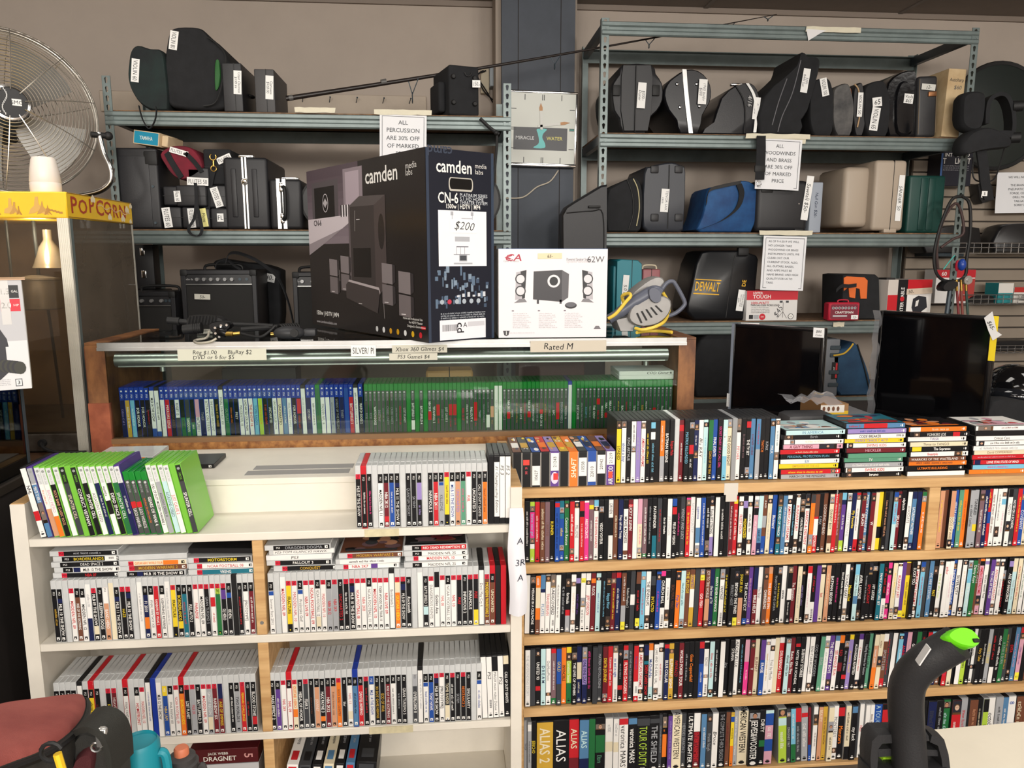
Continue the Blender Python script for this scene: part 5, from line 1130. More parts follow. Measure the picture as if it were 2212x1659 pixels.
# middle shelf
t = flat_case('guitar_amp_case', 'large plain black moulded case at the left end of the middle shelf', 250, 316, 344, 492, Y0, .3, M_SHELL, LGB, dz2, r_=.012, cat='case')
w, h = t['wh']
b = MB(); b.rbox(w * .18, w / 2 + .001, -.004, .03, h * .78, h * .97, .01, 2); b.build('corner_guard', M_RUBBER, t)
for z in (.05, .5): b = MB(); b.cyl((w * .36, .0, h * z + .01), (w * .36, -.006, h * z + .01), .006, n=10); b.build('rivet', M_STEELD, t)
b = MB(); b.rbox(-w * .5, w * .3, -.003, .01, h * .02, h * .9, .004, 2); b.build('front_panel', M_SHELL, t)
yb = thing('cardboard_box', 'blue and cream instrument box lying on the plain black case', 'box', (at(314, 300, Y0).x, Y0 + .0, dz2 + h + .012), (0, R(8), R(-10)), LGB)
s = mmpp(310, 290, Y0); w_, h_ = 60 * s, 30 * s
b = MB(); b.rbox(-w_ / 2, w_ / 2, 0, .16, 0, h_, .001, 1); b.build('carton', mat('cream_card', (206, 184, 150), .6), yb)
f = MB(); o = Vector((0, -.0007, 0)); f.rect(o, X_, Z_, -w_ / 2 + .004, w_ / 2 - .004, .004, h_ - .004, (28, 136, 168)); f.text('YAMAHA', o, X_, Z_, 0, h_ / 2, .017, (210, 220, 214), fit=w_ * .5, wt='b'); f.build('front_print', M_PRINT, yb)
b = MB(); b.rbox(w_ / 2, w_ / 2 + .03, .02, .16, .004, h_ - .006, .004, 1); b.build('end_flap', mat('cream_card', (206, 184, 150)), yb)
M_REDF = mat('red_fabric', (122, 24, 44), .8, col2=(92, 18, 34), vscale=10, bump=.3, bscale=600)
r = px_thing('flute_bag', 'red and black padded flute bag on top of the flute pile', 'instrument bag', [(345, 333), (362, 318), (388, 314), (414, 320), (432, 340), (438, 362), (422, 378), (396, 388), (374, 380), (356, 356)], Y0 + .01, .2, M_REDF, LGB)
sticker(r, Y0 + .003, 386, 328, 40, 12, 'FLUTES 60', -16)
b = MB(); P = [at(p[0], p[1], Y0 + .004) - Vector(r.location) for p in ((360, 330), (372, 352), (392, 384))]; b.strap(smooth_path(P, 5), X_ + Z_ * .7, .026, .006); b.build('black_band', M_FABRIC, r)
b = MB(); P = [at(p[0], p[1], Y0 + .006) - Vector(r.location) for p in ((400, 330), (420, 350), (436, 372))]; b.strap(smooth_path(P, 5), X_ + Z_ * .5, .02, .006); b.build('black_band', M_FABRIC, r)
FL = [('flute_case', 'black flute case with short FL label in the upper pile row', 352, 402, 404, 444, .012, 16, [(388, 418, 12, 20, 'FL', 0, 0)]),
      ('flute_case', 'black flute case with handwritten label in the middle of the pile', 380, 400, 446, 446, -.004, 14, [(383, 424, 14, 24, 'Flute 60', 3, 1)]),
      ('flute_case', 'black flute case with upright label at lower left of the pile', 352, 447, 392, 493, 0, 10, [(361, 470, 18, 44, 'FLUTES 60', 6, 1)]),
      ('flute_case', 'black flute case with upright label under the hanging strap', 393, 447, 432, 493, 0, 10, [(414, 471, 15, 42, 'FLUTES 100', 3, 1)]),
      ('flute_case', 'slim black flute case with yellow label low in the pile', 433, 450, 454, 493, .002, 8, [(441, 470, 13, 40, 'Flute', 7, 1)]),
      ('flute_case', 'black flute case with short FL label at lower right of the pile', 455, 450, 492, 493, -.003, 8, [(476, 470, 14, 18, 'FL', 0, 0)]),
      ('flute_case', 'black flute case with 50 label just below the red bag', 404, 362, 452, 404, .01, 18, [(427, 392, 46, 17, 'FLUTES 50', -3, 0)]),
      ('flute_case', 'upright black flute case with slanted label beside the silver trimmed case', 448, 400, 490, 449, .02, 12, [(468, 426, 17, 44, 'FLUTES 100', 16, 1)]),
      ('flute_bag', 'black shoulder flute bag with gold clip on the pile top', 440, 322, 500, 399, .03, 14, [(484, 343, 32, 14, 'FLUTES', 24, 0)])]
for nm, lb, x0, y0, x1, y1, dy, sd, tags in FL:
    t = flat_case(nm, lb, x0, y0, x1, y1, Y0 + dy, .22, M_SHELL if nm == 'flute_case' else M_FABRIC, LGB, None, r_=.009)
    w, h = t['wh']; b = MB(); b.box(-w / 2 - .0006, w / 2 + .0006, -.0008, .2, h * .5 - .001, h * .5 + .001); b.build('seam', M_RUBBER, t)
    for cx, cy, ww, hh, tx, an, vt in tags: sticker(t, Y0 + dy - .004, cx, cy, ww, hh, tx, an, bool(vt), col=(232, 226, 150) if 'yellow' in lb else (232, 232, 230))
    if 'gold' in lb:
        b = MB(); inv = t.matrix_basis.inverted(); c = inv @ at(460, 339, Y0 + dy - .012); s = mmpp(460, 340, Y0)
        b.tube(arc(c, 7 * s, 120, 400, 12), .003, 6); b.cyl(c + Vector((0, 0, -8 * s)), c + Vector((0, 0, -20 * s)), .004, n=8); b.tube(arc(c + Vector((0, 0, -25 * s)), 6 * s, 0, 360, 12), .0025, 6); b.build('clip', M_GOLD, t)
        b = MB(); P = [inv @ at(p[0], p[1], Y0 + dy - .01) for p in ((460, 366), (454, 390), (448, 430), (447, 470), (452, 488))]; b.strap(smooth_path(P, 5), X_, .03, .004); b.build('strap', M_FABRIC, t)
st = thing('carry_strap', 'black webbing strap hanging in a loop below the flute cases', 'strap', at(425, 440, LY - .02), group=LGB)
tube = strap_px(st, [(422, 395, LY + .0), (424, 430, LY - .02), (420, 470, LY - .03), (408, 492, LY - .04), (412, 505, LY - .04), (428, 510, LY - .04), (436, 498, LY - .04), (432, 470, LY - .03), (424, 440, LY - .02)], LY - .03, .014, name='webbing', wdir=X_ + Y_ * .4)
def trim_case(name, label, x0, y0, x1, y1, Y, d, tx, tw, z0, handle):
    t = flat_case(name, label, x0, y0, x1, y1, Y, d, M_SHELL, LGB, z0, r_=.016); w, h = t['wh']; x = w * tx
    for dx in (-tw * .5, tw * .06):
        b = MB(); b.rbox(x + dx, x + dx + tw * .44, -.004, d + .002, -.001 if False else .001, h + .003, .002, 1); b.build('silver_trim', M_ALU, t)
    return t, w, h, x
t, w, h, x = trim_case('instrument_case', 'black moulded case with silver band and two ribs on the middle shelf', 484, 336, 580, 492, Y0 - .005, .42, -.02, .026, dz2, 0)
for xx in (-.27, .2): b = MB(); b.rbox(w * xx - .012, w * xx + .012, -.005, .004, h * .17, h * .84, .004, 2); b.build('rib', M_SHELL, t)
b = MB(); b.rbox(x - .012, x + .012, -.011, -.003, h * .64, h * .71, .004, 2); b.tube(arc((x, -.012, h * .66), .012, 0, 360, 12), .0025, 6); b.build('latch', M_CHROME, t)
b = MB(); b.rbox(x - .03, x + .04, .02, .06, h, h + .012, .004, 2); b.build('top_latch', M_CHROME, t)
t, w, h, x = trim_case('instrument_case', 'smaller black moulded case with wide silver band and front handle', 582, 383, 652, 492, Y0 - .005, .34, -.12, .046, dz2, 1)
b = MB(); b.tube(smooth_path([(x + .008, -.004, h * .84), (x + .02, -.03, h * .8), (x + .022, -.034, h * .52), (x + .018, -.03, h * .25), (x + .006, -.004, h * .2)], 5), .009, 8); b.build('handle', M_RUBBER, t)
for zz in (.88, .8, .27, .17): b = MB(); b.rbox(x - .008, x + .01, -.009, -.003, h * zz - .012, h * zz + .012, .003, 2); b.build('latch', M_CHROME, t)
b = MB(); b.rbox(-.02, .06, .02, .06, h, h + .01, .004, 2); b.build('top_latch', M_CHROME, t)
for lb, cx, cy, rr in (('black round drum partly hidden left of the tall speaker box', 704, 420, 56), ('black round drum showing right of the tall speaker box', 1020, 414, 62)):
    s = mmpp(cx, cy, Y0 + .02); c = at(cx, cy, Y0 + .02); t = thing('drum', lb, 'drum', (c.x, Y0 + .02, dz2), group=LGB); zc = rr * s + .006
    Md = Matrix.Translation((0, 0, zc)) @ Matrix.Rotation(R(-90), 4, 'X')
    b = MB(); b.lathe([(rr * s * .96, .004), (rr * s * .96, .16)], 40, Md); b.build('shell', M_SHELL, t)
    b = MB(); b.lathe([(0, .006), (rr * s * .93, .003)], 40, Md); b.build('drum_head', mat('black_head', (22, 22, 24), .45), t)
    b = MB(); b.lathe([(rr * s * .93, 0), (rr * s, 0), (rr * s, .018), (rr * s * .96, .018)], 40, Md); hp_ = b.build('hoop', M_RUBBER, t)
    for k in range(8):
        a = 2 * PI * k / 8; b = MB(); p = Vector((rr * s * math.cos(a), .01, zc + rr * s * math.sin(a))); b.cyl(p, p + Vector((0, .05, 0)), .004, n=8); b.build('lug', M_STEELD, hp_)
if True:
    t = thing('stand_arm', 'black boom arm poking out under the left rack top beam', 'stand', at(1050, 268, LY - .05)); q = t.matrix_basis.inverted()
    tube_px(t, [(1037, 256), (1058, 276), (1078, 290)], LY - .05, .008, M_RUBBER, 'arm'); b = MB(); b.ball(q @ at(1072, 287, LY - .05), .012); b.build('knob', M_RUBBER, t)
    tube_px(t, [(1074, 290), (1072, 330), (1064, 420), (1062, 492)], LY - .045, .006, M_RUBBER, 'pole')
# lower shelf: amplifiers
def amp(label, x0, y0, x1, Y, d, nk, z0, tags, panel_h=.14):
    cx, zb, w, h = span(x0, y0, x1, 720, Y); h = at((x0 + x1) / 2, y0, Y).z - z0
    t = thing('guitar_amplifier', label, 'amplifier', (cx, Y, z0), group=LGC); e = .022
    b = MB()
    b.rbox(-w / 2, w / 2, .012, d, 0, h, .008, 2); b.build('cabinet', M_SHELL, t)
    b = MB()
    for a in ((-w / 2, -w / 2 + e, 0, .02, 0, h), (w / 2 - e, w / 2, 0, .02, 0, h), (-w / 2 + e, w / 2 - e, 0, .02, h - e, h), (-w / 2 + e, w / 2 - e, 0, .02, 0, e)): b.rbox(*a, .003, 1)
    b.build('front_frame', M_SHELL, t)
    b = MB(); b.box(-w / 2 + e, w / 2 - e, .008, .014, e, h - e - panel_h * h); b.build('grille_cloth', mat('grille_cloth', (46, 45, 44), .9, bump=.8, bscale=1400, var=.35, vscale=500), t)
    b = MB(); b.box(-w / 2 + e, w / 2 - e, .005, .014, h - e - panel_h * h, h - e); cp_ = b.build('control_panel', mat('panel_black', (40, 40, 42), .4), t)
    b = MB(); b.box(-w / 2 + e, w / 2 - e, .003, .006, h - e - panel_h * h - .003, h - e - panel_h * h); b.build('panel_edge', M_ALU, t)
    zz = h - e - panel_h * h * .5
    for k in range(nk):
        xx = -w * .28 + w * .46 * k / max(1, nk - 1); b = MB(); b.cyl((xx, .006, zz), (xx, -.01, zz), .009, .008, n=14); b.box(xx - .001, xx + .001, -.0112, -.009, zz, zz + .008); b.build('knob', mat('knob_grey', (150, 150, 150), .3, metal=.4), cp_)
    for k in range(2): xx = w * (.28 + .09 * k); b = MB(); b.cyl((xx, .006, zz), (xx, .002, zz), .007, n=12); b.build('jack', M_STEELD, cp_)
    b = MB(); greek(b, Vector((0, .0045, 0)), X_, Z_, -w * .38, zz, w * .1, .008, (170, 170, 170)); b.build('panel_print', M_PRINT, cp_)
    for sx in (-1, 1):
        for zc in (0, h): b = MB(); b.rbox(min(sx * w / 2, sx * (w / 2 - .03)) - .002, max(sx * w / 2, sx * (w / 2 - .03)) + .002, -.002, .03, max(zc - .03, -.002 if zc else 0), zc + .002 if zc else .03, .006, 2); b.build('corner_guard', M_RUBBER, t)
    b = MB(); b.tube(smooth_path([(-.09, .1, h), (-.07, .1, h + .022), (.07, .1, h + .022), (.09, .1, h)], 5), .007, 8); b.build('handle', M_RUBBER, t)
    for a in tags: sticker(t, *a[0], **a[1])
    return t, w, h
amp('black guitar amplifier with knob row and torn 50 label', 393, 583, 556, Y0 + .01, .24, 6, dz3, [(((Y0 + .012), 437, 641, 34, 12, '50-', -2), dict(hand=True, col=(206, 204, 192)))])
amp('small black amplifier with silver edge at left of the lower shelf', 288, 630, 380, Y0 + .03, .22, 3, dz3, [], .2)
amp('small black amplifier beside the tall speaker box', 634, 588, 730, Y0, .22, 3, dz3, [])
r = px_thing('gig_bag', 'black folded soft bag on top of the guitar amplifier', 'bag', [(460, 566), (480, 560), (520, 566), (560, 570), (600, 582), (606, 600), (604, 720), (566, 722), (562, 596), (500, 584), (466, 582)], Y0 + .27, .16, M_FABRIC, LGC, z0=dz3)
sticker(r, Y0 + .262, 582, 600, 24, 18, '40-', -12, hand=True)
strap_px(r, [(488, 566), (496, 548), (520, 548), (560, 566), (600, 600), (622, 650), (634, 700)], Y0 + .03, .022, name='strap', wdir=Y_ + Z_ * .6, t=.004)
strap_px(r, [(466, 580), (470, 566), (490, 560), (506, 574), (520, 582)], Y0 + .05, .016, name='strap', wdir=Y_ + Z_ * .5, t=.004)
t = flat_case('equipment_case', 'dark upright case with latches in the corner behind the small amplifier', 288, 528, 332, 625, Y0 + .28, .14, M_SHELL, LGC, dz3, rz=8, cat='case'); 
w, h = t['wh']; t.children[0].scale.z = 1.0
for z in (.25, .75): b = MB(); b.rbox(-.012, .012, -.006, .002, h * z, h * z + .04, .003, 2); b.build('latch', M_CHROME, t)
t.location.z = at(310, 625, Y0 + .28).z
b = MB(); zz = at(310, 625, Y0 + .28).z - dz3; b.rbox(-.09, .1, -.02, .14, -zz, -.001, .006, 2); b.build('lower_body', M_SHELL, t)
# ================================================================ clock, electrical box and wires on the pier
x0, z0, w, h = span(1098, 196, 1246, 360, PY - .06)
x0 = (at(1096, 280, PY - .06).x + at(1245, 280, PY - .06).x) / 2; w = at(1245, 280, PY - .06).x - at(1096, 280, PY - .06).x
ck = thing('wall_clock', 'square advertising clock with chrome frame on the slate pier', 'clock', (x0, PY - .06, z0), (0, R(1.2), 0))
b = MB(); b.rbox(-w / 2, w / 2, .006, .06, 0, h, .006, 2); b.build('case', mat('grey_clock_case', (120, 118, 116), .5), ck)
b = MB(); e = .012
for a in ((-w / 2, w / 2, 0, .02, 0, e * 1.6), (-w / 2, w / 2, 0, .02, h - e, h), (-w / 2, -w / 2 + e, 0, .02, e, h - e), (w / 2 - e, w / 2, 0, .02, e, h - e)): b.rbox(*a, .003, 2)
b.build('frame', M_CHROME, ck)
f = MB(); o = Vector((0, .0045, 0)); f.rect(o, X_, Z_, -w / 2 + e, w / 2 - e, e, h - e, (204, 206, 198)); m_ = w - 2 * e
f.rect(o, X_, Z_, -w * .42, w * .36, h * .22, h * .52, (62, 62, 66), .0003)
f.text('MIRACLE', o, X_, Z_, -w * .39, h * .38, h * .045, (200, 200, 200), fit=w * .36, align='l', wt='b', w=.0008); f.text('WATER', o, X_, Z_, w * .06, h * .38, h * .045, (206, 196, 96), fit=w * .27, align='l', wt='b', w=.0008)
wave = [(-.08, .50), (.06, .50), (.01, .44), (.0, .38), (.04, .31), (.03, .25), (-.13, .25), (-.06, .30), (-.05, .36), (-.07, .44)]
f.poly(o, X_, Z_, [(w * a, h * c) for a, c in round_poly(wave, 3)], (96, 190, 188), .0006)
for k in range(12):
    a = PI / 2 - k * PI / 6; big = k % 3 == 0; dx, dz = math.cos(a), math.sin(a); q = .46 / max(abs(dx), abs(dz)); L = .075
    for off in ((-.012, .012) if big else (0,)):
        px_, pz_ = w * q * dx, h * (.5 + q * .98 * dz)
        if abs(dx) > abs(dz): f.rect(o, X_, Z_, px_ - (w * L if dx > 0 else 0), px_ + (0 if dx > 0 else w * L), pz_ - .002 + off * h, pz_ + .002 + off * h, 'K', .0009)
        else: f.rect(o, X_, Z_, px_ - .002 + off * w, px_ + .002 + off * w, pz_ - (h * L if dz > 0 else 0), pz_ + (0 if dz > 0 else h * L), 'K', .0009)
    if k == 3: f.rect(o, X_, Z_, w * .39, w * .46, h * .5 - .004, h * .5 + .004, (60, 150, 140), .0007)
f.build('dial', M_PRINT, ck)
def hand(nm, ang, L, wd):
    b = MB(); a = R(ang); u = X_ * math.cos(a) + Z_ * math.sin(a); v = -X_ * math.sin(a) + Z_ * math.cos(a); c = Vector((-w * .02, -.001, h * .54))
    b.prism([(-.02, -wd), (L * .66, -wd), (L * .66, wd), (-.02, wd)], 0, .002, c, u, v, Y_, (206, 206, 200)); b.prism([(L * .66, -wd * 1.2), (L * .8, -wd * 1.3), (L, 0), (L * .8, wd * 1.3), (L * .66, wd * 1.2)], 0, .002, c, u, v, Y_, (176, 124, 70)); b.build(nm, M_PRINT, ck)
hand('hour_hand', 93, h * .30, .007); hand('minute_hand', 8, w * .42, .006)
b = MB(); b.box(-w / 2 + e, w / 2 - e, .001, .0025, e, h - e)
cx, zb, w2, h2 = span(1058, 140, 1084, 186, 4.70)
t = thing('electrical_box', 'grey electrical box and conduit beside the slate pier', 'electrical box', (cx, 4.70, zb))
b = MB(); b.rbox(-w2 / 2, w2 / 2, 0, .1, 0, h2, .004, 1); b.build('cover', mat('box_grey', (150, 158, 164), .5), t); b = MB(); b.rbox(-w2 / 2 - .05, -w2 / 2, .05, .1, -.03, h2 * .9, .003, 1); b.build('outlet_plate', mat('ivory_plate', (176, 164, 140), .5), t)
for x_ in (-.035, -.02): b = MB(); b.tube(smooth_path([(-w2 / 2 + x_, .04, h2 * .8), (-w2 / 2 - .07, .02, h2 * .5), (-w2 / 2 + x_, .03, -.02), (-w2 / 2 + .02, .06, -.1 - x_)], 5), .004, 6); b.build('cord', M_RUBBER, t)
o = tube_px(None, [(1073, 6), (1070, 40), (1066, 85)], 4.77, .004, mat('cream_wire', (196, 186, 170), .5), 'loose_wire'); tag(o, 'pale wire hanging down the wall beside the slate pier', 'wire')
o = tube_px(None, [(1092, 428), (1130, 426), (1160, 404), (1188, 392), (1206, 368)], PY - .01, .004, mat('cream_wire', (196, 186, 170)), 'clock_cord'); tag(o, 'pale cord trailing below the clock on the pier', 'cord')
# ================================================================ right rack stock
RGA, RGB, RGC = 'cases on the right rack upper shelf', 'cases on the right rack middle shelf', 'tools on the right rack lower shelf'
ez1, ez2, ez3, ez4 = RZ1 + .0075, RZ2 + .0075, RZ3 + .0075, RZ4 + .0075
YR = RYF + .02
def ring_pts(cx, cy, rx, ry, n=18, cut=None):
    out = []
    for i in range(n):
        a = 2 * PI * i / n; x, y = cx + rx * math.cos(a), cy + ry * math.sin(a)
        out.append((x, min(y, cut) if cut else y))
    return out
r = px_thing('banjo_case', 'round black banjo case with flat ridge and square catches, leftmost on upper shelf', 'instrument case', [(1346, 138), (1408, 138), (1418, 158), (1432, 180), (1433, 215), (1420, 240), (1402, 258), (1394, 290), (1346, 290), (1338, 258), (1326, 240), (1321, 205), (1323, 180), (1338, 158)], YR + .03, .46, M_SHELL, RGA, z0=ez1, rnd=2)
inv = r.matrix_basis.inverted()
b = MB(); q = outline([(1346, 139), (1407, 139), (1411, 165), (1408, 240), (1400, 284), (1348, 284), (1341, 240), (1342, 165)], YR + .02, r.location); loft(b, q, [(-.008, .97), (.0, 1), (.03, 1)]); b.build('ridge', M_SHELL, r)
b = MB(); 
for xx in (1374,): p0, p1 = inv @ at(xx, 142, YR + .02), inv @ at(xx, 286, YR + .02); b.box(p0.x - .0015, p0.x + .0015, -.021, -.009, p1.z, p0.z)
b.build('seam', M_RUBBER, r)
for cx in (1331, 1416): b = MB(); p = inv @ at(cx, 196, YR + .03); s = mmpp(cx, 196, YR); b.rbox(p.x - 8 * s, p.x + 8 * s, -.014, .004, p.z - 11 * s, p.z + 11 * s, .004, 2); b.build('catch', M_RUBBER, r)
sticker(r, YR + .008, 1386, 206, 18, 52, lines=['$200.-', 'Doner'], ang=-3, vert=True, hand=True)
r = px_thing('banjo_case', 'round black banjo case with silver rim and four studs', 'instrument case', [(1455, 166), (1484, 149), (1510, 152), (1530, 170), (1538, 196), (1534, 222), (1518, 250), (1508, 290), (1470, 290), (1462, 262), (1444, 238), (1434, 205), (1440, 182)], YR + .02, .46, mat('glossy_black_shell', (26, 26, 30), .3, bump=.1, bscale=200), RGA, z0=ez1, rnd=2)
inv = r.matrix_basis.inverted()
b = MB(); P = [inv @ at(p[0], p[1], YR + .014) for p in ((1478, 150), (1481, 190), (1486, 240), (1492, 288))]; b.strap(smooth_path(P, 4), X_, 9 * mmpp(1480, 200, YR), .008); b.build('silver_rim', M_ALU, r)
for cx, cy in ((1462, 182), (1504, 182), (1468, 232), (1510, 230)): b = MB(); p = inv @ at(cx, cy, YR + .02); b.lathe([(0, .012), (.006, .01), (.009, .004), (.009, -.004)], 14, Matrix.Translation(p) @ Matrix.Rotation(R(90), 4, 'X')); b.build('stud', M_CHROME, r)
sticker(r, YR + .006, 1518, 198, 18, 50, lines=['1965 banjo', '$200'], ang=-2, vert=True, hand=True, fg=(90, 90, 96))
r = px_thing('guitar_case', 'shiny black arched guitar case with silver zip band', 'instrument case', [(1514, 290), (1540, 266), (1558, 212), (1590, 184), (1614, 178), (1630, 183), (1641, 205), (1642, 240), (1636, 290)], YR + .02, .46, mat('glossy_black_shell', (26, 26, 30)), RGA, z0=ez1, rnd=2)
inv = r.matrix_basis.inverted()
b = MB(); P = [inv @ at(p[0], p[1], YR + .014) for p in ((1614, 180), (1628, 205), (1634, 240), (1630, 286))]; b.strap(smooth_path(P, 5), X_, .016, .006); b.build('silver_rim', M_ALU, r)
b = MB(); P = [inv @ at(p[0], p[1], YR + .013) for p in ((1590, 186), (1606, 215), (1610, 250), (1608, 288))]; b.tube(smooth_path(P, 5), .003, 6); b.build('seam', M_RUBBER, r)
sticker(r, YR + .012, 1634, 234, 14, 44, '$150', -4, True, hand=True, fg=(120, 120, 126)); b = MB(); p = inv @ at(1595, 180, YR); b.rbox(p.x - .03, p.x + .03, .0, .03, p.z - .006, p.z + .006, .003, 2); b.build('latch', M_CHROME, r)
b = MB(); oo = inv @ at(1620, 218, YR + .012); b.text('4/16', oo, -Z_, X_, 0, 0, .022, (190, 190, 190), slant=.15); b.build('chalk_mark', M_MATTEP, r)
r = px_thing('gig_bag', 'tall black soft bass gig bag standing with its neck up', 'instrument bag', [(1642, 290), (1650, 210), (1690, 170), (1722, 140), (1730, 114), (1740, 113), (1746, 122), (1764, 122), (1772, 130), (1768, 160), (1745, 240), (1730, 262), (1728, 290)], YR - .012, .34, M_FABRIC, RGA, z0=ez1, rnd=2)
inv = r.matrix_basis.inverted()
for pts in (((1730, 130), (1712, 200), (1690, 250), (1680, 285)), ((1700, 170), (1682, 220), (1668, 270))):
    b = MB(); b.tube(smooth_path([inv @ at(p[0], p[1], YR - .014) for p in pts], 5), .0028, 6); b.build('zip', mat('zip_grey', (96, 96, 100), .5), r)
sticker(r, YR - .018, 1740, 174, 15, 48, lines=['$200', 'BARI Sax'], ang=-7, vert=True, hand=True, fg=(80, 80, 90))
for cx in (1708, 1699): b = MB(); p = inv @ at(cx, 300 if cx == 1708 else 306, YR - .03); b.rbox(p.x - .005, p.x + .005, -.034, -.03, p.z - .018, p.z + .018, .002, 1); b.build('zip_pull', M_RUBBER, r)
def barrel(label, x0, x1, ytop, Y, m, name='violin_case', lean=6, d=.4):
    """rounded end of a violin case: bulges to the right"""
    y1 = 292; w = x1 - x0
    pts = [(x0, ytop + 14), (x0 + w * .35, ytop + 2), (x0 + w * .75, ytop), (x1 - 3, ytop + 14), (x1 + 3, ytop + (y1 - ytop) * .4), (x1 + 2, ytop + (y1 - ytop) * .7), (x1 - 6, y1), (x0 + w * .2, y1), (x0 - w * .04, ytop + (y1 - ytop) * .75), (x0 - 2, ytop + (y1 - ytop) * .4)]
    return px_thing(name, label, 'instrument case', pts, Y, d, m, RGA, z0=ez1, rnd=3)
r = barrel('black violin case with 100 label right of the gig bag', 1752, 1800, 168, YR + .02, M_FABRIC); sticker(r, YR + .013, 1781, 188, 15, 36, 'VIOLIN 100', 14, True)
r = barrel('scuffed grey violin case with brown side plate', 1802, 1842, 180, YR + .015, mat('scuffed_grey', (92, 90, 88), .5, col2=(44, 44, 46), vscale=9), d=.38); s = mmpp(1840, 220, YR)
inv = r.matrix_basis.inverted(); b = MB(); q = outline([(1836, 196), (1842, 190), (1845, 220), (1840, 246), (1835, 248), (1834, 225)], YR, r.location); loft(b, round_poly(q, 3), [(.002, .8), (.004, 1), (.02, 1)]); b.build('brown_plate', mat('varnished_brown', (146, 86, 52), .3), r)
r = barrel('black violin case with upright label between two others', 1846, 1868, 178, YR + .012, M_SHELL, d=.36); sticker(r, YR + .004, 1858, 226, 11, 48, 'VIOLIN 50', 0, True)
b = MB(); inv = r.matrix_basis.inverted(); b.tube(smooth_path([inv @ at(p[0], p[1], YR + .008) for p in ((1846, 182), (1855, 196), (1858, 240), (1852, 275))], 5), .004, 6); b.build('tan_binding', mat('tan_binding', (170, 140, 104), .6), r)
r = barrel('black violin case with two labels and 65 price', 1870, 1920, 174, YR + .005, M_FABRIC, d=.4); sticker(r, YR - .003, 1895, 220, 20, 18, '65', 8, hand=True); sticker(r, YR - .003, 1890, 257, 18, 46, 'VIOLIN 65', -6, True)
r = px_thing('guitar_case', 'glossy black cracked guitar case with square label', 'instrument case', [(1922, 292), (1914, 220), (1920, 178), (1946, 156), (1970, 151), (1981, 160), (1985, 230), (1985, 292)], YR + .04, .44, mat('cracked_gloss', (20, 20, 23), .18, bump=.35, bscale=45), RGA, z0=ez1, rnd=2)
sticker(r, YR + .02, 1963, 213, 20, 19, lines=['Viola', '$65'], ang=-4, hand=True)
b = MB(); q = outline([(1936, 288), (1932, 222), (1940, 186), (1952, 176), (1966, 190), (1972, 240), (1966, 288)], YR + .04, r.location); loft(b, round_poly(q, 3), [(-.018, .93), (-.008, 1), (.03, 1)]); b.build('lid', mat('cracked_gloss', (20, 20, 23)), r)
t = flat_case('instrument_case', 'worn black hard case with stitched edges and brass lock', 1986, 158, 2028, 291, YR + .02, .42, mat('worn_vinyl', (46, 46, 48), .45, bump=.2, bscale=300), RGA, ez1, r_=.016)
t.rotation_euler = (0, R(-3), 0); t.location.z += .004; w, h = t['wh']
b = MB(); b.rbox(w * .0, w * .42, -.008, .002, h * .66, h * .74, .003, 2); b.build('lock', mat('tarnished_brass', (150, 104, 70), .4, metal=.7), t)
for xx in (-.44, .44): b = MB(); b.tube([(w * xx, -.001, h * .06), (w * xx, -.001, h * .95)], .0016, 5); b.build('stitching', mat('stitching', (120, 104, 84), .7), t)
sticker(t, YR + .012, 2006, 188, 30, 12, '12-', -4, hand=True, col=(206, 206, 200))
t = flat_case('autoharp_case', 'tall beige card case with handwriting, rightmost on upper shelf', 2040, 142, 2078, 290, YR + .0, .42, mat('beige_card', (206, 184, 146), .7, col2=(180, 154, 116), vscale=5), RGA, ez1, r_=.003)
w, h = t['wh']; f = MB(); o = Vector((0, -.0008, 0)); f.text('Autoharp', o, X_, Z_, 0, h * .84, .018, (60, 60, 60), fit=w * .8, slant=.1); f.text('$60', o, X_, Z_, w * .1, h * .73, .02, (90, 90, 90), slant=.1); f.build('handwriting', M_MATTEP, t)
t.rotation_euler = (0, R(2), 0); t.location.z += .003
t = sheet('paper_sign', 'white paper notice about woodwinds half behind a black strap', 1632, 300, 1727, 410, RYF - .03, ['ALL', 'WOODWINDS', 'AND BRASS', 'ARE 30% OFF', 'OF MARKED', 'PRICE'], .0185, tilt=2, top=.86, step=.036)
tape_strip(t, 1612, 289, 1750, 300, RYF - .032); tape_strip(t, 1640, 290, 1742, 310, RYF - .027)
st = thing('bag_strap', 'black shoulder strap with buckle hanging in front of the woodwind notice', 'strap', at(1645, 340, RYF - .05)); 
strap_px(st, [(1645, 292, RYF - .02), (1644, 300, RYF - .05), (1644, 330, RYF - .055), (1641, 388, RYF - .055)], RYF - .05, .05, name='webbing'); inv = st.matrix_basis.inverted()
b = MB(); p = inv @ at(1643, 364, RYF - .06); b.rbox(p.x - .03, p.x + .03, -.008, .004, p.z - .018, p.z + .018, .005, 2); b.build('buckle', M_RUBBER, st); b = MB(); p = inv @ at(1640, 396, RYF - .055); b.tube(arc(p, .012, 0, 360, 12), .002, 6); b.build('clip', M_CHROME, st)
o = tape_strip(None, 1742, 58, 1860, 70, RYF - .014); o.name = 'torn_notice_tape'; tag(o, 'torn tape with a paper corner on the top beam', 'tape')
b = MB(); P = [at(p[0], p[1], RYF - .016) for p in ((1742, 62), (1786, 66), (1772, 72), (1746, 88))]; c = P[0]; b.prism([(p.x - c.x, p.z - c.z) for p in P], 0, .0006); oo = b.build('paper_corner', mat('white_paper', (222, 222, 222), .7), o); oo.matrix_basis = o.matrix_basis.inverted() @ Matrix.Translation(c)

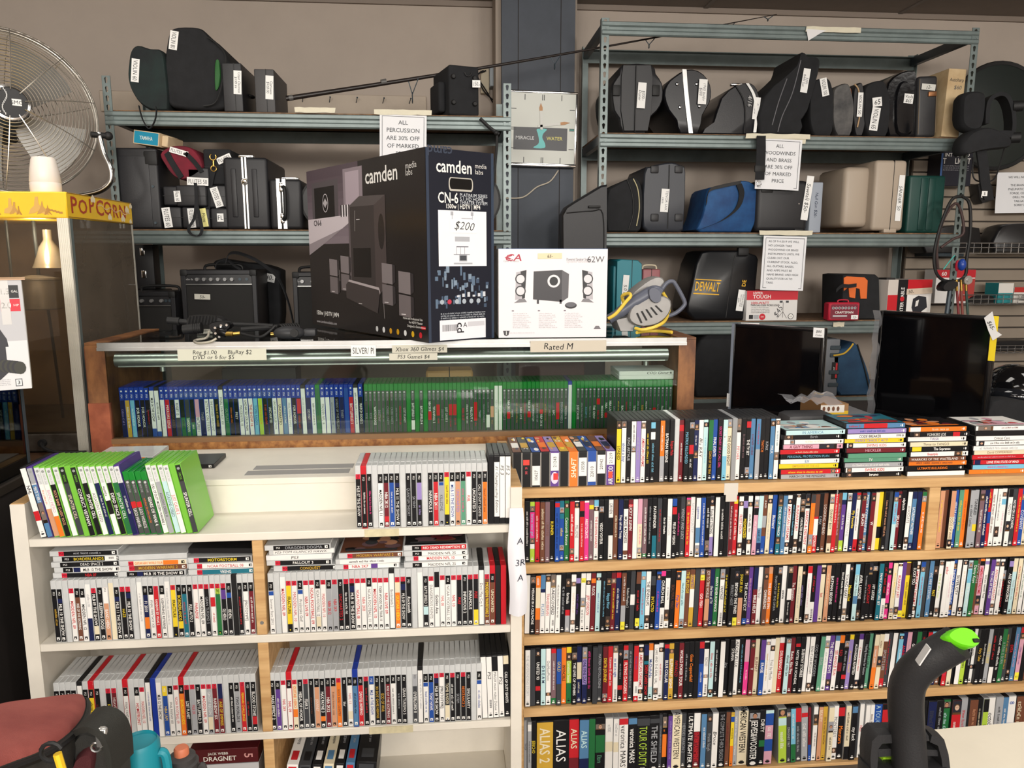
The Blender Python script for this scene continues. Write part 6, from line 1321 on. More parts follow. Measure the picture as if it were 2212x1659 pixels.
# fishing rod across both racks
rod = thing('fishing_rod', 'long dark fishing rod lying across both racks', 'fishing rod', at(620, 214, LY + .1))
inv = rod.matrix_basis.inverted(); A, B = at(618, 213, LY + .12), at(1678, 31, RYF + .25)
line = [A.lerp(B, k / 14) for k in range(15)]
for i, p in enumerate(line): p.z += .015 * math.sin(PI * i / 14) * -1
b = MB(); b.tube([inv @ p for p in line], [.0125 - .0105 * (i / 14) ** .8 for i in range(15)], 10); bl_ = b.build('blank', mat('rod_brown', (38, 32, 30), .35), rod)
for k, hh in ((.22, .085), (.5, .05), (.70, .035), (.88, .025), (.97, .018)):
    p = inv @ (A.lerp(B, k) + Vector((0, 0, -.015 * math.sin(PI * k)))); b = MB(); b.tube([p, p + Vector((.02, -.005, -hh * .8))], .0025, 5); b.tube([p + Vector((.05, 0, .006)), p + Vector((.02, -.005, -hh * .8))], .0025, 5)
    b.tube(arc(p + Vector((.02, -.005, -hh)), hh * .3, 0, 360, 12, ax=Y_, ay=Z_), .002, 5); b.build('line_guide', M_STEELD, bl_)
b = MB(); p = inv @ A.lerp(B, .17); q_ = inv @ A.lerp(B, .18); b.tube([p, q_], .013, 10); p = inv @ A.lerp(B, .005); b.tube([p, inv @ A.lerp(B, .012)], .0135, 10); b.build('thread_wrap', mat('grey_wrap', (90, 88, 86), .4), bl_)

# middle shelf
r = px_thing('keyboard_case', 'black case leaning in the gap left of the right rack', 'case', [(1216, 462), (1225, 446), (1240, 436), (1300, 400), (1312, 398), (1312, 470), (1300, 1330), (1222, 1330)], RYF - .22, .14, M_SHELL, None, z0=.001, rnd=0, rings=[(0, .98), (.01, 1), (.13, 1), (.14, .97)])
b = MB(); inv = r.matrix_basis.inverted(); p = inv @ at(1283, 447, RYF - .22); b.rbox(p.x - .03, p.x + .03, -.02, .01, p.z - .006, p.z + .006, .003, 2); b.build('handle', M_RUBBER, r)
b = MB(); b.tube(smooth_path([inv @ at(q[0], q[1], RYF - .222) for q in ((1224, 460), (1278, 456), (1302, 462), (1304, 560))], 4), .003, 5); b.build('seam', M_RUBBER, r)
r = px_thing('horn_case', 'large dark grey moulded horn case with label', 'instrument case', [(1392, 372), (1404, 360), (1424, 354), (1452, 350), (1474, 358), (1482, 372), (1478, 480), (1468, 494), (1400, 498), (1388, 470)], YR, .42, mat('slate_shell', (50, 53, 60), .42, bump=.15, bscale=400), RGB, z0=ez2, rnd=2)
sticker(r, YR - .006, 1436, 433, 17, 48, lines=['TENOR SAX', 'case'], ang=-3, vert=True, fg=(110, 110, 116)); inv = r.matrix_basis.inverted()
b = MB(); b.tube([inv @ at(1446, 356, YR - .002), inv @ at(1442, 494, YR - .002)], .003, 6); b.build('seam', M_RUBBER, r)
for y in (366, 470):
    for x in (1414, 1466): b = MB(); p = inv @ at(x, y, YR); b.rbox(p.x - .022, p.x + .022, -.008, .01, p.z - .02, p.z + .02, .006, 2); b.build('corner_block', M_SHELL, r)
r = px_thing('horn_bag', 'black soft bell-shaped horn bag with pale piping', 'instrument bag', [(1312, 420), (1330, 400), (1362, 384), (1376, 384), (1386, 402), (1389, 440), (1387, 480), (1378, 499), (1330, 500), (1312, 496)], YR - .03, .4, M_FABRIC, RGB, z0=ez2, rnd=3)
inv = r.matrix_basis.inverted(); b = MB(); b.tube(smooth_path([inv @ at(q[0], q[1], YR - .033) for q in ((1368, 386), (1378, 410), (1381, 450), (1375, 488))], 5), .0028, 6); b.build('piping', mat('pale_piping', (190, 180, 140), .6), r)
b = MB(); b.tube(smooth_path([inv @ at(q[0], q[1], YR - .033) for q in ((1355, 388), (1366, 420), (1368, 460), (1358, 496))], 5), .004, 6); b.build('zip', M_RUBBER, r)
M_BLUEF = mat('blue_nylon', (34, 84, 136), .65, col2=(24, 60, 108), vscale=9, bump=.25, bscale=500)
r = px_thing('tool_bag', 'blue nylon bag with black trim on the middle shelf', 'bag', [(1508, 488), (1516, 470), (1524, 436), (1530, 410), (1546, 402), (1590, 392), (1612, 390), (1628, 396), (1642, 412), (1636, 440), (1624, 497), (1514, 497)], YR - .01, .3, M_BLUEF, RGB, z0=ez2, rnd=2)
inv = r.matrix_basis.inverted(); b = MB(); b.strap(smooth_path([inv @ at(q[0], q[1], YR - .02) for q in ((1516, 494), (1560, 476), (1592, 450), (1602, 420), (1596, 398))], 5), X_ + Z_ * .4, .03, .008); b.build('black_trim', M_FABRIC, r)
b = MB(); b.strap(smooth_path([inv @ at(q[0], q[1], YR - .016) for q in ((1526, 440), (1532, 412), (1560, 402), (1600, 394))], 5), Z_ + X_ * .3, .02, .006); b.build('zip', M_RUBBER, r)
t = flat_case('tool_case', 'large dark grey moulded saw case with torn label', 1634, 384, 1748, 497, YR - .03, .36, M_SHELL, RGB, ez2, r_=.03, cat='tool case'); w, h = t['wh']
sticker(t, YR - .034, 1744, 428, 15, 90, lines=['Sawzall $50-'], ang=-6, vert=True, hand=True, name='label'); b = MB(); b.rbox(w * .24, w * .42, -.006, .02, -.0, .02, .006, 2); b.build('foot', M_RUBBER, t)
b = MB(); b.rbox(-w * .42, -w * .2, -.004, .01, h * .76, h * .86, .004, 2); b.build('latch', M_RUBBER, t); b = MB(); b.cyl((w * .3, 0, h * .55), (w * .3, -.004, h * .55), .003, n=8); b.build('rivet', M_CHROME, t)
t = flat_case('tool_case', 'slim pale grey nail gun case with handwritten edge', 1750, 388, 1776, 497, YR + .0, .34, mat('pale_grey_shell', (150, 158, 170), .45), RGB, ez2, r_=.006, cat='tool case'); w, h = t['wh']
f = MB(); f.text('Nail Gun $20-', Vector((0, -.0008, 0)), -Z_, X_, -h * .55, 0, .016, (36, 46, 70), fit=h * .7, slant=.15, wob=.08); f.build('handwriting', M_MATTEP, t)
t = flat_case('tool_case', 'beige moulded sander case with strip label', 1888, 337, 1957, 490, YR + .0, .4, mat('beige_shell', (168, 154, 138), .45, bump=.1, bscale=200), RGB, ez2 + .012, r_=.02, cat='tool case'); w, h = t['wh']
seam(t, w * .08, w, h, .38); sticker(t, YR - .005, 1944, 428, 12, 92, lines=["SANDER '50"], ang=-2, vert=True, hand=True, name='label')
b = MB(); b.rbox(-w * .1, w * .3, .0, .05, -.012, .01, .004, 2); b.build('foot', mat('beige_shell', (168, 154, 138)), t); b = MB(); b.rbox(-w / 2 - .14, -w / 2 + .02, .06, .38, .02, h * .92, .03, 3); b.build('lid_half', mat('beige_shell', (168, 154, 138)), t)
t = flat_case('tool_case', 'dark green ribbed tool case behind the beige one', 1962, 372, 2040, 497, YR + .03, .34, mat('bottle_green_shell', (20, 62, 56), .45, bump=.1, bscale=200), RGB, ez2, r_=.014, cat='tool case'); w, h = t['wh']
for xx in (-.1, .12): b = MB(); b.rbox(w * xx - .02, w * xx + .02, -.006, .004, h * .05, h * .95, .004, 2); b.build('rib', mat('bottle_green_shell', (20, 62, 56)), t)
sheet('paper_sign', 'white paper notice with a long block of text on the right rack', 1644, 510, 1737, 627, RYF - .03, ['AS OF 9-4-2019 WE WILL', 'NO LONGER TAKE', 'WOODWIND OR BRASS', 'INSTRUMENTS UNTIL WE', 'CLEAR OUT OUR', 'CURRENT STOCK. ALSO,', 'ALL GUITARS, BASSES,', 'AND AMPS MUST BE', 'NAME BRAND AND HIGH', 'QUALITY FOR US TO', 'TAKE.'], .0108, tilt=1.5, top=.9, step=.0222, align='l')
ob = tape_strip(None, 1640, 498, 1756, 508, RYF - .034); ob.name = 'tape_strip'; tag(ob, 'masking tape strip above the long text notice', 'tape')

# lower shelf
r = px_thing('tool_case', 'teal drill case with handwritten label behind the saw', 'tool case', [(1333, 564), (1342, 560), (1378, 562), (1387, 570), (1386, 700), (1330, 700)], YR, .3, mat('teal_shell', (28, 122, 136), .45, bump=.1, bscale=200), RGC, z0=ez3, rnd=0, rings=[(0, .97), (.006, 1), (.29, 1), (.3, .97)])
sticker(r, YR - .005, 1350, 632, 13, 74, '5.0 Drill', -4, True, hand=True, name='label'); inv = r.matrix_basis.inverted(); b = MB(); b.tube([inv @ at(1366, 562, YR), inv @ at(1362, 686, YR)], .002, 5); b.build('seam', M_RUBBER, r)
b = MB(); p = inv @ at(1332, 640, YR + .02); b.rbox(p.x - .02, p.x + .02, .03, .28, .0, .3, .01, 2); b.build('lid_half', mat('teal_shell', (28, 122, 136)), r)
t = flat_case('tool_case', 'dusty pink small case with white handle behind the saw', 1387, 590, 1425, 700, YR + .06, .26, mat('pink_shell', (150, 92, 96), .5), RGC, ez3, r_=.008, cat='tool case'); w, h = t['wh']; seam(t, 0, w, h, .2)
b = MB(); b.tube(smooth_path([(-.04, .05, h), (-.03, .05, h + .02), (.03, .05, h + .02), (.04, .05, h)], 4), .005, 6); b.build('handle', mat('ivory_plastic', (206, 196, 170), .5), t)
r = px_thing('tool_case', 'black hammer drill case with yellow brand lettering', 'tool case', [(1516, 545), (1532, 541), (1600, 541), (1614, 544), (1636, 552), (1640, 560), (1628, 690), (1600, 697), (1500, 690), (1484, 676), (1484, 660), (1504, 570)], YR + .012, .3, mat('black_tool_shell', (20, 21, 24), .32, bump=.1, bscale=300), RGC, z0=ez3, rnd=1)
inv = r.matrix_basis.inverted(); s = mmpp(1530, 620, YR)
b = MB(); o = inv @ at(1528, 619, YR + .007); uu = (X_ * math.cos(R(-3)) + Z_ * math.sin(R(-3))); vv = (Z_ + X_ * .12).normalized()
b.rect(o, uu, vv, -28 * s, 28 * s, -17 * s, -14.5 * s, (226, 172, 32)); b.rect(o, uu, vv, -28 * s, 28 * s, 13 * s, 15 * s, (226, 172, 32)); b.text('DEWALT', o, uu, vv, 0, 0, 19 * s, (230, 176, 30), fit=54 * s, wt='b', sx=.8)
b.build('brand_print', M_PRINT, r); b = MB(); o2 = inv @ at(1607, 612, YR + .007); b.text('DE', o2, vv, -uu, 0, 0, 8 * s, (230, 176, 30), fit=24 * s, wt='b'); b.build('side_brand_print', M_PRINT, r)
sticker(r, YR + .004, 1600, 649, 15, 44, lines=['Dewalt Rotary', 'Hammer Drill', '$200-'], ang=-6, vert=True, hand=True)
b = MB(); b.tube(smooth_path([inv @ at(q[0], q[1], YR + .012) for q in ((1590, 545), (1582, 580), (1574, 640), (1568, 686))], 4), .003, 6); b.build('seam', M_RUBBER, r)
b = MB(); p = inv @ at(1604, 540, YR + .02); b.rbox(p.x - .03, p.x + .03, -.012, .02, p.z - .03, p.z + .012, .005, 2); b.build('latch', M_RUBBER, r)
def carton(name, label, x0, y0, x1, y1, Y, d, z0, base, group=None, rz=0, r_=.0015, cat='box'):
    cx, zb, w, h = span(x0, y0, x1, y1, Y); t = thing(name, label, cat, (cx, Y, z0 if z0 is not None else zb), (0, 0, R(rz)), group)
    b = MB(); b.rbox(-w / 2, w / 2, 0, d, 0, h, r_, 1); b.build('carton', mat('card_%d_%d_%d' % base, base, .5), t); return t, w, h
t, w, h = carton('work_light_box', 'white carton with red top band, work light printed on it', 1612, 633, 1722, 697, YR - .025, .2, ez3, (216, 214, 212), RGC)
f = MB(); o = Vector((0, -.0008, 0)); f.rect(o, X_, Z_, -w / 2, w / 2, h * .7, h, (196, 36, 52)); f.text('HYPER', o, X_, Z_, -w * .38, h * .93, .013, 'W', align='l', wt='b'); f.text('TOUGH', o, X_, Z_, -w * .38, h * .81, .02, 'W', align='l', wt='b')
o_ = o; f.text('1000-WATT', o, X_, Z_, -w * .42, h * .6, .014, (196, 36, 52), align='l', wt='b', w=.0006); f.text('TWIN HALOGEN WORK LIGHT', o, X_, Z_, -w * .42, h * .52, .0105, 'K', align='l', wt='b', fit=w * .56, w=.0006)
for k in range(4): greek(f, o, X_, Z_, -w * .22, h * (.44 - k * .055), w * .36, .004, (70, 70, 74))
f.rect(o, X_, Z_, -w * .44, -w * .36, h * .06, h * .2, 'K', .0006); f.rect(o, X_, Z_, -w * .345, -w * .25, h * .06, h * .2, 'S', .0006); f.disc(o, X_, Z_, -w * .18, h * .13, .018, .018, (196, 36, 52), .0006); f.text('500', o, X_, Z_, -w * .18, h * .13, .008, 'W', w=.0009); f.disc(o, X_, Z_, w * .38, h * .14, .016, .016, 'K', .0005); f.disc(o, X_, Z_, w * .38, h * .14, .013, .013, 'W', .0007); f.text('UL', o, X_, Z_, w * .38, h * .14, .01, 'K', w=.0009)
f.text('$45', o, X_ * .5 + Z_ * .86, -X_ * .86 + Z_ * .5, h * .38, -w * .02, .03, (50, 50, 54), slant=.2, wt='l')
for a, c in (((.22, .3), (.12, .08)), ((.22, .3), (.3, .08)), ((.22, .3), (.22, .1)), ((.22, .62), (.22, .3))):
    P0, P1 = (w * a[0], h * a[1]), (w * c[0], h * c[1]); dx, dz = P1[0] - P0[0], P1[1] - P0[1]; L = math.hypot(dx, dz); nx, nz = -dz / L * .001, dx / L * .001
    f.poly(o, X_, Z_, [(P0[0] + nx, P0[1] + nz), (P1[0] + nx, P1[1] + nz), (P1[0] - nx, P1[1] - nz), (P0[0] - nx, P0[1] - nz)], (90, 84, 84), .0006)
for xx in (.15, .27): f.rect(o, X_, Z_, w * xx, w * xx + .016, h * .6, h * .67, 'D', .0006)
f.build('front_print', M_PRINT, t); b = MB(); b.box(-w / 2, w / 2, .0, .2, h, h + .0012); b.build('red_lid', mat('red_card', (186, 32, 48), .5), t)
sticker(None, RYF - .013, 1620, 703, 40, 11, 'Kobalt <<'.replace('<', '-'), -2, hand=True, fg=(40, 50, 130)).name = 'shelf_label'
tag(bpy.data.objects['shelf_label'], 'handwritten shelf label below the work light carton', 'label')
r = px_thing('tool_bag', 'black cube bag with orange front panel on the lower shelf', 'bag', [(1820, 594), (1832, 592), (1892, 593), (1900, 600), (1902, 690), (1818, 692)], YR + .0, .24, M_FABRIC, RGC, z0=ez3, rnd=0, rings=[(0, .96), (.01, 1), (.23, 1), (.24, .96)])
b = MB(); q = outline([(1822, 600), (1828, 597), (1866, 599), (1873, 606), (1871, 645), (1858, 645), (1856, 624), (1848, 622), (1846, 644), (1834, 642), (1832, 620), (1822, 628)], YR, r.location); b.prism(q, -.006, .002); b.build('orange_panel', mat('orange_fabric', (216, 104, 40), .6), r)
inv = r.matrix_basis.inverted(); b = MB(); b.strap(smooth_path([inv @ at(q_[0], q_[1], YR - .03) for q_ in ((1806, 628), (1818, 618), (1834, 618), (1850, 616))], 4), Z_, .02, .004); b.build('strap', M_FABRIC, r)
t, w, h = carton('socket_set', 'red socket set case with clear window, small 15 label', 1790, 653, 1857, 692, YR - .06, .06, ez3, (176, 30, 54), RGC, r_=.006, cat='tool set')
f = MB(); o = Vector((0, -.0008, 0)); f.poly(o, X_, Z_, rr_poly(w * .88, h * .8, .012), (120, 44, 60), 0); 
for v in f.v: v.z += h * .1
f.text('CRAFTSMAN', o, X_, Z_, 0, h * .46, .013, 'W', fit=w * .6, wt='b', w=.0008)
for k in range(8): f.disc(o, X_, Z_, -w * .36 + w * .1 * k, h * .7, .007, .007, (190, 190, 194), .0006); f.disc(o, X_, Z_, -w * .36 + w * .1 * k, h * .7, .004, .004, 'K', .0008)
f.rect(o, X_, Z_, -w * .36, w * .1, h * .22, h * .3, (190, 190, 194), .0006); f.build('front_print', M_GLOSSP, t); sticker(t, YR - .063, 1846, 685, 15, 9, '15-', 0, hand=True)
b = MB(); b.tube(smooth_path([(-.03, .02, h), (-.025, .02, h + .012), (.025, .02, h + .012), (.03, .02, h)], 4), .004, 6); b.build('handle', mat('red_plastic', (176, 30, 54), .4), t)
t, w, h = carton('jigsaw_box', 'red and white power tool carton with 50 tape label', 1912, 606, 2016, 692, YR - .02, .2, ez3, (206, 198, 190), RGC, rz=8)
f = MB(); o = Vector((0, -.0008, 0)); f.rect(o, X_, Z_, -w / 2, -w * .28, 0, h * .62, (196, 34, 44)); f.rect(o, X_, Z_, -w * .28, -w * .06, 0, h, 'K', .0001); f.text('PORTER CABLE', o, Z_, -X_, h * .42, w * .17, .022, 'W', fit=h * .78, wt='b'); f.rect(o, X_, Z_, -w * .06, w / 2, h * .7, h, (196, 34, 44), .0001); f.rect(o, X_, Z_, -w * .06, w / 2, 0, h * .7, 'W', .0001)
f.poly(o, X_, Z_, [(w * .08, h * .52), (w * .2, h * .6), (w * .38, h * .56), (w * .42, h * .3), (w * .3, h * .2), (w * .26, .002), (w * .16, .002), (w * .06, h * .3)], (44, 46, 52), .0005); f.poly(o, X_, Z_, [(w * .15, h * .46), (w * .22, h * .5), (w * .2, h * .34), (w * .14, h * .32)], 'W', .0008); f.disc(o, X_, Z_, -w * .17, h * .52, .014, .014, (196, 34, 44), .0005)
f.build('front_print', M_PRINT, t); sticker(t, YR - .024, 1968, 630, 92, 12, '50-', 3, col=(206, 188, 168), hand=True, name='tape_label')
b = MB(); b.box(-w * .5, -w * .3, .02, .1, h, h + .01); b.build('flap', mat('dark_card', (40, 38, 38), .6), t)
b = tape_strip(None, 1800, 696, 1824, 706, RYF - .014); b.name = 'shelf_tape'; tag(b, 'scrap of white tape on the beam below the red socket set', 'tape')
# bottom shelf things between the televisions
t = flat_case('tool_case', 'grey ridged plastic case standing between the televisions', 1776, 735, 1812, 858, YR - .02, .2, mat('mid_grey_shell', (108, 112, 118), .45), 'stock on the right rack bottom shelf', ez4, r_=.008, cat='tool case'); w, h = t['wh']
for z in (.2, .42, .72, .85): b = MB(); b.rbox(-w * .1, w / 2 + .003, -.004, .01, h * z - .012, h * z + .012, .003, 1); b.build('ridge', M_STEELD, t)
f = MB(); o = Vector((0, -.0009, 0)); f.rect(o, X_, Z_, w * .06, w * .46, h * .3, h * .6, 'K'); f.rect(o, X_, Z_, w * .3, w * .4, h * .32, h * .58, 'R', .0002); f.text('KOBALT', o, Z_, -X_, h * .45, -w * .2, .008, 'W', w=.0004); f.build('side_print', M_PRINT, t)
r = px_thing('tool_bag', 'slate blue cloth bag with yellow rim between the televisions', 'bag', [(1800, 768), (1830, 752), (1842, 742), (1852, 744), (1872, 790), (1882, 830), (1880, 850), (1830, 854), (1808, 846)], YR - .02, .22, mat('slate_blue_cloth', (38, 74, 104), .75, col2=(28, 56, 84), vscale=8, bump=.3, bscale=400), 'stock on the right rack bottom shelf', z0=ez4, rnd=2)
inv = r.matrix_basis.inverted(); b = MB(); b.tube(smooth_path([inv @ at(q[0], q[1], YR - .024) for q in ((1800, 768), (1822, 764), (1836, 752), (1843, 742))], 4), .005, 6); b.build('yellow_rim', mat('yellow_piping', (206, 166, 50), .6), r)
b = MB(); b.tube(smooth_path([inv @ at(q[0], q[1], YR - .024) for q in ((1852, 744), (1866, 790), (1878, 840))], 4), .004, 6); b.build('seam', M_RUBBER, r)
# ================================================================ on and around the display counter
CT = CZT + .0035
# tall black speaker box, corner towards the viewer
A = at(926, 741, Z=CT); B = at(676, 700, Z=CT); C = at(1062, 729, Z=CT)
A.y += 0.0
lu, ru = (A - B), (C - A); LL, LR = lu.length, ru.length; lu.normalize()
ru = Vector((-lu.y, lu.x, 0)); ru = ru if ru.y > 0 else -ru
LR = (C - A).dot(ru); HH = at(917, 317, A.y).z - CT
bx = thing('speaker_box', 'tall black carton picturing a home theatre speaker set, 200 price', 'box', A, (0, 0, 0))
M_CARD = mat('black_gloss_card', (34, 32, 33), .3, coat=.2); M_NAVY = mat('navy_gloss_card', (24, 28, 40), .22, coat=.4, bump=.05, bscale=90)
b = MB(); Bp, Cp = -lu * LL, ru * LR; Dp = Bp + Cp
vs = [Vector((0, 0, 0)), Cp, Dp, Bp]; vs = vs + [v + Z_ * HH for v in vs]
b.add(vs, [(0, 3, 2, 1), (4, 5, 6, 7), (0, 1, 5, 4), (1, 2, 6, 5), (2, 3, 7, 6), (3, 0, 4, 7)]); b.build('carton', M_CARD, bx)
# left face print: u from the far edge to the near corner
n_ = lu.cross(Z_); OL = Bp + n_ * .0008; f = MB(); W_, H_ = LL, HH
def g(col, pts, w=0.0): f.poly(OL, lu, Z_, [(W_ * a, H_ * c) for a, c in pts], col, w)
def gr(col, a0, a1, c0, c1, w=0.0): f.rect(OL, lu, Z_, W_ * a0, W_ * a1, H_ * c0, H_ * c1, col, w)
gr((38, 35, 35), 0, 1, 0, 1); 
for k in range(10): gr((128 - k * 5, 116 - k * 5, 124 - k * 5), 0, .54 - .005 * k, .53 + k * .045, .53 + (k + 1) * .047, .0001 + k * .00001)
gr((140, 128, 136), .36, .53, .70, .97, .0003); gr((172, 158, 168), .38, .50, .74, .95, .00035); gr((84, 78, 82), .05, .31, .67, .92, .0003); gr((28, 27, 28), .075, .275, .69, .885, .0004)
f.disc(OL, lu, Z_, W_ * .185, H_ * .785, .024, .034, (214, 208, 212), .0005, 22); f.disc(OL, lu, Z_, W_ * .185, H_ * .785, .021, .031, (28, 27, 28), .0006, 22)
for k, hh in enumerate((.006, .014, .022, .028, .02, .012, .006)): f.rect(OL, lu, Z_, W_ * .185 - .018 + k * .0054, W_ * .185 - .0145 + k * .0054, H_ * .785 - hh * .6, H_ * .785 + hh * .6, (214, 208, 212), .0007)
g((206, 196, 202), [(0, .52), (.32, .61), (.42, .66), (.42, .70), (0, .69)], .0005); g((150, 140, 146), [(0, .46), (.2, .55), (.34, .62), (0, .53)], .0006)
for k in range(7): gr((226, 220, 224) if k % 2 else (60, 56, 58), .33 + k * .012, .34 + k * .012, .69, .76, .0007)
f.text('CN-6', OL, lu, Z_, W_ * .06, H_ * .665, .021, (30, 28, 30), align='l', wt='b', w=.0009)
for k in range(3): greek(f, OL, lu, Z_, W_ * .15, H_ * (.63 - .028 * k), W_ * .18, .009, (176, 168, 174))
g((60, 55, 55), [(.40, .24), (.62, .20), (.62, .74), (.40, .745)], .0008); g((84, 78, 78), [(.40, .745), (.62, .74), (.71, .79), (.50, .80)], .0009); g((74, 66, 66), [(.62, .20), (.71, .3), (.71, .79), (.62, .74)], .00085)
g((96, 88, 90), [(.40, .24), (.415, .24), (.415, .745), (.40, .745)], .001); gr((30, 28, 28), .435, .585, .33, .50, .001); f.disc(OL, lu, Z_, W_ * .675, H_ * .59, W_ * .025, H_ * .1, (44, 40, 40), .001, 16); gr((220, 214, 216), .47, .5, .665, .669, .0012)
for cx_, cy_, sc in ((.25, .33, 1.0), (.36, .35, 1.0), (.72, .30, 1.08), (.85, .25, 1.15)):
    for dz, col in ((.055, (128, 120, 122)), (-.055, (112, 104, 106))):
        g(col, [(cx_ - .045 * sc, cy_ + (dz - .05) * sc), (cx_ + .03 * sc, cy_ + (dz - .058) * sc), (cx_ + .03 * sc, cy_ + (dz + .045) * sc), (cx_ - .045 * sc, cy_ + (dz + .052) * sc)], .0011)
        g((56, 52, 54), [(cx_ + .03 * sc, cy_ + (dz - .058) * sc), (cx_ + .05 * sc, cy_ + (dz - .045) * sc), (cx_ + .05 * sc, cy_ + (dz + .04) * sc), (cx_ + .03 * sc, cy_ + (dz + .045) * sc)], .0011)
    gr((220, 214, 216), cx_ - .03 * sc, cx_ - .002, cy_ - .1 * sc, cy_ - .096 * sc, .0013)
g((66, 60, 60), [(.36, .2), (.63, .125), (.65, .23), (.645, .26), (.38, .3), (.36, .28)], .0014); g((176, 166, 168), [(.38, .3), (.645, .26), (.652, .235), (.655, .25), (.645, .275), (.39, .312)], .0015); gr((200, 194, 196), .47, .5, .17, .174, .0016)
f.text('camden', OL, lu, Z_, W_ * .555, H_ * .905, .05, 'W', fit=W_ * .30, align='l', wt='b', w=.001); f.text('media', OL, lu, Z_, W_ * .865, H_ * .925, .02, 'W', fit=W_ * .11, align='l', wt='l', w=.001); f.text('labs', OL, lu, Z_, W_ * .865, H_ * .89, .02, 'W', fit=W_ * .09, align='l', wt='l', w=.001)
f.text('1500w | HDTV | MP4', OL, lu, Z_, W_ * .05, H_ * .085, .016, 'W', fit=W_ * .23, align='l', wt='b', w=.001); f.text('www.camdenmedialabs.com', OL, lu, Z_, W_ * .05, H_ * .028, .011, (190, 186, 188), fit=W_ * .25, align='l', w=.001)
for k, s_ in enumerate(('Home and Professional Use', 'For HDTV Theater', 'Designed in Denmark')): f.text(s_, OL, lu, Z_, W_ * .965, H_ * (.118 - .02 * k), .0075, 'W', fit=W_ * .16, align='r', w=.001)
gr((200, 40, 50), .955, .985, .068, .084, .0012); gr((240, 240, 240), .955, .985, .0745, .0775, .0013)
for k, c in enumerate(((200, 200, 200), (220, 220, 220), (206, 150, 40), (200, 150, 30), (226, 226, 226), (214, 170, 40), (190, 40, 50))): f.disc(OL, lu, Z_, W_ * (.62 + .055 * k), H_ * .035, .009, .010, c, .0012, 10)
for a0, c0, a1, c1 in ((.46, .72, .455, .60), (.3, .37, .305, .30), (.68, .19, .685, .1)):
    f.poly(OL, lu, Z_, [(W_ * a0, H_ * c0), (W_ * a0 + .0015, H_ * c0), (W_ * a1 + .0015, H_ * c1), (W_ * a1, H_ * c1)], (196, 190, 188), .0018)
f.build('left_face_print', M_GLOSSP, bx)
n2 = ru.cross(Z_); ORr = n2 * .0008; f = MB(); W_ = LR
def gr2(col, a0, a1, c0, c1, w=0.0): f.rect(ORr, ru, Z_, W_ * a0, W_ * a1, H_ * c0, H_ * c1, col, w)
gr2((26, 30, 42), 0, 1, 0, 1); gr2((52, 62, 80), .0, .04, 0, 1, .0002); gr2((54, 66, 84), .96, 1, 0, 1, .0002)
random.seed(5)
for k in range(46): a, c = random.uniform(.1, .9), random.uniform(.17, .37); gr2(random.choice([(96, 116, 138), (70, 86, 108), (130, 148, 166)]), a, a + random.uniform(.01, .05), c, c + random.uniform(.01, .05), .0003 + k * .00001)  # blue-grey flecks: glossy reflection painted into the colour of the lower face
f.text('camden', ORr, ru, Z_, W_ * .14, H_ * .915, .038, 'W', fit=W_ * .53, align='l', wt='b', w=.0006); f.text('media', ORr, ru, Z_, W_ * .71, H_ * .928, .015, 'W', fit=W_ * .18, align='l', wt='l', w=.0006); f.text('labs', ORr, ru, Z_, W_ * .71, H_ * .897, .015, 'W', fit=W_ * .14, align='l', wt='l', w=.0006)
f.poly(ORr, ru, Z_, [(W_ * (.5 + p[0]), H_ * p[1]) for p in [(q[0], .79 + q[1]) for q in rr_poly(.36, .07, .03)]], (190, 186, 176), .0006); f.poly(ORr, ru, Z_, [(W_ * (.5 + p[0]), H_ * p[1]) for p in [(q[0], .80 + q[1]) for q in rr_poly(.33, .055, .025)]], (12, 12, 13), .0008)
f.text('CN-6', ORr, ru, Z_, W_ * .16, H_ * .755, .032, 'W', fit=W_ * .3, align='l', wt='b', w=.0006)
for k, s_ in enumerate(('PLATINUM SERIES', '5.1 HD HOME', 'THEATER SYSTEM')): f.text(s_, ORr, ru, Z_, W_ * .48, H_ * (.772 - .019 * k), .0105, (210, 214, 220), fit=W_ * .42, align='l', w=.0006)
f.text('1500w | HDTV | MP4', ORr, ru, Z_, W_ * .53, H_ * .712, .014, 'W', fit=W_ * .52, wt='b', w=.0006)
f.text('camd', ORr, -ru, -Z_, -W_ * .2, -H_ * .985, .03, (60, 68, 84), fit=W_ * .4, wt='b', w=.0006)
for k in range(6): f.rect(ORr, ru, Z_, W_ * (.42 + .08 * k), W_ * (.46 + .08 * k), H_ * .235, H_ * (.245 + .008 * (k % 3)), (206, 210, 216), .0008); f.disc(ORr, ru, Z_, W_ * (.2 + .11 * k), H_ * .212, .008, .008, (170, 180, 190) if k != 1 else (190, 60, 80), .0008, 9)
for k in range(4): greek(f, ORr, ru, Z_, W_ * .52, H_ * (.15 - .012 * k), W_ * .68, .0045, (190, 196, 204))
f.build('right_face_print_and_sheen', M_GLOSSP, bx)
f = MB(); f.rect(ORr, ru, Z_, W_ * .16, W_ * .88, H_ * .40, H_ * .69, (232, 232, 238), .0012)
for a0, a1, c0, c1 in ((.36, .365, .6, .68), (.66, .665, .6, .68), (.36, .5, .6, .602), (.5, .66, .65, .652), (.42, .6, .50, .505), (.42, .425, .46, .5), (.48, .485, .46, .5), (.54, .545, .46, .5), (.38, .62, .46, .463)): f.rect(ORr, ru, Z_, W_ * a0, W_ * a1, H_ * c0, H_ * c1, (120, 122, 130), .0014)
for a0, a1, c0, c1 in ((.34, .38, .665, .685), (.64, .68, .665, .685), (.44, .56, .61, .625), (.40, .62, .53, .555), (.46, .58, .425, .46), (.38, .66, .41, .418)): f.rect(ORr, ru, Z_, W_ * a0, W_ * a1, H_ * c0, H_ * c1, (176, 178, 184), .0014)
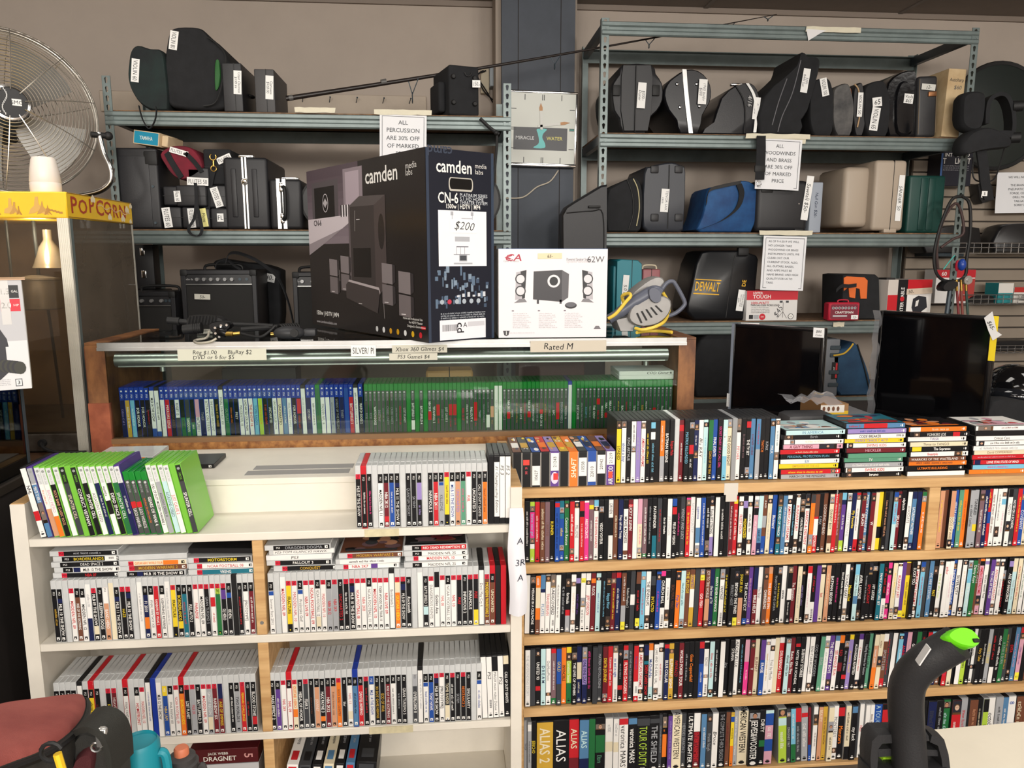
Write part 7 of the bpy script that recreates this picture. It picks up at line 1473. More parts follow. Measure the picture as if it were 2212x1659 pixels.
f.rect(ORr, ru, Z_, W_ * .47, W_ * .57, H_ * .43, H_ * .456, (70, 72, 78), .0016)
f.build('diagram_sheet', M_MATTEP, bx)
f = MB(); f.rect(ORr, ru, Z_, W_ * .33, W_ * .73, H_ * .575, H_ * .645, (240, 240, 240), .0018); f.text('$200', ORr, ru, Z_, W_ * .53, H_ * .612, .026, (40, 40, 44), slant=.35, wob=.08, w=.0022, wt='l'); f.build('price_label', M_MATTEP, bx)
f = MB(); f.rect(ORr, ru, Z_, W_ * .16, W_ * .86, H_ * .008, H_ * .115, (230, 230, 236), .0012)
for k in range(26): f.rect(ORr, ru, Z_, W_ * (.2 + .009 * k), W_ * (.2 + .009 * k + random.choice((.003, .005))), H_ * .055, H_ * .09, 'K', .0014)
f.text('A', ORr, ru, Z_, W_ * .54, H_ * .085, .016, 'K', w=.0014); f.text('cd', ORr, -Z_, ru, -H_ * .07, W_ * .47, .026, 'K', wt='b', w=.0016); greek(f, ORr, ru, Z_, W_ * .3, H_ * .045, W_ * .22, .005, 'K'); greek(f, ORr, ru, Z_, W_ * .68, H_ * .035, W_ * .28, .006, (60, 60, 64)); f.rect(ORr, ru, Z_, W_ * .58, W_ * .84, H_ * .075, H_ * .1, (200, 200, 206), .0014)
f.build('bar_code_label', M_MATTEP, bx)

# white speaker carton
t, w, h = carton('speaker_box', 'white carton picturing a subwoofer and two small speakers', 1077, 537, 1311, 728, YC + .035, .2, CT, (232, 228, 230))
f = MB(); o = Vector((0, -.0008, 0)); Q = lambda a, c: (w * (a - .5), h * c)
def rq(col, a0, a1, c0, c1, k=0.0): f.rect(o, X_, Z_, w * (a0 - .5), w * (a1 - .5), h * c0, h * c1, col, k)
rq((226, 221, 225), 0, 1, 0, 1)
f.poly(o, X_, Z_, [Q(.055, .905), Q(.13, .94), Q(.12, .92), Q(.085, .91), Q(.12, .89), Q(.1, .88)], (168, 28, 60), .0003); f.text('CA', o, X_, Z_, *Q(.13, .905), .022, (168, 28, 60), wt='b', sx=1.3, slant=.2); f.text('Cyber Acoustics', o, X_, Z_, *Q(.115, .865), .006, (150, 146, 150), fit=w * .14)
f.text('Powered Speaker System', o, X_, Z_, *Q(.85, .885), .0085, (120, 116, 120), align='r', wt='b', fit=w * .23); f.text('Systeme denceintes', o, X_, Z_, *Q(.85, .86), .0075, (180, 176, 180), align='r', fit=w * .23); f.text('62W', o, X_, Z_, *Q(.97, .885), .02, (70, 68, 72), align='r')
f.poly(o, X_, Z_, [Q(.32, .75), Q(.58, .765), Q(.645, .72), Q(.64, .455), Q(.58, .405), Q(.315, .435)], (52, 50, 54), .0003); f.poly(o, X_, Z_, [Q(.58, .765), Q(.645, .72), Q(.64, .455), Q(.58, .405)], (84, 82, 86), .0004); f.disc(o, X_, Z_, *Q(.505, .64), .021, .021, (220, 216, 220), .0005, 24); f.disc(o, X_, Z_, *Q(.505, .64), .014, .0145, (14, 14, 16), .0007, 24)
for a in (.35, .56): rq((52, 50, 54), a, a + .02, .385, .43, .0003)
for sx, m_ in ((1, 0), (-1, 1)):
    k_ = lambda a, c: Q(a if sx > 0 else 1 - a + .02, c)
    f.poly(o, X_, Z_, [k_(.16, .74), k_(.255, .765), k_(.235, .44), k_(.15, .43)][::sx], (176, 172, 178), .0003); f.poly(o, X_, Z_, [k_(.2, .75), k_(.255, .765), k_(.24, .45), k_(.215, .44)][::sx], (24, 24, 27), .0004)
    for c in (.665, .53): f.disc(o, X_, Z_, *k_(.2, c), .0175, .0175, (40, 40, 44), .0006, 20); f.disc(o, X_, Z_, *k_(.2, c), .0135, .0135, (214, 210, 214), .0008, 20)
    f.poly(o, X_, Z_, [k_(.14, .395), k_(.26, .405), k_(.24, .44), k_(.19, .44)][::sx], (120, 118, 122), .0005)
f.disc(o, X_, Z_, *Q(.665, .365), .02, .011, (30, 30, 33), .0006, 18); f.disc(o, X_, Z_, *Q(.665, .375), .017, .008, (90, 90, 96), .0008, 18)
for a in (.12, .36, .6):
    rq((120, 110, 120), a, a + .02, .30, .312, .0003)
    for k in range(9): greek(f, o, X_, Z_, *Q(a + .075 + .01 * (k % 3), .275 - .02 * k), w * (.13 + .02 * (k % 3)), .0034, (170, 166, 170))
greek(f, o, X_, Z_, *Q(.22, .055), w * .24, .0034, (180, 176, 180)); f.poly(o, X_, Z_, [Q(.04, .08), Q(.1, .08), Q(.09, .03), Q(.07, .02), Q(.05, .03)], (60, 58, 62), .0003); f.text('1', o, X_, Z_, *Q(.07, .055), .012, 'W', wt='b', w=.0006)
f.poly(o, X_, Z_, [Q(.88, .09), Q(.95, .09), Q(.93, .13), Q(.9, .13)], (110, 106, 110), .0003)
f.build('front_print', M_PRINT, t); b = MB(); b.box(-w / 2, w / 2, 0, .2, h, h + .001); b.build('blue_top', mat('blue_card', (60, 110, 170), .4), t)
sticker(t, YC + .032, 1188, 553, 52, 12, '65-', 1, hand=True, col=(226, 214, 180), name='tape_price')

# hand lettered strips on the counter rail
def strip(label, x0, y0, x1, y1, txt, ang=0, col=(206, 206, 190), Y=YC - .014, fg='K', hand=True, cap=None):
    ob = sticker(None, Y, (x0 + x1) / 2, (y0 + y1) / 2, x1 - x0, y1 - y0, lines=txt, ang=ang, hand=hand, col=col, cap=cap, fg=fg); ob.name = 'tape_label'; tag(ob, label, 'label', 'tape labels on the counter rail'); return ob
strip('long tape label with DVD and disc prices on the counter rail', 384, 753, 576, 779, ['Reg $1.00      BluRay $2', 'DVD or 6 for $5          '], 0, cap=9)
strip('white printed SILVER tag on the counter rail', 758, 745, 812, 770, ['SILVER/ PI'], -1, (232, 232, 230), hand=False)
strip('tape label with larger 360 game price on the rail', 847, 745, 966, 762, ['Xbox 360 Games $4'], 0, (196, 194, 180), Y=YC - .018)
strip('tape label with smaller game price below the other', 841, 763, 945, 778, ['PS3 Games $4'], 0, (200, 198, 184), Y=YC - .016)
strip('wide curling tape label near the right end of the rail', 1146, 736, 1310, 760, ['Rated M        '], 0, (200, 192, 176), cap=13)

# circular saw with yellow cord
M_SAWG = mat('saw_grey_metal', (150, 148, 146), .4, metal=.3, var=.15, vscale=12); M_SAWD = mat('saw_dark_plastic', (88, 92, 106), .38); M_YCORD = mat('yellow_cord', (226, 194, 72), .45)
SY = YC + .10
sw = thing('circular_saw', 'grey circular saw with yellow cord on the right end of the counter', 'power saw', (at(1395, 712, SY).x, SY, CT))
inv = sw.matrix_basis.inverted()
def sawpart(name, pts, y0, y1, m, rnd=2, bev=.006):
    q = outline(pts, SY + y0, sw.location); q = round_poly(q, rnd) if rnd else q; b = MB(); d = y1 - y0
    loft(b, q, [(y0, .93), (y0 + bev, 1.0), (y1 - bev, 1.0), (y1, .95)]); return b.build(name, m, sw)
sawpart('blade_guard', [(1362, 640), (1380, 622), (1405, 604), (1425, 598), (1436, 606), (1434, 625), (1410, 640), (1380, 652), (1365, 655)], .06, .16, M_SAWG)
sawpart('motor_housing', [(1362, 668), (1380, 652), (1410, 640), (1436, 640), (1450, 650), (1450, 668), (1440, 685), (1420, 700), (1390, 706), (1368, 700), (1358, 688)], .0, .14, M_SAWG)
for k in range(5):
    P0, P1 = inv @ at(1376 + 10 * k, 676 - 4 * k, SY - .001), inv @ at(1386 + 11 * k, 698 - 6 * k, SY - .001); b = MB(); b.strap([P0, P1], X_ + Z_ * .3, .006, .003); b.build('vent_slot', M_RUBBER, sw)
b = MB(); b.tube(smooth_path([inv @ at(q[0], q[1], SY + .02) for q in ((1315, 690), (1335, 678), (1360, 660), (1390, 642), (1412, 630), (1426, 634))], 5), [.017] * 6 + [.02] * 6 + [.023] * 6 + [.022] * 6 + [.02] * 2, 12); b.build('handle', M_SAWD, sw)
b = MB(); b.tube(smooth_path([inv @ at(q[0], q[1], SY + .05) for q in ((1428, 628), (1440, 612), (1452, 608), (1460, 616), (1478, 650), (1476, 662), (1460, 676), (1440, 684))], 5), .0075, 10); b.build('front_grip', M_SAWD, sw)
sawpart('trigger_block', [(1402, 626), (1414, 620), (1428, 632), (1428, 650), (1416, 655), (1404, 645)], -.012, .05, M_SAWD)
sawpart('base_shoe', [(1330, 690), (1360, 684), (1372, 700), (1368, 716), (1340, 716)], .02, .14, M_SAWG, 0)
b = MB(); b.tube(smooth_path([inv @ at(*q) for q in ((1310, 690, SY - .02), (1330, 678, SY - .03), (1352, 652, SY - .03), (1362, 640, SY - .02), (1358, 634, SY), (1344, 640, SY + .03), (1350, 660, SY + .05))], 6), .0058, 8); b.build('cord', M_YCORD, sw)
b = MB(); b.tube(smooth_path([inv @ at(*q) for q in ((1432, 632, SY + .1), (1446, 660, SY + .1), (1438, 690, SY + .02), (1420, 704, SY - .02), (1390, 712, SY - .02), (1372, 709, SY))], 6) , .0058, 8); b.build('cord', M_YCORD, sw)
b = MB(); b.tube(smooth_path([inv @ Vector((at(q[0], q[1], SY).x, SY + q[2], CT + .007)) for q in ((1395, 0, .0), (1420, 0, .04), (1450, 0, .05), (1476, 0, .0))], 6), .0058, 8); b.build('cord', M_YCORD, sw)
b = MB(); b.ball(inv @ at(1310, 690, SY - .02), .009); b.build('cord_boot', M_RUBBER, sw)

# air gun and parts on the left of the counter top
gx = at(480, 720, YC + .08); ag = thing('paintball_marker', 'black air gun with ribbed fore-end and braided hose on the counter', 'air gun', (gx.x, YC + .08, CT)); inv = ag.matrix_basis.inverted(); s = mmpp(480, 715, YC + .08)
G = lambda x, y, d=0.0: inv @ at(x, y, YC + .08 + d)
b = MB(); q = outline([(400, 698), (410, 682), (468, 684), (484, 692), (482, 700), (456, 702), (404, 704)], YC + .10, ag.location); loft(b, round_poly(q, 2), [(.02, .9), (.03, 1), (.06, 1), (.07, .9)]); b.build('fore_end', M_RUBBER, ag)
for k in range(9): b = MB(); b.tube([G(410 + 7 * k, 682, .012), G(406 + 7 * k, 702, .012)], .0028, 6); b.build('rib', M_RUBBER, ag)
b = MB(); b.cyl(G(362, 692, .03), G(388, 694, .03), .012, .013, n=16); b.cyl(G(388, 694, .03), G(408, 696, .03), .009, n=14); b.build('muzzle', M_RUBBER, ag)
b = MB(); b.cyl(G(396, 712), G(436, 708), .0155, .017, n=18); b.build('flashlight', M_RUBBER, ag)
for k in range(5): b = MB(); p0, p1 = G(418 + 4 * k, 709.8 - .35 * k), G(419.6 + 4 * k, 709.6 - .35 * k); b.cyl(p0, p1, .0185, n=18); b.build('grip_ring', M_RUBBER, ag)
b = MB(); q = outline([(452, 700), (470, 694), (494, 696), (500, 706), (486, 716), (470, 722), (456, 716)], YC + .08, ag.location); loft(b, round_poly(q, 2), [(-.01, .9), (0, 1), (.03, 1), (.04, .9)]); b.build('receiver', mat('anodised_black', (26, 26, 28), .3, metal=.5), ag)
for cx, cy in ((465, 708), (478, 703), (490, 702), (466, 720), (474, 728)): b = MB(); p = G(cx, cy, -.012); b.cyl(p, p + Vector((0, -.004, 0)), .004, n=10); b.build('bolt', M_CHROME, ag)
b = MB(); b.tube([G(500, 700, .03), G(560, 702, .05), G(590, 704, .05)], .007, 8); b.tube([G(520, 712, .02), G(600, 706, .06)], .009, 8); b.build('barrel', M_RUBBER, ag)
b = MB(); b.tube(smooth_path([G(474, 712), (G(486, 728).x, -.045, .028), (G(500, 736).x, -.05, .022)], 4), .013, 10); b.build('regulator', mat('anodised_black', (26, 26, 28)), ag)
b = MB(); b.tube(smooth_path([G(452, 716, -.02), G(446, 730, -.05) , (G(438, 738).x, -.078, .004), (G(448, 742).x, -.1, -.002), (G(475, 744).x, -.105, .002), (G(488, 742).x, -.1, .012)], 5), .0042, 8); b.build('braided_hose', mat('braided_steel', (190, 184, 170), .35, metal=.7, bump=.6, bscale=900), ag)
b = MB(); b.cyl((G(500, 736).x, -.055, .022), (G(516, 736).x, -.06, .022), .008, n=12); b.cyl((G(516, 736).x, -.06, .022), (G(530, 736).x, -.06, .024), .006, n=12); b.build('brass_fitting', M_GOLD, ag)
b = MB(); b.tube(smooth_path([(G(530, 736).x, -.06, .024), G(560, 728, -.03), G(582, 716, -.01), G(594, 704)], 5), .0045, 8); b.build('air_hose', M_RUBBER, ag)
c0_, c1_ = at(604, 700, YC + .1), at(644, 690, YC + .14); cl = thing('coil_hose', 'black coiled remote hose lying on the counter', 'hose', (c0_.x, c0_.y, CT)); d_ = Vector((c1_.x - c0_.x, .04, .0)); 
P = []; dn = d_.normalized(); sd = Vector((-dn.y, dn.x, 0))
for k in range(8 * 14 + 1): a = 2 * PI * k / 14; P.append(d_ * (k / (8 * 14)) + (sd * math.cos(a) + Z_ * math.sin(a)) * .019 + Z_ * .024)
b = MB(); b.tube(P, .0042, 7); b.build('coil', M_RUBBER, cl)
b = MB(); b.cyl((-.012, 0, .012), (-.03, -.004, .012), .008, n=12); b.build('end_fitting', M_GOLD, cl)
pp = at(635, 722, YC + .04); s = mmpp(630, 720, YC + .04); pl = thing('speed_loader', 'dark grey oval plastic loader lying on the counter edge', 'loader', (pp.x - .015, YC + .045, CT))
b = MB(); b.ball((0, 0, .022), (35 * s, .035, .022), 24, 12); b.build('body', mat('grey_black_plastic', (46, 47, 50), .5), pl); b = MB(); b.cyl((.022, -.03, .024), (.022, -.037, .024), .013, n=18); b.cyl((.022, -.037, .024), (.022, -.0385, .024), .006, n=12); b.build('cap', M_RUBBER, pl); b = MB(); b.rbox(.045, .085, -.01, .03, .01, .034, .006, 2); b.build('neck', mat('grey_black_plastic', (46, 47, 50)), pl)

# loose stock standing behind the games inside the counter
t, w, h = carton('cardboard_box', 'plain brown cardboard box behind the green games in the counter', 920, 776, 1022, 880, YC + .26, .12, CZB - .011, (196, 150, 98), r_=.008); seam(t, 0, w, h, .1)
t, w, h = carton('stock_box', 'dark red electronics carton at the back of the counter', 1120, 760, 1262, 880, YC + .3, .12, CZB - .011, (70, 34, 36))
t, w, h = carton('stock_box', 'black speaker carton at the back of the counter left half', 480, 770, 640, 880, YC + .32, .1, CZB - .011, (40, 38, 40))
t, w, h = carton('brown_board', 'brown cardboard sheet standing at the left end of the counter', 186, 752, 205, 1000, YC + .02, .3, .001 if False else None, (112, 66, 40), cat='cardboard')
t.location.x = CX0 - .008; t.children[0].scale.x = .3; t.location.z = LCZ + .001; t.children[0].scale.z = .98
# ================================================================ televisions and the stock behind the bookcase
M_SCREEN = mat('switched_off_screen', (6, 6, 8), .09, coat=.3); M_BEZEL = mat('gloss_black_bezel', (14, 14, 16), .18)
TBZ = at(2125, 925, 2.62).z - .03
tb = thing('stock_table', 'dark table behind the bookcase carrying the televisions', 'table', (0, 0, 0))
b = MB(); b.rbox(.95, 3.0, 2.50, 3.35, TBZ - .03, TBZ, .004, 1); b.build('table_top', mat('dark_table_top', (44, 42, 42), .6, var=.3, vscale=6), tb)
for x in (1.0, 2.92):
    for y in (2.55, 3.27): b = MB(); b.box(x, x + .04, y, y + .04, 0, TBZ - .03); b.build('leg', M_STEELD, tb)
def television(label, TL, TR, BL, BR, YL, YR_, tags=()):
    l, r = at(*BL, YL), at(*BR, YR_); d = Vector((r.x - l.x, r.y - l.y, 0)); w = d.length; rz = math.atan2(d.y, d.x); zt_ = (at(*TR, YR_).z + at(*TL, YL).z) / 2; zb = (l.z + r.z) / 2
    t = thing('television', label, 'television', ((l.x + r.x) / 2, (l.y + r.y) / 2, TBZ + .001), (0, 0, rz), 'televisions on the table'); h0, h1 = zb - TBZ, zt_ - TBZ; e = .014
    b = MB(); b.rbox(-w / 2, w / 2, .012, .045, h0, h1, .006, 2); b.rbox(-w * .3, w * .3, .04, .075, h0 + .05, h1 - .08, .02, 2); b.build('back_shell', M_BEZEL, t)
    b = MB()
    for a in ((-w / 2, -w / 2 + e, 0, .016, h0, h1), (w / 2 - e, w / 2, 0, .016, h0, h1), (-w / 2 + e, w / 2 - e, 0, .016, h1 - e, h1), (-w / 2 + e, w / 2 - e, 0, .016, h0, h0 + e * 1.6)): b.rbox(*a, .003, 2)
    b.build('bezel', M_BEZEL, t); b = MB(); b.box(-w / 2 + e, w / 2 - e, .006, .012, h0 + e, h1 - e); b.build('screen', M_SCREEN, t)
    b = MB(); b.rbox(-.03, .03, .02, .045, .012, h0 + .02, .004, 2); b.build('stand_neck', M_BEZEL, t); b = MB(); b.rbox(-.14, .14, -.06, .1, 0, .012, .004, 2); b.build('stand_foot', M_BEZEL, t)
    return t, w, h0, h1
t, w, h0, h1 = television('switched-off television turned right, left of the two', (1570, 718), (1773, 691), (1572, 906), (1770, 895), 3.02, 2.78)
b = MB(); b.box(-w / 2 - .001, -w / 2 + .01, -.001, .03, h0, h1 + .001); b.build('edge_film', mat('silver_film', (150, 160, 176), .25, metal=.5), t)
f = MB(); o = Vector((0, -.001, 0)); f.rect(o, X_, Z_, w / 2 - .042, w / 2 - .002, h1 - .035, h1 + .002, (228, 228, 228)); f.text('$80', o, X_, Z_, w / 2 - .022, h1 - .012, .01, 'K', slant=.2); f.text('Color', o, X_, Z_, w / 2 - .022, h1 - .026, .007, 'K', slant=.2); f.build('price_label', M_MATTEP, t)
f = MB(); f.rect(o, X_, Z_, -w / 2 - .008, -w / 2 + .004, h0 + .02, h0 + .075, (214, 214, 214)); f.build('white_label', M_MATTEP, t)
t, w, h0, h1 = television('larger switched-off television with yellow label, right of the two', (1893, 690), (2136, 664), (1882, 908), (2124, 918), 2.98, 2.62)
b = MB(); b.box(w / 2 - .006, w / 2 + .016, -.003, -.0015, h1 - .16, h1 + .003); b.build('yellow_label', mat('yellow_paper', (232, 206, 40), .6), t); b = MB(); b.prism([(w / 2 - .03, h1 - .005), (w / 2 - .005, h1 + .02), (w / 2 + .016, h1 - .05), (w / 2 + .034, h1 - .062), (w / 2 + .006, h1 - .085), (w / 2 - .012, h1 - .05)], -.009, -.008); b.build('price_paper', mat('white_paper', (222, 222, 222), .7), t)
f = MB(); f.text('$65-', Vector((0, -.0095, 0)), Z_ * -.8 + X_ * .5, X_ * .8 + Z_ * .5, 0, 0, .014, 'K', slant=.2)
M_ = Vector((w / 2 - .004, 0, h1 - .03))
for v in f.v: v += M_
f.build('handwriting', M_MATTEP, t)
b = MB(); P = []
for k in range(12): P.append((-w / 2 - .004 + .006 * math.sin(k * 2.1), -.004 - .004 * math.sin(k * 1.3), h0 + (h1 - h0) * k / 11))
b.strap(P, X_ + Y_ * .3, .028, .001); b.build('plastic_wrap', glass_mat('clear_film', (226, 228, 230), .12, (200, 200, 205)), t)
# cardboard tray, receiver and plastic bag between the televisions and the stacks
t, w, h = carton('cardboard_tray', 'open brown cardboard tray with yellow band and printed card', 1772, 872, 1832, 906, 2.66, .16, TBZ + .001, (150, 112, 74))
t.children[0].scale.z = .96; hh = at(1800, 872, 2.66).z - TBZ
f = MB(); o = Vector((0, -.001, 0)); f.rect(o, X_, Z_, -w / 2, w / 2, hh - .05, hh - .028, (226, 186, 44)); f.rect(o, X_, Z_, -w / 2, w * .35, hh - .034, hh - .006, (226, 222, 216), .0004)
for k in range(4): f.disc(o, X_, Z_, -w * .42 + .018 * k + .004, hh - .02, .0055, .009, (112, 74, 54), .0006, 12)
f.build('printed_card', M_MATTEP, t); bb = MB(); bb.box(-w / 2, w / 2, -.0005, .16, .001, hh - .002); bb.build('tray_body', mat('card_150_112_74', (150, 112, 74)), t)
t, w, h = carton('receiver', 'grey audio receiver edge with screw holes behind the tray', 1834, 876, 1884, 912, 2.74, .2, TBZ + .001, (120, 122, 126), cat='electronics')
for x in (-.3, .1): b = MB(); b.cyl((w * x, .0005, h * .75), (w * x, -.002, h * .75), .005, n=12); b.build('screw', M_RUBBER, t)
bg = thing('plastic_bag', 'crumpled clear plastic bag behind the first film stack', 'bag', (at(1745, 905, 2.40).x, 2.40, BZ[0] + .16)); random.seed(9)
b = MB(); vs, fs = [], []
for i in range(9):
    for j in range(5): vs.append((-.085 + .022 * i, -.05 + .035 * j, .03 + .016 * math.sin(i * 1.7 + j) * math.cos(j * 2.3 + i) + .018 * math.sin(PI * j / 4)))
for i in range(8):
    for j in range(4): fs.append((i * 5 + j, i * 5 + 5 + j, i * 5 + 6 + j, i * 5 + 1 + j))
b.add(vs, fs, None, True); b.build('film', glass_mat('bag_film', (222, 224, 228), .22, (206, 206, 212)), bg)
b = MB(); b.rbox(-.08, .09, -.03, .07, -.159, -.012, .02, 2); b.build('wrapped_stock', mat('grey_wrapped_stock', (70, 70, 72), .5), bg)
r = px_thing('equipment_bag', 'dark shoulder bag on the bottom rack shelf left of the televisions', 'bag', [(1502, 760), (1530, 720), (1570, 716), (1600, 740), (1606, 800), (1600, 868), (1505, 868)], YR + .0, .25, M_FABRIC, 'stock on the right rack bottom shelf', z0=ez4, rnd=2)
# glossy helmet at the right edge
hc = at(2190, 846, 2.86); s = mmpp(2190, 846, 2.86); hm = thing('motorcycle_helmet', 'glossy black motorcycle helmet at the right edge behind the stacks', 'helmet', (hc.x, 2.86, TBZ + .001)); R_ = 56 * s; zc = hc.z - TBZ
b = MB(); b.ball((0, 0, zc), (R_ * 1.05, R_ * 1.15, R_), 28, 18); b.build('shell', mat('gloss_black_paint', (12, 12, 14), .08, coat=.6), hm)
b = MB(); b.ball((-.01, -.02, zc - .004), (R_ * 1.04, R_ * 1.07, R_ * .5), 24, 12); b.build('visor', mat('smoked_visor', (24, 26, 30), .05, coat=.5), hm); b = MB(); b.cyl((0, 0, 0), (0, 0, zc - R_ * .6), R_ * .75, R_ * .8, n=24); b.build('neck_roll', M_FABRIC, hm)
r = px_thing('cloth_heap', 'dark bundled cloth bag beside the helmet', 'bag', [(2128, 930), (2136, 880), (2160, 862), (2230, 870), (2290, 905), (2290, 935)], 2.66, .08, M_FABRIC, None, z0=TBZ + .001, rnd=2)

# ================================================================ slat wall with wire shelves at far right
SWY = 4.70
sx0 = at(1962, 500, SWY).x; szb, szt = .55, at(2150, 255, SWY).z
sl = thing('slat_wall', 'beige slat wall carrying tools at the far right', 'display wall', (sx0, SWY, 0)); sl['kind'] = 'thing'; b = MB(); b.box(0, 2.0, .02, .05, szb, szt); b.build('backing', mat('slat_groove', (70, 64, 58), .8), sl)
n = int((szt - szb) / .075); m0 = None
for i in range(n):
    z = szb + i * .075
    if m0 is None: b = MB(); b.rbox(0, 2.0, 0, .02, 0, .066, .002, 1); ob = b.build('slat', mat('slat_beige', (150, 138, 124), .6, var=.08, vscale=3), sl, (0, 0, z)); m0 = ob.data
    else: link('slat', m0, sl, (0, 0, z))
M_CW = mat('chrome_wire', (190, 190, 190), .22, metal=.9)
def wire_shelf(label, y_top, y_bot, x0, Yf):
    X0, X1 = at(x0, y_top, Yf).x, at(x0, y_top, Yf).x + 1.1; zt_, zb = at(2140, y_top, Yf).z, at(2140, y_bot, Yf).z; t = thing('wire_shelf', label, 'shelf', (X0, Yf, zb), group='wire shelves on the slat wall'); L = X1 - X0; h = zt_ - zb; d = SWY - Yf
    b = MB()
    for z in (0, h * .55, h): b.tube([(0, 0, z), (L, 0, z)], .0032, 6)
    for k in range(int(L / .048) + 1): b.tube([(k * .048, 0, 0), (k * .048, 0, h)], .002, 5)
    b.build('front_rail', M_CW, t); b = MB()
    for k in range(int(L / .048) + 1): b.tube([(k * .048, 0, 0), (k * .048, d, 0)], .002, 5)
    b.tube([(0, d * .5, 0), (L, d * .5, 0)], .003, 6); b.build('deck_wires', M_CW, t); b = MB(); b.tube([(0, 0, h), (0, d, h)], .003, 6); b.tube([(L, 0, h), (L, d, h)], .003, 6); b.build('end_rail', M_CW, t)
    return zb
WY = 4.44
w1 = wire_shelf('upper chrome wire shelf on the slat wall', 525, 547, 2072, WY); w2 = wire_shelf('middle chrome wire shelf on the slat wall', 637, 657, 2088, WY); w3 = wire_shelf('lower chrome wire shelf on the slat wall', 747, 763, 2130, WY)
WG = 'stock on the wire shelves'
def lump(name, label, cat, pts, Y, d, m, z0, rnd=2): return px_thing(name, label, cat, pts, Y, d, m, WG, z0=z0, rnd=rnd)
lump('power_tool', 'large black tool on the upper wire shelf at right', 'power tool', [(2150, 545), (2156, 500), (2172, 486), (2204, 482), (2250, 486), (2270, 520), (2266, 545)], WY + .03, .15, M_BLACKPL, w1 + .005)
r = px_thing('tool_case', 'black angular tool case behind the hanging hoses', 'tool case', [(1992, 530), (2004, 496), (2060, 486), (2118, 492), (2122, 520), (2118, 545), (2000, 547)], WY + .04, .17, M_BLACKPL, WG, rnd=0, z0=None)
b = MB(); b.rbox(-.1, .1, .03, .22, -.02, .002, .003, 1); b.build('bracket', M_STEELD, r)
t, w, h = carton('hardware_box', 'teal and white carton on the middle wire shelf', 2156, 613, 2188, 656, WY + .02, .12, w2 + .005, (36, 132, 138), WG); f = MB(); f.rect(Vector((0, -.0008, 0)), X_, Z_, -w / 2, w / 2, h * .5, h, (214, 210, 204)); f.build('white_band', M_MATTEP, t)
t, w, h = carton('hardware_box', 'red topped white carton at the right of the middle wire shelf', 2190, 622, 2250, 656, WY + .02, .12, w2 + .005, (206, 202, 196), WG); f = MB(); o = Vector((0, -.0008, 0)); f.rect(o, X_, Z_, -w / 2, w / 2, h * .68, h, (178, 48, 44)); greek(f, o, X_, Z_, -w * .1, h * .4, w * .4, .014, 'K'); greek(f, o, X_, Z_, -w * .1, h * .2, w * .4, .012, 'K'); f.build('front_print', M_PRINT, t)
lump('power_tool', 'red tipped black tool lying on the middle wire shelf', 'power tool', [(2092, 656), (2098, 642), (2120, 636), (2146, 640), (2150, 656)], WY + .05, .1, M_BLACKPL, w2 + .005)
lump('power_tool', 'row of dark hand tools on the lower wire shelf', 'power tool', [(2140, 760), (2146, 742), (2180, 736), (2240, 738), (2260, 760)], WY + .05, .12, M_BLACKPL, w3 + .005)
r = px_thing('tool_battery', 'black tool battery with 15 label hanging on the slat wall', 'battery', [(2112, 398), (2138, 392), (2146, 404), (2148, 432), (2122, 440), (2116, 430)], SWY - .09, .088, M_BLACKPL, WG, rnd=0); sticker(r, SWY - .094, 2128, 418, 15, 17, '$15', -4, hand=True)
t = thing('display_carton', 'dark blue carton with white block lettering beside the rack post', 'box', (at(2062, 400, SWY - .13).x, SWY - .13, at(2062, 402, SWY - .13).z)); s = mmpp(2062, 360, SWY - .13)
b = MB(); b.rbox(-34 * s, 34 * s, 0, .128, 0, 80 * s, .002, 1); b.build('carton', mat('navy_card', (24, 26, 40), .4), t); f = MB(); o = Vector((0, -.0008, 0)); f.text('INT  RATED', o, X_, Z_, 0, 62 * s, 7 * s, 'W', wt='b', fit=60 * s); f.text('T     LIGHT', o, X_, Z_, 0, 50 * s, 11 * s, 'W', wt='b', fit=60 * s)
for k in range(3): greek(f, o, X_, Z_, 0, (40 - 4 * k) * s, 56 * s, .005, (190, 190, 196))
f.rect(o, X_, Z_, -34 * s, -30 * s, 10 * s, 78 * s, (60, 100, 160), .0003); f.build('front_print', M_PRINT, t)
t = thing('display_carton', 'red and white carton behind the hanging hoses', 'box', (at(2060, 652, SWY - .2).x, SWY - .2, at(2060, 655, SWY - .2).z)); s = mmpp(2060, 620, SWY - .2)
b = MB(); b.rbox(-42 * s, 42 * s, 0, .12, 0, 68 * s, .002, 1); b.build('carton', mat('white_carton', (226, 224, 222)), t); f = MB(); o = Vector((0, -.0008, 0)); f.rect(o, X_, Z_, -42 * s, 42 * s, 52 * s, 68 * s, (186, 34, 46)); f.text('60', o, X_, Z_, -26 * s, 60 * s, 8 * s, 'W', wt='b'); f.rect(o, X_, Z_, 10 * s, 42 * s, 4 * s, 50 * s, (170, 60, 56), .0003); f.build('front_print', M_PRINT, t)
b = MB(); b.box(-.03, .03, .11, .2, .01, .04); b.build('wall_hook', M_STEELD, t)
t = sheet('paper_sign', 'paper list of refused tool makes hung on the slat wall', 2152, 372, 2262, 460, SWY - .1, ['WE WILL NO LONGER', '', 'THE BRANDS AND', 'PNEUMATIC ORANGE', 'FORGE, CEN-TECH', 'DRILL MASTER', 'TAILGATOR', 'SORRY FOR'], .013, tilt=-1, top=.88, step=.024, border=False)
b = MB(); w_ = .1; b.tube([(-.06, .0, .18), (-.06, .1, .19)], .003, 6); b.tube([(.06, .0, .18), (.06, .1, .19)], .003, 6); b.build('hook', M_STEELD, t)

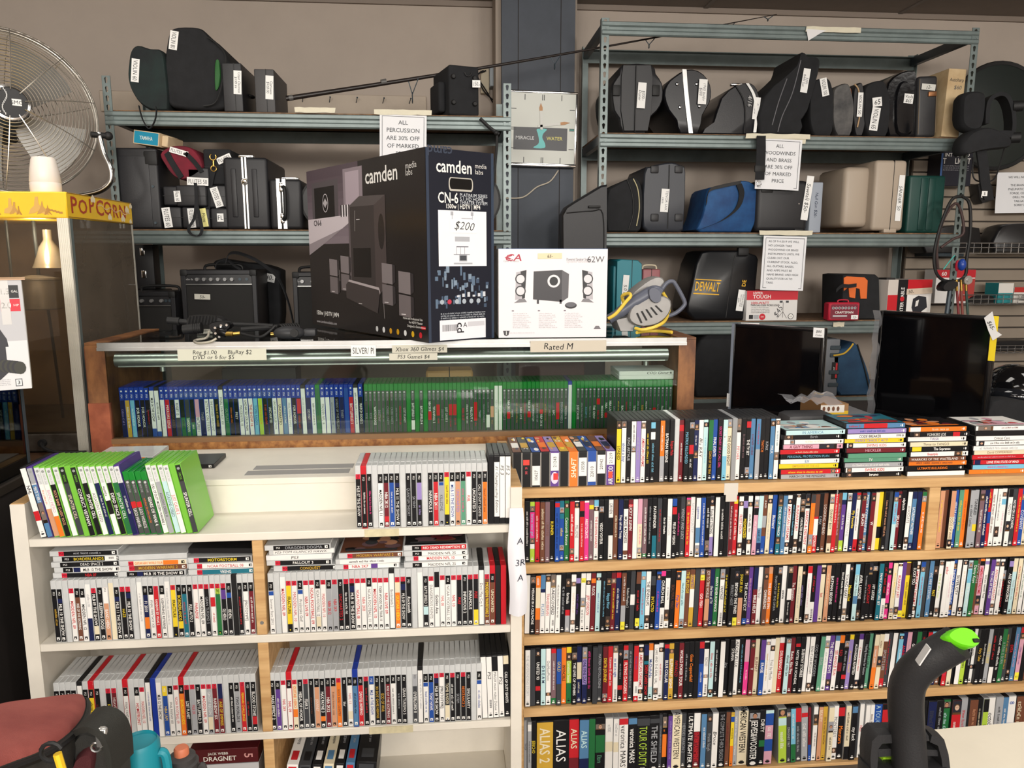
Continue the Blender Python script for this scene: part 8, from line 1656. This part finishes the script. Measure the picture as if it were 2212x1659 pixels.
# padded black gear and hoses hanging from the rack's right post
HY = RYF - .14
gr_ = thing('padded_harness', 'black padded harness hanging on the right post of the tall rack', 'harness', at(2100, 300, HY)); inv = gr_.matrix_basis.inverted()
def pad(name, pts, d0, d1, m=M_FABRIC, rnd=3):
    q = outline(pts, HY, gr_.location); q = [(a, c) for a, c in (round_poly(q, rnd) if rnd else q)]; b = MB(); loft(b, q, [(d0, .86), (d0 + .012, .96), (d0 + .03, 1), (d1 - .02, 1), (d1, .9)]); return b.build(name, m, gr_)
pad('shoulder_pad', [(2084, 205), (2100, 196), (2126, 198), (2132, 215), (2124, 275), (2100, 284), (2080, 268), (2080, 225)], 0, .09)
pad('hip_pad', [(2070, 318), (2078, 298), (2100, 282), (2130, 276), (2165, 288), (2180, 300), (2178, 318), (2150, 322), (2110, 328), (2076, 336)], -.03, .07)
b = MB(); b.strap(smooth_path([inv @ at(p[0], p[1], HY + .03) for p in ((2124, 270), (2128, 225), (2146, 208), (2166, 210), (2178, 235), (2182, 270), (2178, 300))], 6), Y_ + X_ * .2, .09, .02); b.build('shoulder_strap', M_FABRIC, gr_)
b = MB(); b.strap(smooth_path([inv @ at(p[0], p[1], HY) for p in ((2118, 320), (2124, 360), (2128, 400), (2136, 432))], 6), X_, .055, .012); b.build('hanging_strap', M_FABRIC, gr_)
b = MB(); b.strap(smooth_path([inv @ at(p[0], p[1], HY - .02) for p in ((2140, 300), (2160, 290), (2188, 290))], 6), Z_, .035, .01); b.build('waist_strap', M_FABRIC, gr_)
for cx, cy in ((2192, 230), (2186, 298)): b = MB(); p = inv @ at(cx, cy, HY); b.cyl(p + Vector((-.01, .0, 0)), p + Vector((.03, -.02, 0)), .028, n=18); b.build('round_buckle', M_RUBBER, gr_)
b = MB(); b.tube(smooth_path([inv @ at(p[0], p[1], HY + .04) for p in ((2102, 340), (2102, 380), (2116, 392), (2146, 388), (2160, 355), (2172, 310))], 6), .004, 6); b.build('cable', M_RUBBER, gr_)
b = MB(); p0, p1 = inv @ at(2092, 208, HY + .09), inv @ at(2098, 208, RYF); b.tube([p0, p1 + Vector((0, .03, 0))], .006, 8); b.build('hook', M_CHROME, gr_)
sticker(gr_, HY - .012, 2127, 418, 12, 10, '$', 0)
tyc = at(2160, 250, SWY - .12); s = mmpp(2160, 250, SWY - .12); ty = thing('rubber_tub', 'dark round rubber tub hanging behind the harness', 'tub', (tyc.x, SWY - .005, tyc.z)); b = MB(); b.lathe([(0, .1), (98 * s, .1), (104 * s, .09), (100 * s, .0), (0, 0)], 40, Matrix.Rotation(R(90), 4, 'X')); b.build('tub', mat('dark_green_rubber', (34, 40, 38), .5), ty); b = MB(); b.lathe([(100 * s, .1), (106 * s, .105), (108 * s, .095), (104 * s, .085)], 40, Matrix.Rotation(R(90), 4, 'X')); b.build('rim', M_RUBBER, ty)
hs = thing('hose_set', 'looped black torch hoses with gauge hanging on the right rack post', 'hose', at(2060, 520, HY)); inv = hs.matrix_basis.inverted()
b = MB(); b.tube([inv @ at(2078, 426, HY - .01), inv @ at(2078, 422, HY + .02), inv @ at(2080, 420, RYF + .003)], .005, 8); b.build('hook', M_CHROME, hs)
loop = [(2078, 424), (2094, 440), (2096, 500), (2088, 560), (2086, 592), (2070, 606), (2040, 606), (2022, 588), (2018, 550), (2028, 500), (2046, 450), (2060, 428)]
b = MB(); b.tube(smooth_path([inv @ at(p[0], p[1], HY) for p in loop + loop[:1]], 5), .0085, 8); b.build('hose_loop', M_RUBBER, hs)
b = MB(); b.tube(smooth_path([inv @ at(p[0], p[1], HY + .02) for p in ((2032, 535), (2056, 518), (2082, 500), (2068, 440), (2040, 470), (2024, 530), (2026, 580))], 5), .0075, 8); b.build('second_hose', mat('brown_rubber', (64, 46, 44), .6), hs)
for k, (x0, x1, c) in enumerate(((2066, 2072, (120, 40, 44)), (2076, 2080, (126, 62, 54)), (2086, 2092, (44, 70, 62)))): b = MB(); b.tube([inv @ at(x0, 612, HY - .01), inv @ at(x1, 700, HY - .01)], .0065, 8); b.build('gas_hose', mat('gas_hose_%d' % k, c, .55), hs); b = MB(); b.cyl(inv @ at(x0, 604, HY - .01), inv @ at(x0 + .8, 628, HY - .01), .008, n=10); b.build('brass_fitting', M_GOLD, hs)
b = MB(); p = inv @ at(2092, 605, HY - .04); b.cyl(p, p + Vector((0, .03, 0)), .024, n=12); b.cyl(p + Vector((0, -.004, 0)), p, .01, n=12); b.build('valve_wheel', M_ALU, hs)
b = MB(); p = inv @ at(2078, 572, HY - .03); b.ball(p, (.021, .021, .032), 18, 12); b.build('blue_bulb', mat('blue_plastic', (34, 66, 150), .3), hs); b = MB(); p = inv @ at(2068, 574, HY - .01); b.ball(p, (.012, .012, .03), 14, 10); b.build('red_bulb', mat('red_plastic', (176, 30, 54), .4), hs)
b = MB(); q = outline([(2028, 618), (2040, 606), (2062, 606), (2064, 618), (2048, 628), (2030, 628)], HY, hs.location); loft(b, round_poly(q, 2), [(-.03, .8), (-.015, 1), (.02, 1), (.03, .8)]); b.build('regulator', M_BLACKPL, hs)
b = MB(); b.tube([inv @ at(2052, 628, HY), inv @ at(2042, 700, HY)], .012, 8); b.build('tool_shaft', M_STEELD, hs); b = MB(); b.tube(smooth_path([inv @ at(p[0], p[1], HY - .02) for p in ((2062, 552), (2050, 566), (2038, 582))], 4), .003, 6); b.build('teal_tie', mat('teal_tie', (60, 170, 160), .5), hs)
# ================================================================ nearest things
# white folding table at lower right
TZ = .80
c1, c2 = at(2212, 1559, Z=TZ), at(2050, 1573, Z=TZ); dirx = (c1 - c2); dirx.z = 0; dirx.normalize(); diry = Vector((dirx.y, -dirx.x, 0))
ft = thing('folding_table', 'white topped folding table at the lower right corner', 'table', (0, 0, 0))
oc = c2 - dirx * .115 + diry * .0
pts = []
for k in range(7): a = R(180 - 15 * k); pts.append((.07 + .07 * math.cos(a), -.07 + .07 * math.sin(a)))
pts = pts + [(1.3, 0), (1.3, -.3), (0, -.3)]
b = MB(); b.prism([(p[0], p[1]) for p in pts], 0, -.03, oc, dirx, -diry, Z_); b.build('table_top', mat('white_table_plastic', (226, 218, 200), .4, var=.04, vscale=12), ft)
for x, y in ((.15, -.08), (1.2, -.08), (.15, -.24), (1.2, -.24)): b = MB(); p = oc + dirx * x - diry * y; b.cyl((p.x, p.y, 0), (p.x, p.y, TZ - .03), .014, n=10); b.build('leg', M_STEELD, ft)

# upright cleaner with bent black handle
VY = .70; vc = at(1960, 1640, VY); M_VB = mat('soft_black_plastic', (34, 34, 36), .5, bump=.15, bscale=500); M_LIME = mat('lime_plastic', (104, 208, 24), .35)
vk = thing('upright_cleaner', 'black cleaner handle with bright green end cap in the foreground', 'vacuum cleaner', (vc.x, VY, 0)); inv = vk.matrix_basis.inverted(); s = mmpp(1960, 1550, VY)
Pn = [at(1968, 1760, VY), at(1964, 1640, VY), at(1958, 1560, VY), at(1957, 1500, VY - .005), at(1968, 1462, VY - .01), at(1998, 1430, VY - .018), at(2040, 1404, VY - .026), at(2068, 1388, VY - .032)]
b = MB(); sp_ = smooth_path([inv @ p for p in Pn], 7); n = len(sp_); b.tube(sp_, [34.5 * s - (1.5 * s) * (i / n) for i in range(n)], 22); b.build('handle', M_VB, vk)
vv_ = Vector((0, .62, .785)); ww_ = X_.cross(vv_).normalized(); pc = at(2080, 1378, VY - .04)
def on_plane(px, py):
    d = (at(px, py, 1.0) - Vector((0, 0, CAMZ))); q = Vector((0, 0, CAMZ)) + d * ((pc - Vector((0, 0, CAMZ))).dot(ww_) / d.dot(ww_)) - pc; return (q.x, q.dot(vv_))
b = MB(); loft(b, round_poly([on_plane(*q) for q in ((2043, 1374), (2056, 1360), (2078, 1355), (2098, 1361), (2112, 1376), (2116, 1388), (2104, 1398), (2082, 1397), (2058, 1388))], 3), [(-.016, 1.0), (-.003, 1.02), (.0, .99), (.003, .88)], u=X_, v=vv_, w=ww_, o=inv @ pc); b.build('green_cap', M_LIME, vk)
sl_ = on_plane(2104, 1385); b = MB(); b.rbox(-.0032, .0032, -.002, .002, -.0015, .0015, .0006, 1); ob = b.build('cap_slot', M_RUBBER, vk); ob.location = inv @ (pc + X_ * sl_[0] + vv_ * sl_[1] + ww_ * .0035)
# paper label along the upper side of the bend
lp = [inv @ at(q[0], q[1], VY - .04) for q in ((1975, 1448), (2005, 1412), (2012, 1378), (1980, 1405))]; b = MB(); P0, P1 = inv @ at(1982, 1432, VY - .034), inv @ at(2006, 1396, VY - .045)
b.strap([P0, P0.lerp(P1, .5), P1], Y_ * .8 + X_ * .35 - Z_ * .2, .02, .0012); b.build('white_label', mat('white_paper', (222, 222, 222)), vk)
def vpart(name, pts, y0, y1, m, rnd=1, hole=None):
    q = outline(pts, VY + y0, (vc.x, VY, 0)); b = MB(); loft(b, round_poly(q, rnd) if rnd else q, [(y0, .95), (y0 + .01, 1), (y1 - .01, 1), (y1, .95)]); return b.build(name, m, vk)
vpart('carry_handle', [(1882, 1600), (1896, 1586), (1990, 1584), (2010, 1588), (2012, 1600), (1905, 1606), (1896, 1618), (1894, 1659), (1880, 1700), (1878, 1640)], .0, .022, M_VB, 0)
vpart('side_arm', [(2012, 1586), (2040, 1596), (2050, 1630), (2056, 1680), (2040, 1690), (2034, 1640), (2026, 1610), (2008, 1602)], .0, .022, M_VB, 0)
vpart('cross_bar', [(1894, 1618), (1950, 1616), (2030, 1620), (2030, 1634), (1950, 1632), (1894, 1636)], .004, .02, M_VB, 0)
vpart('lower_body', [(1882, 1668), (2054, 1664), (2060, 1760), (1878, 1760)], -.006, .024, M_VB, 0)
vpart('lime_body', [(1900, 1602), (1926, 1602), (1934, 1620), (1906, 1620)], .014, .022, mat('pale_lime', (176, 196, 140), .35), 0); vpart('lime_body', [(1944, 1598), (1996, 1598), (1996, 1620), (1944, 1618)], .014, .022, mat('lime_body', (150, 196, 40), .35), 0); vpart('lime_body', [(1906, 1634), (1936, 1634), (1944, 1656), (1900, 1656)], .014, .022, mat('lime_body', (150, 196, 40)), 0)
b = MB(); b.rbox(-.05, .05, -.02, .06, 0, at(1960, 1790, VY).z, .015, 2); b.build('tank', M_VB, vk)

# low stand outside the picture that carries the bag and bottles
ls = thing('low_bench', 'low wooden bench below the picture edge under the lunch bag', 'bench', (0, 0, 0)); LBZ = .70
b = MB(); b.rbox(-1.15, -.35, .60, 1.14, LBZ - .03, LBZ, .003, 1); b.build('seat', M_WOOD, ls)
for x in (-1.1, -.44):
    for y in (.64, 1.06): b = MB(); b.box(x, x + .04, y, y + .04, 0, LBZ - .03); b.build('leg', M_WOOD, ls)
# lunch bag
M_MAR = mat('faded_maroon_cloth', (178, 94, 86), .8, col2=(150, 72, 68), vscale=7, bump=.4, bscale=700); M_GREYC = mat('charcoal_cloth', (62, 60, 54), .8, col2=(46, 46, 46), vscale=8, bump=.4, bscale=700); M_MARD = mat('dark_maroon_cloth', (84, 36, 40), .8, bump=.4, bscale=700)
BY = .86; bp = at(40, 1600, BY); lb = thing('lunch_bag', 'maroon and charcoal soft lunch bag in the lower left corner', 'bag', (bp.x, BY, LBZ + .001)); inv = lb.matrix_basis.inverted()
top = [at(*q) for q in ((-160, 1600, .80), (-60, 1545, .98), (0, 1522, 1.04), (90, 1510, 1.07), (172, 1500, 1.10), (184, 1512, 1.06), (178, 1540, 1.0), (150, 1575, .92), (95, 1612, .85), (0, 1648, .78), (-120, 1700, .70))]
top = [inv @ p for p in top]; n = len(top)
def ringz(P, k, dz): 
    c = sum(P, Vector()) / len(P); return [c + (p - c) * k + Vector((0, 0, dz)) for p in P]
T_ = [Vector(p) for p in smooth_path(top + top[:1], 3)[:-1]]; m_ = len(T_)
zfl = [Vector((p.x, p.y, max(.02, p.z * .0 + .002))) for p in T_]
b = MB(); rings = [ringz(T_, .8, .008), ringz(T_, .97, .002), ringz(T_, 1.0, -.004)]; vs = [p for r_ in rings for p in r_]
b.add(vs, [tuple(range(m_))] + [(i * m_ + j, i * m_ + (j + 1) % m_, (i + 1) * m_ + (j + 1) % m_, (i + 1) * m_ + j) for i in range(2) for j in range(m_)], None, True); b.build('lid', M_MAR, lb)
b = MB(); cc = sum(T_, Vector()) / m_; rings = [ringz(T_, 1.0, -.004), ringz(T_, 1.03, -.012), ringz(T_, 1.04, -.03), ringz(T_, 1.0, -.045)]; vs = [p for r_ in rings for p in r_]
b.add(vs, [(i * m_ + j, i * m_ + (j + 1) % m_, (i + 1) * m_ + (j + 1) % m_, (i + 1) * m_ + j) for i in range(3) for j in range(m_)], None, True); b.build('rim_band', M_GREYC, lb)
b = MB(); lo = [Vector((cc.x + (p.x - cc.x) * .98, cc.y + (p.y - cc.y) * .98, 0)) for p in T_]; vs = ringz(T_, 1.0, -.045) + [a.lerp(c, .5) + (a - cc) * .04 for a, c in zip(ringz(T_, 1.0, -.045), lo)] + lo
b.add(vs, [(i * m_ + j, i * m_ + (j + 1) % m_, (i + 1) * m_ + (j + 1) % m_, (i + 1) * m_ + j) for i in range(2) for j in range(m_)] + [tuple(range(2 * m_, 3 * m_))], None, True); b.build('side_wall', M_GREYC, lb)
b = MB(); b.tube([p + Vector((0, 0, -.010)) + (p - cc) * .035 for p in T_], .0045, 7, closed=True); b.build('zip', M_RUBBER, lb)
q = outline([(182, 1560), (205, 1545), (240, 1560), (258, 1595), (262, 1620), (262, 1760), (170, 1760), (160, 1620)], .96, lb.location); b = MB(); loft(b, round_poly(q, 2), [(-.03, .85), (-.015, .97), (.0, 1), (.02, 1), (.028, .93)], o=(0, .96 - BY, 0)); b.build('side_pocket', M_GREYC, lb)
q = outline([(182, 1620), (200, 1592), (222, 1588), (226, 1615), (205, 1700), (176, 1700)], .955, lb.location); b = MB(); loft(b, round_poly(q, 2), [(-.036, .85), (-.03, 1), (-.01, 1)], o=(0, .955 - BY, 0)); b.build('pocket_panel', M_MARD, lb)
b = MB(); b.strap(smooth_path([inv @ at(*p) for p in ((185, 1562, .94), (212, 1553, .925), (242, 1570, .92), (256, 1605, .925), (260, 1650, .93))], 5), Y_ + X_ * .2, .045, .008); b.build('pocket_flap', mat('dark_cloth', (44, 44, 40), .85, bump=.4, bscale=600), lb)
b = MB(); p = inv @ at(218, 1592, .905); b.rbox(p.x - .006, p.x + .008, p.y - .004, p.y + .004, p.z - .013, p.z + .013, .002, 1); b.tube(arc(p + Vector((-.006, -.002, -.012)), .006, 0, 360, 10), .0015, 5); b.build('zip_pull', M_ALU, lb)
b = MB(); p0, p1 = inv @ at(124, 1628, .80), inv @ at(136, 1668, .80); b.tube([p0, p1], .0045, 8); b.build('yellow_tag', mat('yellow_rubber', (226, 186, 40), .5), lb); b = MB(); b.tube(arc(p0 + Vector((-.006, 0, .002)), .011, 20, 300, 10), .0025, 6); b.build('cord_ring', M_RUBBER, lb)
# teal mug
my = 1.05; mc = at(300, 1600, my); s = mmpp(300, 1600, my); mg = thing('mug', 'teal plastic mug beside the lunch bag', 'mug', (mc.x, my, LBZ + .001)); zt_ = mc.z - LBZ
M_TEAL = mat('teal_plastic', (28, 140, 156), .45); b = MB(); b.lathe([(0, .003), (34 * s, .0), (37 * s, .01), (44 * s, zt_ * .6), (43 * s, zt_ - .006), (38 * s, zt_), (36 * s, zt_ - .004), (0, zt_ - .006)], 30); b.build('body', M_TEAL, mg)
b = MB(); b.tube(smooth_path([(42 * s, 0, zt_ - .02), (56 * s, 0, zt_ - .03), (56 * s, 0, zt_ - .1), (43 * s, 0, zt_ - .12)], 6), .0065, 8); b.build('handle', M_TEAL, mg)
# grey flask with salmon button
fy = 1.10; fc_ = at(392, 1624, fy); s = mmpp(392, 1624, fy); fk = thing('flask', 'dark grey flask with salmon push button beside the teal mug', 'flask', (fc_.x, fy, LBZ + .001)); zt_ = fc_.z - LBZ
M_FK = mat('charcoal_rubber', (62, 60, 60), .55, bump=.1, bscale=300); b = MB(); b.lathe([(0, 0), (38 * s, 0), (42 * s, .01), (42 * s, zt_ - .05), (36 * s, zt_ - .035), (0, zt_ - .03)], 28); b.build('body', M_FK, fk)
b = MB(); b.lathe([(38 * s, zt_ - .04), (37 * s, zt_ - .03), (34 * s, zt_ - .028), (35 * s, zt_ - .018), (29 * s, zt_ - .016), (29 * s, zt_ - .008), (20 * s, zt_ - .005), (0, zt_ - .005)], 28); b.build('lid', M_FK, fk)
b = MB(); b.lathe([(16 * s, zt_ - .006), (16 * s, zt_ + .004), (13 * s, zt_ + .007), (0, zt_ + .0075)], 24); b.build('button', mat('salmon_plastic', (206, 118, 84), .5), fk); b = MB(); b.tube(smooth_path([(36 * s, 0, zt_ - .03), (46 * s, 0, zt_ - .026), (50 * s, 0, zt_ - .07), (42 * s, 0, zt_ - .09)], 6), .004, 8); b.build('carry_loop', M_FK, fk)

# box sets and game boxes in the bottom bays of the white shelf
def lying_set(label, px0, px1, pyt, thick, col, print_fn, z):
    X0, X1 = at(px0, 1640, YW).x, at(px1, 1640, YW).x; t = thing('box_set', label, 'box set', ((X0 + X1) / 2, YW + .03, z), group='sets in the bottom white bay'); w = X1 - X0
    b = MB(); b.rbox(-w / 2, w / 2, 0, .15, 0, thick, .0015, 1); b.build('sleeve', mat('sleeve_%d%d%d' % col, col, .35), t); f = MB(); print_fn(f, w, thick); f.build('front_print', M_GLOSSP, t); return z + thick + .0006
def pr1(f, w, h):
    o = Vector((0, -.0008, 0)); f.text('JACK WEBB', o, X_, Z_, -w * .08, h * .72, h * .16, (220, 216, 206), wt='b'); f.text('DRAGNET', o, X_, Z_, -w * .06, h * .38, h * .3, (226, 222, 212), wt='b', fit=w * .5); f.text('5', o, -Z_, X_, -h * .5, w * .36, h * .5, (206, 150, 146), wt='b')
def pr2(f, w, h):
    o = Vector((0, -.0008, 0)); f.rect(o, X_, Z_, -w / 2, w / 2, 0, h, (190, 190, 192)); greek(f, o, X_, Z_, 0, h * .5, w * .5, h * .4, 'K')
zl = WZ4 + .001; th_ = (at(480, 1618, YW + .03).z - .045 - zl) / 2 - .0006
for k in range(2): zl = lying_set('grey box set, %s under the maroon set in the bottom bay' % ('lowest' if k == 0 else 'directly'), 395, 552, 0, th_, (150, 150, 152), pr2, zl)
zl = lying_set('maroon box set with white lettering in the bottom left bay', 400, 552, 0, .045, (82, 22, 26), pr1, zl)
b = MB(); t = thing('film_case', 'dark cover lying flat on the maroon box set', 'film case', (at(480, 1640, YW).x, YW + .075, zl + .0005), (0, 0, R(-3)), 'sets in the bottom white bay'); b.rbox(-.1, .1, 0, .1, 0, .014, .0015, 1); b.build('case', M_BLACKPL, t); f = MB(); o = Vector((0, 0, .0148)); f.rect(o, X_, Y_, -.098, .098, .002, .098, (44, 34, 34)); 
for k, c in enumerate(('S', 'E', 'D', 'W')): f.disc(o, X_, Y_, -.06 + .035 * k, .05, .03, .022, c, .0003 + k * .0002, 10)
f.build('cover_print', M_GLOSSP, t)
GB = [('W', .03, 'R'), ('D', .03, 'K'), ('K', .026, 'W'), ('L', .028, 'Z'), ('K', .024, 'W'), ('Z', .024, 'R'), ('K', .056, 'D')]; X = at(598, 1655, YW).x + .012
for k, (c, th, lc) in enumerate(GB):
    hh = at(640, 1650, YW).z - WZ4 - .012 + (.0 if k else .004); t = thing('quiz_box', f"{CNAME[c]} tall game box, {ordinal(k + 1)} from left in bottom right bay", 'game box', (X + th / 2, YW + .004, WZ4 + .004), (0, R(5), 0), 'boxed games in the bottom white bay'); b = MB(); b.rbox(-th / 2, th / 2, 0, .24, 0, hh, .001, 1); b.build('box', mat('gamebox_' + c, PAL[c], .4), t)
    f = MB(); o = Vector((0, 0, hh + .0006)); f.rect(o, X_, Y_, -th * .3, th * .3, .02, .06, lc); greek(f, o, Y_, -X_, .12, 0, .06, .007, 'S' if c in 'KDZ' else 'D'); f.rect(Vector((0, -.0006, 0)), X_, Z_, -th * .36, th * .36, hh - .05, hh - .006, lc, 0); f.build('top_print', M_PRINT, t); X += th + .0045
# price note taped to the end panel between the two shelves
ps = thing('paper_note', 'white handwritten note taped on the end panel between the shelves', 'note', (at(1117, 1200, YW).x, YW - .006, at(1117, 1318, YW).z)); s = mmpp(1117, 1200, YW); h = at(1117, 1095, YW).z - at(1117, 1318, YW).z; w = 38 * s
b = MB((228, 228, 234)); vs, fs = [], []
for i in range(9):
    for j in range(5): u_ = j / 4; zz = h * i / 8; vs.append((-w * .5 + w * u_ * (1 - .25 * (i / 8) ** 3) + .003 * math.sin(i), -.004 - .022 * math.sin(PI * u_) * (1 - i / 8) - .008 * (1 - i / 8), zz))
k = len(vs)
for i in range(8):
    for j in range(4): fs.append((i * 5 + j, i * 5 + j + 1, i * 5 + 6 + j, i * 5 + 5 + j))
b.add(vs + [Vector(v) + Vector((0, .0006, 0)) for v in vs], fs + [tuple(q + k for q in f_[::-1]) for f_ in fs], None, True); b.build('paper', M_MATTEP, ps)
f = MB(); o = Vector((0, -.03, 0))
for t_, zz in (('A', .70), ('3R', .50), ('A', .36)): f.text(t_, o, X_, Z_, w * .12, h * zz, .018, (40, 44, 60), wt='l', slant=.1)
for v in f.v: u_ = (v.x + w / 2) / w; i_ = v.z / h; v.y = -.0048 - .022 * math.sin(PI * min(max(u_, 0), 1)) * (1 - i_) - .008 * (1 - i_) - .001
f.build('handwriting', M_MATTEP, ps)
